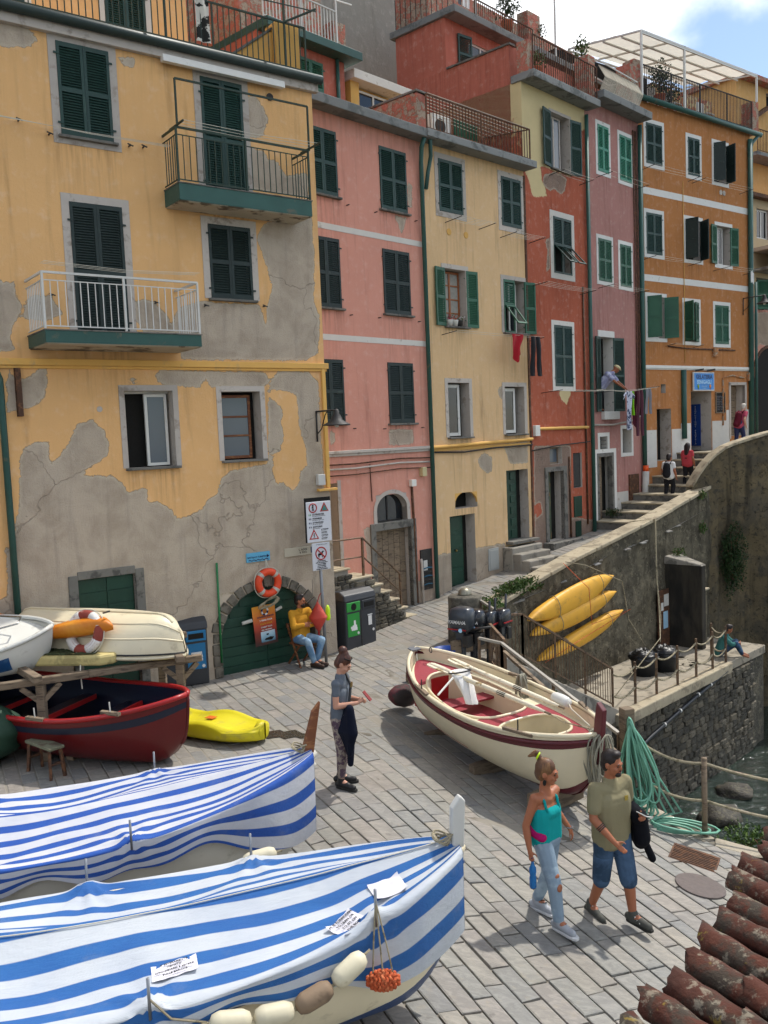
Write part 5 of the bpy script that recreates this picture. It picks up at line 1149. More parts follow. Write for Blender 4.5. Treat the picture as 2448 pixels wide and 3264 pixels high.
for i in range(-8, 15):
    for c in range(5):
        for cov in (True, False):
            x = .18 * i + (0 if cov else .09) + rs.uniform(-.014, .014); y = .36 * c - .04 + rs.uniform(-.045, .045) + (.0 if cov else .05)
            zt = .012 * (4 - c) * .0 + (.07 if cov else .02)
            M = MR @ Matrix.Translation((x, y, zt + .004 * rs.random())) @ Matrix.Rotation(R(rs.uniform(-3, 3)), 4, 'Z') @ Matrix.Rotation(R(-2.5), 4, 'X')
            ob('tile', tile(cov, i * 31 + c * 7 + cov).xf(M), m_tile, rf, smooth=55)
# ------------------------------------------------------------------ boats
def hb(t, B, p=2.4, q=.75): return B / 2 * max(0.0, 1 - abs(t) ** p) ** q
class Hull:
    """a double ended rowing boat, bow towards +x, keel amidships at the origin"""
    def __init__(s, L, B, D, sheer=.25, p=2.4, q=.75, full=.62): s.L, s.B, s.D, s.sh, s.p, s.q, s.full = L, B, D, sheer, p, q, full
    def top(s, t): return s.D + s.sh * t * t * (1.15 if t > 0 else .85)
    def b(s, t): return hb(t, s.B, s.p, s.q)
    def pt(s, t, k, side, inset=0.0):
        """k runs 0 at the keel to 1 at the gunwale"""
        e = max(0, (abs(t) - .72) / .28); zk = .42 * s.D * e ** 2.4
        b = max(.012 if k > 0 else 0, s.b(t) - inset)
        y = b * math.sin(k * PI / 2) ** s.full; zt = s.top(t)
        z = zk + inset * .6 + (zt - zk - inset * .6) * (1 - math.cos(k * PI / 2)) ** .86
        x = s.L / 2 * t * (1 - .075 * (1 - k) ** 1.5 * e)
        return Vector((x, side * y, z))
    def shell(s, k0=0.0, k1=1.0, n=44, m=12, inset=0.0, mi=0, t0=-1, t1=1):
        g = G()
        for side in (-1, 1):
            g.grid(lambda a, b: s.pt(t0 + (t1 - t0) * a, k0 + (k1 - k0) * b, side, inset), n, m, mi, flip=side > 0)
        return g
    def rail(s, k, r, off=0.0, dz=0.0, n=40, sec=6):
        g = G()
        for side in (-1, 1):
            pts = []
            for i in range(n + 1):
                t = -1 + 2 * i / n; p = s.pt(t, k, side); pts.append((p.x, p.y + side * off, p.z + dz))
            g.tube(pts, r, sec)
        return g
def bmat(name, c, c2=None, r=.45): return mat(name, c, r, .1, 3, .1, 30, c2=c2, c2sc=3, c2lo=.58, c2hi=.75, coat=.15)
m_cream = bmat('cream_boat_paint', 'd2c6a8', 'b9ac90'); m_crim = bmat('crimson_deck_paint', '8f2c38', '7c2b35', .6); m_maroon = bmat('maroon_boat_paint', '571620', '3f1118')
m_hullgrey = bmat('grey_white_hull', 'b3b0a6', '8f8b80'); m_redhull = bmat('shaded_red_boat_paint', '5e0d10', '48100f', .35); m_navyb = bmat('shaded_navy_boat_paint', '11172b', None); m_redgun = bmat('red_gunwale', 'a51a1c', '7d2020'); m_antif = bmat('blue_bottom_paint', '25406a', '333f55')  # red hull and navy paint darkened to carry the shade under the rack
def boat_root(name, label, center, a, z, pitch=0.0, roll=0.0, cat='boat'):
    t = thing(name, label, cat)
    t.matrix_world = Matrix.Translation((center[0], center[1], z)) @ Matrix.Rotation(math.atan2(a[1], a[0]), 4, 'Z') @ Matrix.Rotation(-pitch, 4, 'Y') @ Matrix.Rotation(roll, 4, 'X')
    return t

# --- the open white and red boat
HW = Hull(4.3, 1.6, .74, .19)
ax = Vector((.479, -.878)); bw_c = (1.455, 12.41)
Bw = boat_root('rowing_boat', 'cream open rowing boat with crimson decks and two oars aboard', bw_c, ax, -.08, pitch=-.068, roll=.03)
ob('hull', HW.shell(.3), m_cream, Bw, smooth=True); ob('bottom', HW.shell(0, .3), m_maroon, Bw, smooth=True)
ob('rubbing_strake', HW.rail(.93, .03, .004), m_maroon, Bw, smooth=True); ob('strake_band', HW.shell(.86, .96, inset=-.006), m_maroon, Bw, smooth=True)
ob('gunwale', HW.rail(1.0, .032, -.01, .012), m_cream, Bw, smooth=True)
ob('inner_lining', HW.shell(.12, 1.0, inset=.05), m_cream, Bw, smooth=True)
def deckz(t): return HW.top(t) - .16
def inhole(t, w):
    A = abs((t + .27) / .43) ** 3 + abs(w / .74) ** 3 < 1; Bq = abs((t - .47) / .2) ** 3 + abs(w / (.7 - .5 * max(0, t - .47))) ** 3 < 1
    return A or Bq
gd, gm = G(), G(); NT, NW = 110, 46
def dp(t, w): return (HW.L / 2 * t * .985, (HW.b(t) - .05) * w, deckz(t) + .015 * (1 - w * w))
for i in range(NT):
    for j in range(NW):
        t0, t1 = -.96 + 1.92 * i / NT, -.96 + 1.92 * (i + 1) / NT; w0, w1 = -1 + 2 * j / NW, -1 + 2 * (j + 1) / NW
        tc, wc = (t0 + t1) / 2, (w0 + w1) / 2
        if inhole(tc, wc): continue
        red = abs(wc) < .86 and (tc < -.6 or tc > .1) 
        (gd if red else gm).add([dp(t0, w0), dp(t1, w0), dp(t1, w1), dp(t0, w1)], [(0, 1, 2, 3)])
ob('deck', gd, m_crim, Bw, smooth=True); ob('side_deck', gm, m_cream, Bw, smooth=True)
def ring_pts(tc, ta, wf, n=48):
    P = []
    for i in range(n):
        a = 2 * PI * i / n; c, s_ = math.cos(a), math.sin(a)
        t = tc + ta * math.copysign(abs(c) ** .667, c); w = wf(t) * math.copysign(abs(s_) ** .667, s_); p = dp(t, w); P.append((p[0], p[1], p[2] + .012))
    return P
for tc, ta, wf in ((-.27, .43, lambda t: .74), (.47, .2, lambda t: .7 - .5 * max(0, t - .47))):
    P = ring_pts(tc, ta, wf); ob('coaming', G().tube(P, .022, 6, closed=True), m_cream, Bw, smooth=True)
    ob('well_side', G().loft([P, [(p[0], p[1] * .9, .22) for p in P]], True, False), m_cream, Bw, smooth=True)
ob('floor', G().grid(lambda a, b: (-1.5 + 1.75 * a, (HW.b(-.7 + .8 * a) * .8) * (2 * b - 1), .24), 10, 6), m_crim, Bw); ob('fore_floor', G().grid(lambda a, b: (.5 + 1.0 * a, .5 * (1 - .5 * a) * (2 * b - 1), .25), 6, 6), m_cream, Bw)
ob('thwart', G().box(-.95, -.7, -.58, .58, .4, .44), m_crim, Bw, bev=.01); ob('bulkhead', G().box(-1.48, -1.45, -.45, .45, .24, .62), m_redgun, Bw)
ob('stem_post', G().prism([(2.06, .55), (2.2, .6), (2.25, 1.3), (2.14, 1.38), (2.1, 1.15)], -.035, .035), m_maroon, Bw, bev=.01)
ob('keel', G().tube([HW.pt(t, 0, 1) for t in np.linspace(-.98, .98, 24)], .03, 4), m_maroon, Bw)
for t, sd in ((.62, -1), (.55, 1), (-.35, -1), (-.2, 1)):
    p = HW.pt(t, 1, sd); ob('oarlock_block', G().box(-.22, .22, -.03, .03, .01, .05).xf(Matrix.Translation(p) @ Matrix.Rotation(-sd * .35 * (1 if t > 0 else -.5), 4, 'Z')), m_wood, Bw, bev=.006)
    ob('thole_pin', G().tube([(p.x, p.y, p.z + .03), (p.x, p.y, p.z + .19)], .009, 6), m_iron, Bw)
p = HW.pt(-.96, 1, -1); ob('corner_plate', G().box(-.1, .06, -.02, .14, .03, .05).xf(Matrix.Translation(p)), mat('grey_patch', '6e7075', .6), Bw); ob('mooring_ring', G().tube([(-1.9 + .04 * math.cos(a), .12, .92 + .04 * math.sin(a)) for a in np.linspace(0, 6.28, 12)], .008, 5, closed=True), m_iron, Bw)
MB = Bw.matrix_world.copy()
m_oar = mat('worn_white_oar', 'd3cab3', .6, .15, 4, .2, 25, c2='9b8560', c2sc=5, c2lo=.55, c2hi=.66); m_leather = mat('black_leather', '16171a', .6, .2, 8, .2)
def oar(label, p, q):
    t = thing('oar', label, 'oar', group='oars in the cream boat'); t.matrix_world = MB.copy()
    p, q = Vector(p), Vector(q); d = q - p; at = lambda f: p + d * f
    ob('shaft', G().tube([at(0), at(.12), at(.5), at(.8), at(.97), at(1)], [.018, .034, .038, .036, .026, .018], 8), m_oar, t, smooth=True)
    sd = d.cross(Vector((0, 0, 1))).normalized() * .075
    b = G(); rings = []
    for f, w in ((.74, .4), (.8, .85), (.9, 1.05), (.98, .95), (1.0, .6)):
        c = at(f); rings.append([c - sd * w + Vector((0, 0, .01)), c + sd * w + Vector((0, 0, .01)), c + sd * w - Vector((0, 0, .01)), c - sd * w - Vector((0, 0, .01))])
    ob('blade', b.loft(rings), m_oar, t, bev=.004); ob('leather', G().tube([at(.3), at(.37)], .036, 10), m_leather, t, smooth=True); ob('grip', G().tube([at(-.04), at(.01)], .016, 8), m_wood, t, smooth=True)
oar('worn white oar nearest the rail lying across the boat thwarts', (1.05, .3, .9), (-1.4, .16, .9)); oar('worn white oar nearest the near gunwale lying across the thwarts', (1.1, .02, .9), (-1.4, -.22, .9))
# landing net lying over the side
ln = thing('landing_net', 'landing net with white mesh bag leaning in the cream boat', 'net'); ln.matrix_world = MB.copy()
ob('hoop', G().tube([(-.72 + .15 * math.cos(a), -.1 + .17 * math.sin(a), .95 + .04 * math.cos(a)) for a in np.linspace(0, 2 * PI, 28)], .012, 6, closed=True), m_iron, ln); ob('handle', G().tube([(-.62, -.29, .92), (-.42, -.68, .8)], .016, 6), m_white, ln)
def netp(a, b):
    th = 2 * PI * a; r = 1 - .6 * b; f = .03 * math.sin(5 * th + 6 * b) * b
    return (-.72 + .14 * r * math.cos(th) + .45 * b ** 1.2 + f, -.1 + .16 * r * math.sin(th) - .1 * b + f, .94 - .1 * b - .22 * b * b)
ob('bag', G().grid(netp, 36, 14), m_cloth[0], ln, smooth=True)
fd = thing('fender', 'small white fender on the foredeck of the cream boat', 'fender'); fd.matrix_world = MB.copy()
ob('float', G().lathe([(0, -.16), (.06, -.15), (.075, -.1), (.08, 0), (.075, .1), (.06, .15), (0, .16)], 14, axis='X', at=(.95, .42, .93)), m_white, fd, smooth=True); ob('rope', G().tube([(1.1, .42, .93), (1.3, .3, .94), (1.95, .03, 1.0)], .008, 5), m_line, fd)
m_rope = mat('hemp_rope', '9a9078', .95, .25, 9, .6, 80, c2='6d654f', c2sc=9, dist=.01); m_grope = mat('grey_rope', '8a8676', .95, .25, 9, .6, 80, dist=.01)
def coil(name, label, M, loops, m, cat='rope', r=.011):
    t = thing(name, label, cat); t.matrix_world = M
    for k, (w, h, dy) in enumerate(loops):
        ob('loop', G().tube([(w * math.sin(a) * (1 + .12 * math.sin(3 * a + k)), dy + .02 * math.sin(2 * a + k), -h / 2 + h / 2 * math.cos(a)) for a in np.linspace(0, 2 * PI, 22)[:-1]], r, 5, closed=True), m, t, smooth=True)
    return t
rr = random.Random(3)
coil('rope_coil', 'grey rope hanked over the bow of the cream boat', MB @ Matrix.Translation((2.16, 0, 1.0)) @ Matrix.Rotation(PI / 2, 4, 'Z'), [(rr.uniform(.07, .16), rr.uniform(.5, .85), rr.uniform(-.14, .14)) for _ in range(14)], m_grope)
coil('rope_coil', 'grey rope bundle hanging inside the far side of the cream boat', MB @ Matrix.Translation((-.15, .6, .93)), [(rr.uniform(.03, .08), rr.uniform(.4, .62), rr.uniform(-.05, .05)) for _ in range(10)], m_grope)
ob_ = thing('mooring_line', 'thin line running from the oars to the bow of the cream boat', 'rope'); ob_.matrix_world = MB.copy(); ob('line', G().tube([(1.05, .1, .86), (1.4, .06, .86), (2.0, 0, .98)], .009, 5), m_rope, ob_)
for i, (t, lab) in enumerate(((-.55, 'wooden chock under the stern of the cream boat'), (.1, 'wooden chock amidships under the cream boat'), (.68, 'wooden chock under the bow of the cream boat'))):
    p = MB @ Vector((t * 2.15, -.1, 0)); z = gz(p.x, p.y); tag(ob('chock', G().box(-.5, .5, -.06, .06, 0, max(.08, MB.translation.z - z - .05 + (.02 if t > .6 else 0))), m_wood, loc=(p.x, p.y, z), rz=math.atan2(ax.y, ax.x) + PI / 2 + .1 * i, bev=.01), lab, 'block', 'wooden chocks')
tag(ob('mooring_buoy', G().lathe([(.02, -.34), (.1, -.3), (.17, -.15), (.19, 0), (.17, .15), (.1, .3), (.02, .34)], 18, axis='X'), mat('dark_buoy', '3b3230', .8, .3, 5, .4, 20, c2='5a2b30', c2sc=3), smooth=True, loc=(.2, 14.2, .2), rot=(0, .25, .9)), 'dark maroon sausage buoy on the ground behind the cream boat', 'buoy')

# --- two boats under striped covers
def stripemat(name, blue, white, period, duty, ph=0.0):
    m, nt, b = newmat(name); v = objvec(nt)
    sv = NN(nt, 'ShaderNodeAttribute', attribute_name='across').outputs['Fac']
    x = MA(nt, 'ADD', MA(nt, 'ADD', MA(nt, 'DIVIDE', sv, period), ph), MA(nt, 'MULTIPLY', NO(nt, v, 1.2, 3), .1))
    f = MA(nt, 'FRACT', x); k = MA(nt, 'MULTIPLY', SS(nt, f, .02, .06), MA(nt, 'SUBTRACT', 1.0, SS(nt, f, duty - .02, duty + .02)))
    n = NO(nt, v, 2.0, 4); fib = NO(nt, v, 160, 2)
    bl = MX(nt, SS(nt, n, .3, .7), hx(blue), MX(nt, 1.0, hx(blue), (.75, .8, .9, 1), 'MULTIPLY')); wh = MX(nt, SS(nt, n, .35, .7), hx(white), MX(nt, 1.0, hx(white), (.86, .88, .93, 1), 'MULTIPLY'))
    c = MX(nt, k, wh, bl); c = MX(nt, MA(nt, 'MULTIPLY', fib, .06), c, (.4, .45, .52, 1)); c = MX(nt, MA(nt, 'MULTIPLY', SS(nt, NO(nt, v, 3.5, 4, .7), .55, .75), .18), c, hx('8d8f94'))
    nt.links.new(c, b.inputs['Base Color']); b.inputs['Roughness'].default_value = .75; b.inputs['Specular IOR Level'].default_value = .25; b.inputs['Sheen Weight'].default_value = .0
    knit = MA(nt, 'SINE', MA(nt, 'MULTIPLY', sv, 900))
    nt.links.new(NN(nt, 'ShaderNodeBump', {'Strength': .6, 'Distance': .02, 'Height': MA(nt, 'ADD', MA(nt, 'MULTIPLY', knit, .05), MA(nt, 'ADD', MA(nt, 'MULTIPLY', NO(nt, NN(nt, 'ShaderNodeMapping', {'Vector': v, 'Scale': (1.2, 5, 5)}).outputs[0], 2.2, 4, .6, .5), 1.1), MA(nt, 'MULTIPLY', NO(nt, v, 25, 3), .12)))}).outputs[0], b.inputs['Normal'])
    return m
HT = Hull(5.2, 1.66, .8, .28, 2.05, .8)
def tarp_pt(T, s, v):
    """s from bow 0 to stern 1; v from -1 near skirt to +1 far skirt; gunwales at |v| = .62"""
    t = 1 - 2 * s; t = max(-.999, min(.985, t)); gx = HT.L / 2 * t; b = HT.b(t) + .05; zt = HT.top(t) + .055; a = abs(v); sd = 1 if v > 0 else -1
    rid = T['ridge'] * (1 - max(0, t) ** 3) + .02
    wr = .5 * noise.noise(Vector((s * 9, v * 2.2, T['sd']))) + .5 * noise.noise(Vector((s * 5, v * 7, T['sd'] + 5)))
    if a < .62:
        f = a / .62; y = b * f; sag = T['sag'] * math.sin(PI * f) * (1 - .6 * abs(t)); z = zt + rid * (1 - f) - sag * (1 + .6 * math.sin(s * 14 + sd)) + .04 * wr * math.sin(PI * min(1, f * 1.1))
    else:
        f = (a - .62) / .38; h = T['hang'][0 if v < 0 else 1] * (.85 + .2 * math.sin(s * 19 + T['sd']) + .1 * math.sin(s * 47)) + T['bow'] * sstep(t, .42, .9)
        zk = .42 * HT.D * max(0, (abs(t) - .72) / .28) ** 2.4; zf = max(.02, 1 - h * f / (zt - zk)); kk_ = 2 / PI * math.acos(max(-1, 1 - zf ** (1 / .86)))
        y = b * math.sin(kk_ * PI / 2) ** HT.full + .03 + .03 * f * min(1, b / .4) * (1 + math.sin(s * 40 + 3 * v)); z = zt - h * f + .02 * wr * f
    for ps, psd, amp in T['pins']:
        if sd == psd:
            z += amp * math.exp(-((s - ps) / .02) ** 2 - ((a - .6) / .08) ** 2); e1, e2 = (s - ps) * 5.2, (a - .62) * 1.4; rr_ = math.hypot(e1, e2)
            z += .013 * math.exp(-rr_ / .4) * math.sin(9 * math.atan2(e2, e1) + ps * 20) * min(1, rr_ / .05)
    return Vector((gx + .05 * (1 if t > .9 else 0) * f * 0, sd * y, z))
def covered_boat(label, tl, center, a, z, T, hm, bm_, sm):
    r = boat_root('covered_boat', label, center, a, z)
    ob('hull', HT.shell(.35), hm, r, smooth=True); ob('bottom', HT.shell(0, .35), bm_, r, smooth=True); ob('gunwale', HT.rail(1.0, .035, -.01, .0), hm, r, smooth=True); ob('rubbing_strake', HT.rail(.9, .022, .004), bm_, r, smooth=True)
    n = 1
    ob('stem_post', G().prism(T['post'], -.04, .04), T['pm'], r, bev=.012)
    for ps, sd, amp in T['pins']:
        p = tarp_pt(T, ps, sd * .62); ob('thole_pin', G().tube([p - Vector((0, 0, .1)), p + Vector((0, 0, .17))], .011, 6), mat('galvanised_pin', '8d8f92', .4, .2, metal=.8) if 'galvanised_pin' not in MATS else MATS['galvanised_pin'], r, smooth=True)
    c = thing('boat_cover', tl, 'boat cover'); c.matrix_world = r.matrix_world.copy()
    NS, NV = 220, 110; g = G().grid(lambda p, q: tarp_pt(T, p * 1.0, -1 + 2 * q), NS, NV)
    o = ob('cloth', g, sm, c, smooth=True, fix=False)
    w = []
    for i in range(NS + 1):
        for j in range(NV + 1): w.append((-1 + 2 * j / NV) * T['w'] + .05 * math.sin(i * .06 + T['sd']) * T['wav'])
    at = o.data.attributes.new('across', 'FLOAT', 'POINT'); at.data.foreach_set('value', w)
    return r, c
m_st1 = stripemat('striped_cover_narrow', '1d4f9e', 'c2c2c6', .195, .48); m_st2 = stripemat('striped_cover_wide', '24609f', 'bec2c6', .28, .5, .2)
T1 = dict(bow=.55, ridge=.1, sag=.075, hang=(.26, .3), sd=1.3, w=1.5, wav=.5, pins=[(.3, 1, .03), (.62, 1, .03), (.36, -1, .05), (.6, -1, .05)], post=[(2.46, 1.05), (2.57, 1.05), (2.68, 1.66), (2.59, 1.56), (2.48, 1.2)], pm=m_brownwood)
T2 = dict(bow=.5, ridge=.16, sag=.085, hang=(.24, .3), sd=4.1, w=1.55, wav=.8, pins=[(.3, 1, .05), (.55, 1, .06), (.165, -1, .06), (.46, -1, .06)], post=[(2.5, 1.0), (2.6, 1.0), (2.63, 1.5), (2.59, 1.54), (2.52, 1.45)], pm=m_white)
B1a, B2a = Vector((.95, .31)), Vector((.965, .26))
b1, c1 = covered_boat('grey boat under the farther striped cover with a brown stem post', 'farther blue and white striped cover with narrow stripes', (-3.29, 8.09), B1a, .1, T1, m_hullgrey, m_hullgrey, m_st1)
b2, c2 = covered_boat('white boat under the nearer striped cover with a white stem post', 'nearer blue and white striped cover with wide stripes and notices', (-2.01, 6.02), B2a, .1, T2, m_cream, m_antif, m_st2)
# fenders strung along the near boat
M2 = b2.matrix_world.copy(); I2 = M2.inverted()
def fender(label, p, d, L, r, m, group='fenders along the nearer covered boat'):
    t = thing('fender', label, 'fender', group=group); d = Vector(d).normalized()
    q = Vector((1, 0, 0)).rotation_difference(d); t.matrix_world = Matrix.Translation(p) @ q.to_matrix().to_4x4()
    ob('float', G().lathe([(.012, -L / 2), (r * .7, -L / 2 + .015), (r * .93, -L / 2 + .05), (r, -L / 4), (r, L / 4), (r * .93, L / 2 - .05), (r * .7, L / 2 - .015), (.012, L / 2)], 16, axis='X'), m, t, smooth=True); ob('cord', G().tube([(-L / 2 - .05, 0, 0), (L / 2 + .05, 0, 0)], .009, 5), m_rope, t)
m_fend = mat('cream_fender', 'cfc6ab', .55, .15, 5, .15, 20, c2='a3977a', c2sc=4, c2lo=.58, c2hi=.74); m_fbrown = mat('brown_fender', '85705a', .7, .2, 5, .2, 20, c2='6a5847', c2sc=4)
for lab, p, q, m in (('cream fender at the lower left of the fender string', (-1.22, 5.26, .83), (-.98, 5.34, .79), m_fend), ('cream fender second from the left on the string', (-.96, 5.35, .79), (-.72, 5.46, .76), m_fend), ('weathered brown fender on the string', (-.71, 5.46, .77), (-.47, 5.59, .83), m_fbrown), ('topmost cream fender, nearest the orange one', (-.46, 5.6, .84), (-.26, 5.73, .95), m_fend)):
    p, q = Vector(p), Vector(q); fender(lab, (p + q) / 2, q - p, .27, .07, m)
fender('cream fender lying between the two covered boats', (-1.2, 7.4, .86), (1, .35, .1), .3, .065, m_fend)
rope_f = thing('rope_fender', 'orange knotted rope fender hanging from the nearer covered boat', 'fender', (-.14, 5.8, .72))
m_orope = mat('orange_rope', 'b5532f', .95, .2, 12, .5, 60, c2='c9744c', c2sc=14, dist=.01)
for k in range(9):
    f = -1 + 2 * k / 8; rad = .088 * math.sqrt(max(.1, 1 - (f * .92) ** 2)); n = 16
    ob('knot_ring', G().tube([(.15 * f + .012 * math.sin(8 * a), (rad + .008 * math.cos(8 * a + PI * k)) * math.cos(a), (rad + .008 * math.cos(8 * a + PI * k)) * math.sin(a)) for a in np.linspace(0, 2 * PI, 41)[:-1]], .018, 6, closed=True), m_orope, rope_f, smooth=True)
rope_f.scale = (.68, .68, .68)
ob('core', G().lathe([(.03, -.15), (.07, -.1), (.08, 0), (.07, .1), (.03, .15)], 12, axis='X'), m_orope, rope_f)
pin = (M2 @ (tarp_pt(T2, .165, -.62) + Vector((0, 0, .08))) - Vector((-.14, 5.8, .72))) / .68
for e in (-.1, .0, .1): ob('hanging_cord', G().tube([pin, pin * .45 + Vector((e * .6, 0, .05)), (e, 0, .08)], .009, 5), m_rope, rope_f)
cs = thing('fender_line', 'pale cord running along the nearer boat to its fenders', 'rope'); P = [M2 @ (tarp_pt(T2, .46, -.63) + Vector((0, 0, .05))), Vector((-1.45, 5.22, .9)), Vector((-1.24, 5.26, .84))]; ob('line', G().tube(P, .008, 5), m_rope, cs)
cs = thing('ridge_line', 'thin white cord tied along the top of the nearer cover', 'rope'); ob('line', G().tube([M2 @ (tarp_pt(T2, s_, -.02) + Vector((0, 0, .012))) for s_ in np.linspace(.02, .8, 24)], .005, 4), m_line, cs)
def lash(label, T, M): 
    t = thing('lashing', label, 'rope'); p = M @ tarp_pt(T, .03, 0)
    for k in range(4): ob('turn', G().tube([p + Vector((.05 * math.cos(a) * (1 + .2 * k), .07 * math.sin(a), .01 + .02 * math.sin(2 * a + k) + .012 * k)) for a in np.linspace(0, 2 * PI, 14)[:-1]], .008, 5, closed=True), m_rope, t)
lash('cord lashed round the bow of the nearer cover', T2, M2); lash('cord lashed round the bow of the farther cover', T1, b1.matrix_world.copy())
# paper notices pinned to the near cover
def note(label, s_, v_, w, h, lines, rotz=0.0, size=.03, seed=0):
    P = tarp_pt(T2, s_, v_); ds = (tarp_pt(T2, s_ - .02, v_) - tarp_pt(T2, s_ + .02, v_)).normalized(); dv = (tarp_pt(T2, s_, v_ + .03) - tarp_pt(T2, s_, v_ - .03)).normalized()
    n = ds.cross(dv).normalized(); dv = n.cross(ds)
    if n.z < 0: n = -n
    c, s2 = math.cos(rotz), math.sin(rotz); e1 = ds * c + dv * s2; e2 = dv * c - ds * s2; e3 = e1.cross(e2)
    t = thing('paper_notice', label, 'notice', group='paper notices on the boat cover')
    t.matrix_world = M2 @ Matrix(((e1.x, e2.x, e3.x, P.x + e3.x * .014), (e1.y, e2.y, e3.y, P.y + e3.y * .014), (e1.z, e2.z, e3.z, P.z + e3.z * .014), (0, 0, 0, 1)))
    def z(x, y): return .012 * noise.noise(Vector((x * 14, y * 14, seed))) + (.03 * max(0, (x * x / (w * w / 4) + y * y / (h * h / 4)) - 1.2) * (1 if seed else .4))
    ob('sheet', G().grid(lambda a, b: (w * (a - .5) + .006 * noise.noise(Vector((b * 5, seed, 1))), h * (b - .5) + .006 * noise.noise(Vector((a * 5, seed, 2))), z(w * (a - .5), h * (b - .5))), 16, 12), mat('notice_paper', 'd6d3da', .8, .08, 6, .1) if 'notice_paper' not in MATS else MATS['notice_paper'], t, smooth=True)
    for k, l in enumerate(lines): text('lettering', l, size, m_dark, t, (0, h * .5 - h * (k + .75) / (len(lines) + .5), .014), (0, 0, 0), bold=.0003)
note('white notice in block letters forbidding leaning on the boats', .428, -.39, .3, .17, ["E' SEVERAMENTE", 'VIETATO', 'APPOGGIARSI E SEDERSI', 'SULLE BARCHE'], 0, .024)
note('crumpled white notice in English pinned to the cover', .2, -.5, .24, .2, ['IT IS FORBIDDEN', 'TO LEAN OR', 'TO SIT ON', 'THE BOAT'], .35, .03, 3)
note('blank white sheet of paper pinned near the bow', .13, -.33, .25, .2, [], -.1, .03, 2)

# --- boats on and under the wooden rack
HR = Hull(4.6, 1.75, .72, .24)
ra = Vector((.9, -.436)); Br = boat_root('red_boat', 'dark red wooden boat with a navy band under the rack', (-2.78 - .9 * 2.3, 11.93 + .436 * 2.3), ra, .03, roll=.05)
ob('hull', HR.shell(.0), m_redhull, Br, smooth=True); ob('navy_band', HR.shell(.82, .91, inset=-.005), m_navyb, Br, smooth=True); ob('gunwale', HR.rail(1.0, .04, -.01, .01), m_redgun, Br, smooth=True); ob('inner_strake', HR.shell(.72, .99, inset=.042), m_redhull, Br, smooth=True); ob('inner_lining', HR.shell(.1, 1.0, inset=.05), m_navyb, Br, smooth=True)
for x in (-1.2, -.2, .75, 1.45):
    w = HR.b(x / 2.3) * .9 - .09; o = ob('thwart', G().box(x - .13, x + .13, -w, w, .5, .54), m_navyb, Br, bev=.008); ob('thwart_edge', G().box(x + .131, x + .16, -w, w, .49, .56), m_redgun, o)
ob('floor', G().grid(lambda a, b: (-1.9 + 3.8 * a, .55 * (2 * b - 1) * (1 - (2 * a - 1) ** 2) + .001, .17), 10, 4), m_navyb, Br)
for x, sd in ((.35, -1), (-.9, -1), (1.5, -1)):
    p = HR.pt(x / 2.3, 1, sd); ob('oarlock_block', G().box(-.16, .16, -.03, .03, .02, .07).xf(Matrix.Translation(p)), m_wood, Br, bev=.006); ob('thole_pin', G().tube([(p.x, p.y, p.z + .05), (p.x, p.y, p.z + .2)], .009, 6), m_white, Br)
ob('stem', G().tube([HR.pt(.995, k, 1) for k in np.linspace(0, 1, 10)], .03, 5), m_redhull, Br, smooth=True)
tag(ob('chock', G().box(-.4, .4, -.06, .06, -.02, .06), m_wood, loc=(-4.5, 12.75, .0), rz=1.2), 'flat wooden chock under the red boat', 'block', 'wooden chocks')
rk = thing('boat_rack', 'grey timber rack holding boats above the red boat', 'rack', (0, 0, 0))
for x, y in ((-3.2, 13.27), (-5.0, 12.42), (-3.9, 14.9), (-6.3, 13.6)):
    ob('post', G().box(x - .06, x + .06, y - .06, y + .06, -.02, 1.12), m_wood, rk, bev=.012)
    for s_ in (-1, 1): ob('brace', G().bar((x, y, .85), (x + s_ * .24, y + s_ * .11, 1.1), .07), m_wood, rk)
for a, b in (((-6.6, 11.66, 1.17), (-4.4, 12.7, 1.17)), ((-4.4, 12.7, 1.17), (-2.9, 13.41, 1.17)), ((-7.0, 13.26, 1.17), (-3.5, 15.1, 1.17)), ((-3.1, 12.9, 1.27), (-4.0, 15.1, 1.27)), ((-4.9, 12.1, 1.27), (-6.4, 14.0, 1.27))): ob('beam', G().bar(a, b, .12, .1), m_wood, rk, bev=.012)
HC = Hull(3.3, 1.35, .5, .1, 3.0, .8, .75)
Bc = thing('upturned_boat', 'smooth cream boat lying upside down on the rack', 'boat'); Bc.matrix_world = Matrix.Translation((-4.62, 13.72, 1.9)) @ Matrix.Rotation(math.atan2(-.37, .93), 4, 'Z') @ Matrix.Rotation(PI, 4, 'X') @ Matrix.Rotation(R(4), 4, 'X')
ob('hull', HC.shell(), m_cream, Bc, smooth=True); ob('gunwale', HC.rail(1.0, .03), m_cream, Bc, smooth=True); ob('rub_line', HC.rail(.93, .014, .006), m_iron, Bc, smooth=True); ob('chine', HC.rail(.62, .016, -.004), m_cream, Bc, smooth=True); ob('chine', HC.rail(.3, .014, -.004), m_cream, Bc, smooth=True); ob('keel', G().tube([HC.pt(t, .0, 1) - Vector((0, 0, .01)) for t in np.linspace(-.95, .95, 20)], .02, 5), m_cream, Bc)
ob('eye_bolt', G().tube([(1.5 + .02 * math.cos(a), .0, .36 + .02 * math.sin(a)) for a in np.linspace(0, 6.28, 10)], .006, 5, closed=True), m_iron, Bc)
HD = Hull(3.6, 1.4, .52, .14)
Bd = thing('white_dinghy', 'white dinghy with a blue panel tilted on the rack at the left', 'boat'); Bd.matrix_world = Matrix.Translation((-6.75, 12.85, 1.22)) @ Matrix.Rotation(.12, 4, 'Z') @ Matrix.Rotation(.3, 4, 'X')
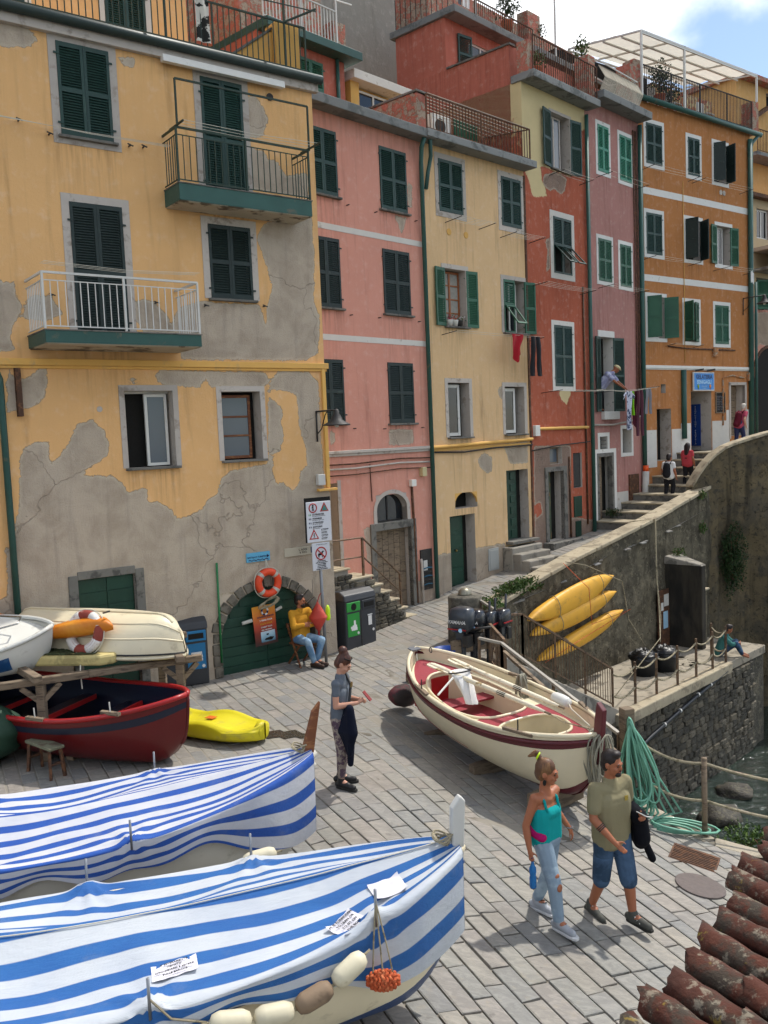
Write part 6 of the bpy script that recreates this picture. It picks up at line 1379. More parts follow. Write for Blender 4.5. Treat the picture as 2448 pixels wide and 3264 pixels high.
m_dw = bmat('chalky_white_hull', 'c9c8c0', 'a8a59a'); ob('hull', HD.shell(), m_dw, Bd, smooth=True); ob('gunwale', HD.rail(1.0, .035, .0, .01), m_dw, Bd, smooth=True); ob('inner_lining', HD.shell(.1, 1, inset=.06), m_hullgrey, Bd, smooth=True)
ob('blue_panel', HD.shell(.5, .82, inset=-.006, t0=.2, t1=.7), mat('boat_blue', '1c4b7d', .5, .2, 4, .1, c2='3a5f86'), Bd, smooth=True); ob('foredeck', G().grid(lambda a, b: (.9 + .85 * a, (HD.b((.9 + .85 * a) / 1.8) - .02) * (2 * b - 1), HD.top(.8) - .04), 8, 6), m_dw, Bd); ob('thwart', G().box(-.3, .0, -.6, .6, .34, .38), m_dw, Bd)
ob('bow_rail', G().tube([(.75, -.42, .62), (.8, -.3, .76), (1.35, -.1, .8), (1.35, .1, .8), (.8, .3, .76), (.75, .42, .62)], .014, 6), mat('steel_tube', '9a9a98', .25, .1, metal=1), Bd, smooth=True); ob('drain', G().lathe([(.03, -.01), (.03, .01)], 10, axis='Y', at=(.9, -.5, .3)), m_iron, Bd)
def kayak_shell(L, w, h, n=40, sit=True):
    g = G(); rings = []
    for i in range(n + 1):
        t = -1 + 2 * i / n; b = max(.012, w / 2 * (1 - abs(t) ** 2.2) ** .85); hh = h * (.75 + .35 * t * t) * (1 - .8 * abs(t) ** 7); lift = .16 * abs(t) ** 3; rg = []
        for k in range(20):
            a = 2 * PI * k / 20; c, s_ = math.cos(a), math.sin(a); y = b * math.copysign(abs(c) ** .7, c); z = hh / 2 * math.copysign(abs(s_) ** .75, s_) * (1 if s_ < 0 else .8)
            if sit and s_ > .3 and abs(t) < .6: z -= .09 * math.sin(PI * (t + .6) / 1.2) ** .5 * (1 - abs(c)) * (1 + .5 * math.sin(9 * t))
            rg.append((t * L / 2, y, z + lift + hh / 2))
        rings.append(rg)
    return g.loft(rings)
m_kor = mat('orange_polyethylene', 'd27a1a', .45, .12, 2, .08, 30, c2='dd9a35', c2sc=1.5, c2lo=.45, c2hi=.7); m_kye = mat('golden_polyethylene', 'd6a033', .5, .15, 2, .15, 30, c2='bf8e3a', c2sc=3, c2lo=.52, c2hi=.7); m_kle = mat('lemon_polyethylene', 'cbbd1c', .5, .15, 2, .15, 30, c2='b3a53f', c2sc=3, c2lo=.52, c2hi=.7)
k1 = thing('kayak', 'orange kayak lying on the rack behind the old ring buoy', 'kayak'); k1.matrix_world = Matrix.Translation((-5.5, 13.5, 1.6)) @ Matrix.Rotation(math.atan2(-.38, .92), 4, 'Z'); ob('shell', kayak_shell(3.1, .8, .36), m_kor, k1, smooth=True); ob('bow_toggle', G().bar((1.45, -.07, .42), (1.45, .07, .42), .022), m_iron, k1)
pb = thing('foam_board', 'pale yellow foam board on the rack below the kayak', 'board', (-4.75, 13.0, 1.27), -.1); ob('board', G().prism([(-.75, -.22), (.55, -.24), (.72, -.12), (.74, .1), (.6, .22), (-.75, .22)], 0, .16, 'XY'), mat('pale_yellow_foam', 'bfae74', .7, .15, 4, .2, c2='9f915f'), pb, bev=.04); ob('netting', G().grid(lambda a, b: (-.4 + .85 * a, -.2 + .4 * b, .175 + .035 * nz(a * 3, b * 3, 1, 2)), 16, 10), mat('green_netting', '3b4226', .95, .4, 20, .5, 60), pb)
def torus(R0, r, n=36, m=12, sq=1.0): 
    g = G(); return g.tube([(R0 * math.cos(a), 0, R0 * math.sin(a)) for a in np.linspace(0, 2 * PI, n + 1)[:-1]], r, m, closed=True)
def ringbuoy(name, label, M, R0, r, main, band, worn=False):
    t = thing(name, label, 'lifebuoy'); t.matrix_world = M
    ob('ring', torus(R0, r), main, t, smooth=True)
    for k in range(4):
        a0 = PI / 4 + k * PI / 2; w = .42 if worn else .14
        ob('band', G().tube([(R0 * math.cos(a), 0, R0 * math.sin(a)) for a in np.linspace(a0 - w, a0 + w, 9)], r * 1.025, 12), band, t, smooth=True)
    ob('grab_line', G().tube([((R0 + r * (1.05 + .25 * abs(math.sin(2 * a)))) * math.cos(a), .02, (R0 + r * (1.05 + .25 * abs(math.sin(2 * a)))) * math.sin(a)) for a in np.linspace(0, 2 * PI, 41)[:-1]], .009, 5, closed=True), m_line, t, smooth=True)
    return t
m_obuoy = mat('orange_lifebuoy', 'cf431f', .5, .1, 4, .1, 30); m_refl = mat('reflective_tape', 'a9a79c', .35, .1, 8, .1); m_oldred = mat('faded_red_buoy', '8d3f33', .8, .2, 5, .3, 30, c2='c9bfb8', c2sc=6, c2lo=.55, c2hi=.62); m_oldwh = mat('chipped_white_buoy', 'cfcac3', .8, .1, 5, .3, 30, c2='8d4a3d', c2sc=6, c2lo=.58, c2hi=.64)
ringbuoy('old_lifebuoy', 'faded red and white lifebuoy leaning on the rack', Matrix.Translation((-4.52, 13.0, 1.72)) @ Matrix.Rotation(R(-22), 4, 'Z') @ Matrix.Rotation(R(-16), 4, 'X'), .26, .074, m_oldred, m_oldwh, True)
tag(ob('rope_end', G().tube([(-4.55, 12.85, 1.45), (-4.52, 12.7, 1.2), (-4.51, 12.7, .95)], .009, 5), m_line), 'short white rope dangling from the old lifebuoy', 'rope')
# lemon yellow sit-on-top on the ground
ky = thing('kayak', 'lemon yellow sit-on kayak lying on the paving behind the red boat', 'kayak'); ky.matrix_world = Matrix.Translation((-2.85, 13.3, .02)) @ Matrix.Rotation(math.atan2(-.5, .86), 4, 'Z')
def sitk(a, b):
    t = -1 + 2 * a; bw_ = .37 * (1 - abs(t) ** 5) ** .6 + .02; th = 2 * PI * b; c, s_ = math.cos(th), math.sin(th); y = bw_ * math.copysign(abs(c) ** .55, c); z = .13 + .13 * math.copysign(abs(s_) ** .6, s_) + .05 * t * t
    if s_ > .2: z += (.05 * math.sin(5.5 * t + .6) - .07 * (1 - min(1, abs(y) / (bw_ * .75)) ** 4) * (1 - t ** 4))
    return (t * 1.12, y, z)
ob('shell', G().grid(sitk, 56, 40), m_kle, ky, smooth=True); ob('end_cap', G().lathe([(0, 1.08), (.12, 1.1), (.15, 1.02)], 10, axis='X', at=(0, 0, .17)), m_kle, ky, smooth=True); ob('sticker', G().box(.05, .2, -.1, .02, .262, .268), mat('orange_sticker', 'd46a1c', .5), ky)
# little bench, green covered bundle
bn = thing('plank_bench', 'low weathered plank bench in front of the rack post', 'bench', (-4.8, 11.9, 0), R(-40)); ob('seat', G().box(-.33, .33, -.11, .11, .4, .44), mat('green_grey_plank', '6f6f5a', .85, .3, 4, .3, 20, c2='53493a', c2sc=4), bn, bev=.008)
for x in (-.26, .26):
    for y in (-.08, .08): ob('leg', G().bar((x * 1.15, y * 1.3, 0), (x, y, .4), .04), m_rust, bn)
    ob('crosspiece', G().bar((x * 1.08, -.09, .2), (x * 1.08, .09, .2), .03), m_rust, bn)
gc = thing('covered_bundle', 'green canvas covered bundle at the left edge under the rack', 'bundle', (-6.0, 12.3, 0)); ob('canvas', G().grid(lambda a, b: (.75 * math.sin(PI * b) * math.cos(2 * PI * a) * (1 + .15 * nz(a * 4, b * 4, 3)), .5 * math.sin(PI * b) * math.sin(2 * PI * a) * (1 + .15 * nz(a * 4, b * 4, 7)), .48 - .46 * math.cos(PI * b) ** 1 * (-1) * -1), 40, 20), mat('green_canvas', '23402f', .7, .25, 4, .3, 14, dist=.02), gc, smooth=True); ob('lashing', G().tube([(.5 * math.cos(a), -.5, .5 + .3 * math.sin(a)) for a in np.linspace(3, 6, 8)], .012, 5), m_line, gc)
# ------------------------------------------------------------------ things on the square
YR = R(90 - 53.8)
def ypt(u, off, z): d = Vector((math.sin(R(53.8)), math.cos(R(53.8)))); n = Vector((d.y, -d.x)); p = Vector((-1.08, 18.08)) + d * u + n * off; return (p.x, p.y, z)
def yth(name, label, cat, u, off, z, group=None): return thing(name, label, cat, ypt(u, off, z), YR, group)
m_binb = mat('bin_grey_plastic', '34363a', .5, .2, 5, .15, 70); m_bing = mat('bin_green', '2f8a3a', .5, .12, 5, .08); m_binbl = mat('bin_blue', '1f6f9e', .5, .12, 5, .08); m_biny = mat('bin_yellow', 'd29a14', .5, .12, 5, .08)
def bin2(label, loc, rz, cl, cr, lab_l, lab_r, icon):
    t = thing('recycling_bin', label, 'bin', loc, rz, 'double recycling bins')
    prof = [(0, 0), (.5, 0), (.5, 1.02), (.46, 1.14), (.36, 1.2), (.16, 1.22), (.03, 1.14), (-.01, 1.04)]
    ob('body', G().prism([(p[0] * 1, p[1]) for p in prof], 0, .88, 'YZ'), m_binb, t, bev=.03)
    ob('lid', G().prism([(-.03, 1.03), (.53, 1.03), (.49, 1.16), (.38, 1.225), (.15, 1.245), (.01, 1.17)], -.015, .895, 'YZ'), m_binb, t, bev=.03)
    ob('seam', G().box(.432, .448, -.012, 0, .04, 1.1), m_iron, t)
    for k, (c, l) in enumerate(((cl, lab_l), (cr, lab_r))):
        x = .03 + .44 * k; a = ob('aperture_frame', G().box(x, x + .38, -.03, -.001, .82, 1.02), c, t, bev=.02)
        if k == 0 and cl is m_bing: ob('opening', G().lathe([(.075, -.036), (.075, -.03)], 18, axis='Y', at=(x + .19, 0, .92)), m_dark, a)
        else: ob('opening', G().box(x + .05, x + .33, -.036, -.03, .87, .97), m_dark, a)
        if l: ob('label_panel', G().box(x + .02, x + .36, -.014, -.001, .3, .78), l, t)
        if k == 1 or l: 
            q = G()
            for (dx, dz, w, h) in icon[k]: q.box(x + dx, x + dx + w, -.02, -.0145, dz, dz + h)
            ob('pictogram', q, m_cloth[0], t)
        ob('badge', G().lathe([(.03, -.02), (.03, -.0145)], 14, axis='Y', at=(x + .31, 0, .35)), m_cloth[0], t)
    ob('plinth', G().box(.02, .86, .02, .48, -.02, .03), m_bing if cl is m_bing else m_binb, t)
bott = [(.12, .42, .16, .06), (.15, .48, .12, .05), (.19, .53, .05, .1), (.1, .46, .05, .05)]; can = [(.17, .46, .1, .2), (.15, .67, .14, .025)]; paper = [(.1, .45, .2, .05), (.12, .51, .18, .05), (.09, .57, .2, .05)]
bin2('grey double recycling bin with a green front panel by the stairs', (-.89, 18.1, 0.0), R(45), m_bing, m_binb, m_bing, None, (bott, can)); bin2('grey double recycling bin with yellow and blue openings by the green door', (-4.16, 15.8, 0), R(25), m_biny, m_binbl, None, m_binbl, (can, paper))
# lifebuoy, signs and poster on the ochre house
lb = ringbuoy('lifebuoy', 'bright orange lifebuoy hanging above the boathouse door', Matrix.Translation(ypt(-1.6, .12, 1.7)) @ Matrix.Rotation(YR, 4, 'Z'), .215, .072, m_obuoy, m_refl)
ob('hanger', G().tube([(0, .05, .45), (.03, 0, .28)], .008, 5).tube([(0, .05, .45), (-.03, 0, .28)], .008, 5), m_line, lb)
for k in range(5): ob('rope_loop', G().tube([(.02 + (.28 - .03 * k) * math.cos(a) * (1 if math.cos(a) < 0 else .7), -.02 - .01 * k, -.4 + .07 * math.sin(a) + .06 * math.cos(a) + .012 * k) for a in np.linspace(0, 2 * PI, 20)[:-1]], .009, 5, closed=True), m_rope, lb)
def sheetmat(name, stops):
    m, nt, b = newmat(name); v = objvec(nt, False); z = NN(nt, 'ShaderNodeSeparateXYZ', {0: v}).outputs[2]; cr = NN(nt, 'ShaderNodeValToRGB', {0: MA(nt, 'ADD', z, MA(nt, 'MULTIPLY', MA(nt, 'SUBTRACT', NO(nt, v, 6, 4), .5), .12))}); e = cr.color_ramp.elements
    e[0].position, e[0].color = stops[0][0], hx(stops[0][1]); e[1].position, e[1].color = stops[-1][0], hx(stops[-1][1])
    for p, c in stops[1:-1]: q = e.new(p); q.color = hx(c)
    nt.links.new(cr.outputs[0], b.inputs['Base Color']); b.inputs['Roughness'].default_value = .45; return m
po = yth('poster', 'orange poster with a boat photo pinned to the boathouse door', 'poster', -1.9, .0, .46)
ob('sheet', G().grid(lambda a, b: (.5 * a, -.03 - .012 * math.sin(5 * b + 2 * a), .78 * b), 8, 12), sheetmat('poster_print', [(.0, '33231f'), (.2, '6b2418'), (.4, 'a8391c'), (.6, 'c9701f'), (.8, 'd08f2a')]), po, smooth=True)
po.rotation_euler = (0, R(-3), YR)
ob('photo', G().box(.13, .44, -.05, -.046, .06, .27), sheetmat('photo_print', [(.06, '3f5a6a'), (.12, '6f95a8'), (.2, '9dbccb'), (.26, 'b8c4cc')]), po); ob('photo_boat', G().prism([(.2, .1), (.36, .08), (.41, .13), (.33, .15), (.22, .13)], -.053, -.05).box(.25, .3, -.053, -.05, .19, .22), m_dark, po)
for z, s_, tx, m in ((.56, .04, 'NOLEGGIO BARCHE', m_navy), (.49, .042, '5 TERRE TOUR', m_cloth[0]), (.42, .042, 'BEACH TOUR', m_biny), (.355, .038, 'SUNSET TOUR', m_cloth[0]), (.3, .03, 'CELL. 348.9870661', m_cloth[0])): text('lettering', tx, s_, m, po, (.27, -.048, z), bold=.001)
for k in range(8):
    a0 = k * PI / 4; ob('printed_ring', G().tube([(.26 + .065 * math.cos(a), -.05, .67 + .07 * math.sin(a)) for a in np.linspace(a0 + .03, a0 + .75, 5)], .018, 6), m_navy if k % 2 else m_cloth[0], po)
ob('wrapped_bar', G().tube([(-.2, .05, .5), (.0, .0, .53)], .035, 8), m_hullgrey, po); ob('wrapped_bar', G().tube([(.52, .0, .62), (.68, .04, .65)], .032, 8), m_hullgrey, po)
bs = yth('blue_sign', 'small light blue tourist boat sign above the lifebuoy', 'sign', -1.99, .0, 2.12); ob('panel', G().box(0, .51, -.03, 0, 0, .18), mat('sign_sky_blue', '5fa9cc', .5, .1), bs, bev=.004); ob('wave', G().tube([(.04 + .43 * i / 20, -.034, .035 + .012 * math.sin(i * 1.5)) for i in range(21)], .008, 4), m_navy, bs)
text('lettering', 'BATTELLO TURISTICO', .045, m_navy, bs, (.24, -.033, .09), bold=.001); ob('arrow', G().prism([(.44, .06), (.49, .09), (.44, .13)], -.034, -.03), m_navy, bs)
sp_ = yth('street_plaque', 'long cream street name plaque fixed at the corner of the ochre house', 'sign', -1.15, .0, 2.13); ob('panel', G().box(0, .74, -.03, 0, 0, .17), mat('cream_enamel', 'b9b09c', .5, .1), sp_, bev=.004); text('lettering', 'S. AGOL\nB. RIOI', .055, m_iron, sp_, (.42, -.033, .085)); ob('blue_tab', G().box(.6, .73, -.034, -.03, .03, .15), m_navy, sp_)
gp = yth('sign_post', 'grey metal post carrying a warning sign and a no dogs sign', 'sign', -.64, .5, 0)
m_gal = mat('galvanised_steel', '85878a', .45, .15, 6, .1, 40, metal=.5); m_sw = mat('sign_white', 'c3c4c9', .4, .06, 5, .05); m_sred = mat('sign_red', 'a0201c', .5, .1)
ob('post', G().tube([(.04, 0, -.02), (.0, 0, 2.4)], .032, 10), m_gal, gp, smooth=True)
w = ob('warning_panel', G().box(-.29, .27, -.06, -.04, 2.43, 3.22), m_sw, gp, bev=.01); ob('backing_board', G().box(-.31, .28, -.04, -.02, 2.43, 3.3), m_dark, gp)
def ringsign(parent, x, z, r, name='red_ring'): ob(name, G().tube([(x + r * math.cos(a), -.063, z + r * math.sin(a)) for a in np.linspace(0, 2 * PI, 29)[:-1]], .012, 6, closed=True), m_sred, parent)
def tri(parent, x, z, s_, m): 
    P = [(x - s_, z - s_ * .8), (x + s_, z - s_ * .8), (x, z + s_)]; ob('red_triangle', G().prism(P, -.066, -.061), m_sred, parent); ob('triangle_field', G().prism([(x + (p[0] - x) * .66, z - .01 + (p[1] - z) * .66) for p in P], -.069, -.0665), m, parent)
def figure(parent, x, z, h): ob('walking_figure', G().lathe([(.0, -.07), (.14 * h, -.069), (.14 * h, -.066), (0, -.065)], 10, axis='Y', at=(x, 0, z + .42 * h)).prism([(x - .12 * h, z + .28 * h), (x + .12 * h, z + .28 * h), (x + .07 * h, z - .05 * h), (x + .2 * h, z - .5 * h), (x + .1 * h, z - .5 * h), (x, z - .12 * h), (x - .12 * h, z - .5 * h), (x - .22 * h, z - .5 * h), (x - .08 * h, z - .05 * h)], -.07, -.066).prism([(x - .12 * h, z + .28 * h), (x - .28 * h, z), (x - .22 * h, z - .02 * h), (x - .06 * h, z + .2 * h)], -.07, -.066), m_dark, parent)
ringsign(w, -.14, 3.1, .085); figure(w, -.14, 3.1, .12); tri(w, .12, 3.1, .1, mat('sign_teal', '3d7a72', .5)); tri(w, -.14, 2.58, .11, m_sw); figure(w, -.14, 2.56, .09)
for z, tx, st_ in ((2.97, 'ATTENZIONE!', 'IN CASO DI MAREGGIATA'), (2.89, 'WARNING!', 'IN CASE OF HEAVY SEA'), (2.81, 'ATTENTION!', 'EN CAS DE TEMPETE'), (2.73, 'ACHTUNG!', 'BEI STURMFLUT')):
    text('lettering', tx, .042, m_dark, w, (-.16, -.062, z), align='LEFT', bold=.0015); text('lettering', st_, .025, m_iron, w, (-.16, -.062, z - .033), align='LEFT'); ob('flag', G().box(-.24, -.225, -.063, -.061, z - .02, z + .015).box(-.205, -.19, -.063, -.061, z - .02, z + .015), m_bing if tx[:4] == 'ATTE' and z > 2.9 else m_navy, w)
for k, (tx, st_) in enumerate((('ATTENZIONE!', 'AUTOPROTEZIONE'), ('WARNING!', 'SLIPPERY SURFACE'), ('ATTENTION!', 'SURFACE GLISSANTE'), ('ACHTUNG!', 'RUTSCHGEFAHR'))):
    z = 2.67 - .058 * k; text('lettering', tx, .026, m_dark, w, (.03, -.062, z), align='LEFT', bold=.001); text('lettering', st_, .016, m_iron, w, (.03, -.062, z - .022), align='LEFT')
dp_ = ob('no_dogs_panel', G().box(-.2, .21, -.06, -.04, 1.87, 2.41), m_sw, gp, bev=.01); ringsign(dp_, .0, 2.2, .12)
dog = [(-.07, 2.16), (-.07, 2.2), (.0, 2.205), (.02, 2.24), (.045, 2.25), (.075, 2.235), (.045, 2.225), (.035, 2.18), (.04, 2.12), (.025, 2.12), (.02, 2.16), (-.035, 2.165), (-.045, 2.12), (-.06, 2.12)]
ob('dog_silhouette', G().prism(dog, -.064, -.061), m_dark, dp_); ob('slash', G().bar((-.085, -.067, 2.285), (.085, -.067, 2.115), .006, .024), m_sred, dp_); text('lettering', 'COMUNE DI RIOMAGGIORE', .02, m_iron, dp_, (.02, -.062, 2.375))
for k, tx in enumerate(("Vietato l' accesso", 'nella zona di balneazione', 'Access to bathing', 'areas is forbidden', "L' acces aux zones", 'de baignade est interdit')): text('lettering', tx, .03, m_dark, dp_, (.005, -.062, 2.055 - .032 * k), bold=.0015, sx=.9)
cb = yth('marker_buoy', 'red cone marker buoy hung on the sign post', 'buoy', -.74, .5, .95); ob('cone', G().lathe([(.015, .3), (.03, .26), (.18, .0), (.18, -.02), (.03, -.28), (.012, -.3)], 20), mat('faded_red_plastic', 'b23a2c', .6, .2, 4, .2, c2='c0584a'), cb, smooth=40); ob('stem', G().tube([(0, 0, -.3), (0, 0, -.42)], .02, 8), m_sred, cb); ob('loop', G().tube([(.0, 0, .3), (.05, 0, .42), (.14, -.02, .5)], .01, 5), m_sred, cb)
fl = yth('float_bottle', 'fluorescent yellow float tied to the sign post', 'float', -.55, .56, 1.0); ob('float', G().lathe([(.02, -.15), (.05, -.13), (.052, -.05), (.045, -.01), (.05, .05), (.035, .12), (.015, .16)], 14), mat('fluorescent_yellow', 'b6d61a', .45, .05), fl, smooth=True)
# street lamps on brackets
def lamp(label, P0, rz, u, z, out):
    t = thing('street_lamp', label, 'street lamp', (P0[0], P0[1], 0), rz); ob('bracket', G().tube([(u, -.02, z - .6), (u, -.03, z)], .018, 6).tube([(u, -.02, z), (u, -out, z)], .018, 6).tube([(u, -.03, z - .45), (u, -.2, z - .35), (u, -.35, z - .08), (u, -.45, z)], .012, 6), m_iron, t, smooth=True)
    ob('shade', G().lathe([(.02, .14), (.05, .12), (.06, .04), (.09, .0), (.12, -.08), (.26, -.16), (.27, -.18), (.25, -.17), (.1, -.1)], 20, at=(u, -out, z - .12)), m_iron, t, smooth=40); ob('bulb', G().lathe([(.03, -.12), (.05, -.17), (.03, -.21), (0, -.22)], 12, at=(u, -out, z - .12)), m_white, t, smooth=True)
lamp('black iron street lamp on the corner of the ochre house', (-1.08, 18.08), YR, -.26, 4.98, .75); lamp('iron street lamp bracketed to the orange house corner', (8.69, 29.5), R(90 - 53.3), 5.97, 8.9, .85)
# stone bollard, barrel, outboard motors
bl = thing('stone_bollard', 'thick grey stone bollard with a metal dome at the street corner', 'bollard', (1.6, 18.15, gz(1.6, 18.15))); ob('shaft', G().lathe([(.38, -.1), (.37, .3), (.35, .75), (.355, .9), (.33, .93), (.05, .95)], 24), mat('bollard_stone', '625d52', .92, .35, 4, .6, 14, c2='45423a', c2sc=3, dist=.02), bl, smooth=50); ob('dome', G().lathe([(.15, .93), (.14, .98), (.12, 1.04), (.06, 1.08), (0, 1.09)], 16), mat('pewter', '8c8878', .45, .2, metal=.6), bl, smooth=True)
ba = thing('barrel', 'blue plastic barrel beside the outboard motors', 'barrel', (1.05, 16.45, gz(1.05, 16.45))); ob('body', G().lathe([(.2, 0), (.23, .05), (.24, .25), (.23, .45), (.24, .47), (.24, .5), (.21, .5), (.2, .42)], 24), mat('barrel_blue', '143f8c', .45, .15), ba, smooth=40)
tag(ob('timber_block', G().box(-.22, .22, -.08, .08, 0, .2), m_wood, loc=(.5, 15.9, gz(.5, 15.9)), rz=.3, bev=.015), 'short timber block behind the stern of the cream boat', 'block')
m_cowl = mat('outboard_black', '1b1e24', .3, .1, 4, .03, coat=.4); m_cowlg = mat('outboard_grey', '33383f', .35, .1, 4, .03, coat=.3); m_cred = mat('outboard_red', '9c1d20', .4)
om = thing('motor_rack', 'plank rail that the outboard motors are clamped to', 'rack', (1.28, 16.35, gz(1.4, 16.6)), math.atan2(.5, .95)); ob('plank', G().box(-.15, 1.15, -.03, .03, .42, .68), m_wood, om, bev=.01)
for x in (0, 1.0): ob('post', G().box(x - .04, x + .04, .03, .1, -.05, .6), m_wood, om)
def outboard(label, x, rz, cm, s_, tx, num, tiller=True):
    t = thing('outboard_motor', label, 'outboard motor', (om.location.x + x * .885, om.location.y + x * .466, gz(1.4, 16.6)), rz, 'outboard motors'); t.scale = (1.14,) * 3
    g = G(); rings = []
    for z, a, b, dx in ((.72, .13, .1, 0), (.76, .17, .13, 0), (.86, .19, .145, .01), (.96, .185, .14, .015), (1.04, .16, .12, .02), (1.07, .1, .08, .03)):
        rings.append([(dx + s_ * a * math.copysign(abs(math.cos(k * PI / 10)) ** .6, math.cos(k * PI / 10)), s_ * b * math.copysign(abs(math.sin(k * PI / 10)) ** .6, math.sin(k * PI / 10)), .62 + (z - .62) * s_) for k in range(20)])
    c = ob('cowling', g.loft(rings), cm, t, smooth=True); ob('stripe', G().box(-.15 * s_, .15 * s_, -.152 * s_, -.14 * s_, .78, .8), m_cred, c)
    text('lettering', tx, .07 * s_, m_cloth[0], c, (0, -.15 * s_, .62 + .25 * s_), bold=.001, shear=.2)
    if num: text('lettering', num, .1 * s_, m_cloth[0], c, (-.19 * s_, 0, .62 + .26 * s_), (PI / 2, 0, -PI / 2), bold=.002); ob('badge', G().lathe([(.035, -.155 * s_), (.035, -.15 * s_)], 14, axis='Y', at=(.07, 0, .78)), m_pale, c)
    ob('leg', G().box(-.06, .05, -.045, .045, .1, .7).box(-.1, .06, -.05, .05, .55, .72), cm, t, bev=.015); ob('cavitation_plate', G().box(-.16, .1, -.08, .08, .12, .135), cm, t); ob('gearcase', G().lathe([(.01, -.18), (.04, -.12), (.045, 0), (.03, .12)], 12, axis='X', at=(0, 0, .02)), cm, t, smooth=True); ob('skeg', G().prism([(-.08, .0), (.06, .0), (.0, -.12)], -.008, .008), cm, t)
    ob('clamp', G().box(.05, .16, -.09, .09, .48, .68), m_iron, t, bev=.01)
    for k in range(3): ob('propeller_blade', G().grid(lambda a, b: (-.18 + .03 * (b - .5), (.02 + .08 * a) * math.cos(2.1 * k + .5 * (b - .5)), .02 + (.02 + .08 * a) * math.sin(2.1 * k + .5 * (b - .5))), 3, 3), m_iron, t)
    if tiller: ob('tiller', G().tube([(.1, 0, .74), (.3, .02, .8), (.52, .03, .84)], [.02, .018, .022], 8), m_iron, t, smooth=True)
outboard('grey outboard motor marked 9.9 nearest the cream boat stern', .1, R(-35), m_cowlg, 1.15, 'YAMAHA', '9.9'); outboard('black outboard motor marked 4 behind the grey one', .36, R(-30), m_cowl, 1.0, 'YAMAHA', '4', False); outboard('small black outboard motor with its tiller raised', .72, R(60), m_cowl, .85, '', ''); outboard('small black outboard motor nearest the railing', 1.02, R(50), m_cowl, .85, '', '')
for i, x in enumerate((.72, .85, 1.1)): tag(ob('tiller_arm', G().tube([(om.location.x + x * .885, om.location.y + x * .466, .75), (om.location.x + x * .885 + .02, om.location.y + x * .466, 1.22 + .05 * i)], .024, 8), m_cowl, smooth=True), ('left', 'middle', 'right')[i] + ' upright black tiller handle among the motors', 'tiller', 'raised tiller handles')
# railings
def fence(name, label, P, tops, m, mtop, bars=.12, bot=.1, posts=None, low=None):
    t = thing(name, label, 'railing'); P = [Vector(p) for p in P]
    for p, q in zip(P, P[1:]):
        ob('top_rail', G().bar(p, q, .05, .04), mtop, t)
        if low: ob('mid_rail', G().bar(p - Vector((0, 0, low)), q - Vector((0, 0, low)), .03), m, t)
        if bars:
            d = tops - bot; ob('bottom_rail', G().bar(p - Vector((0, 0, d)), q - Vector((0, 0, d)), .03), m, t); n = max(2, int((q - p).length / bars))
            for i in range(1, n): c = p.lerp(q, i / n); ob('baluster', G().bar(c - Vector((0, 0, d)), c, .014), m, t)
        n = max(1, round((q - p).length / (posts or 1.6)))
        for i in range(n + 1): c = p.lerp(q, i / n); ob('post', G().bar(c - Vector((0, 0, tops)), c, .045), m, t)
    return t
m_alu = mat('weathered_aluminium', '9a958c', .5, .2, 5, .15, 40, metal=.3)
fence('railing', 'brown railing with balusters running down the stairs to the landing', [wpt(-3.0, 4.28, .92), wpt(-2.3, 4.28, .82), wpt(1.06, 4.28, -1.02)], .92, m_rail, m_rail, .115, .1, 1.15)
fence('railing', 'upper railing with balusters at the head of the stairs beneath the shrub', [wpt(-1.75, 2.45, 1.0), wpt(-2.9, 4.1, .98)], .95, m_rail, m_alu, .115, .1, 1.2)
fence('edge_rail', 'long pale handrail along the quay edge beside the cream boat', [(1.52, 14.8, .96), (1.86, 14.5, .93), (2.96, 11.35, .42)], .95, m_rail, m_alu, None, .1, 1.7)
fence('railing', 'short barred railing between the motors and the quay handrail', [(1.9, 16.6, .82), (2.02, 15.3, .78)], .8, m_rail, m_rail, .1, .1, 1.2)
tag(ob('timber_pole', G().bar((1.95, 14.9, .68), (3.1, 11.4, -.02), .06, .05), m_wood), 'bare timber pole lying along the quay handrail', 'pole')
# rope fences
def rope(P, sag, n=12): 
    out = []
    for p, q in zip(P, P[1:]):
        p, q = Vector(p), Vector(q)
        for i in range(n): f = i / n; c = p.lerp(q, f); c.z -= sag * 4 * f * (1 - f); out.append(c)
    out.append(Vector(P[-1])); return out
LPu = [(1.05, 4.3), (1.97, 4.34), (2.92, 4.38), (3.92, 4.42), (4.86, 4.46), (5.81, 4.46), (6.62, 4.46), (6.75, 4.0)]
for i, (u, f) in enumerate(LPu[1:]):
    p = wpt(u, f, -2.06); tag(ob('rope_post', G().bar((0, 0, 0), (0, 0, 1.02), .05), m_rail, loc=p), ('first', 'second', 'third', 'fourth', 'fifth', 'sixth', 'last')[i] + ' brown rope post along the landing edge counting from the stairs', 'post', 'landing rope posts')
for zz, lab in ((.92, 'upper'), (.42, 'lower')): tag(ob('barrier_rope', G().tube(rope([wpt(u, f, -2.06 + zz) for u, f in LPu], .13), .022, 6), m_rope, smooth=True), lab + ' rope strung between the landing posts', 'rope')
ph = (3.05, 11.28); zg = gz(*ph)
tag(ob('timber_post', G().box(-.075, .075, -.075, .075, -.1, 1.4), m_wood, loc=(ph[0], ph[1], zg), rz=.3, bev=.012), 'square timber post draped with a green hose', 'post')
tag(ob('metal_post', G().tube([(0, 0, -.1), (0, 0, 1.02)], .035, 10), m_wood, loc=(3.88, 10.8, gz(3.88, 10.8)), smooth=40), 'round grey post with ropes at the water edge', 'post')
tag(ob('metal_post', G().tube([(0, 0, -.1), (0, 0, 1.02)], .035, 10), m_wood, loc=(6.0, 10.42, gz(6.0, 10.42)), smooth=40), 'round grey rope post farther along the water edge', 'post')
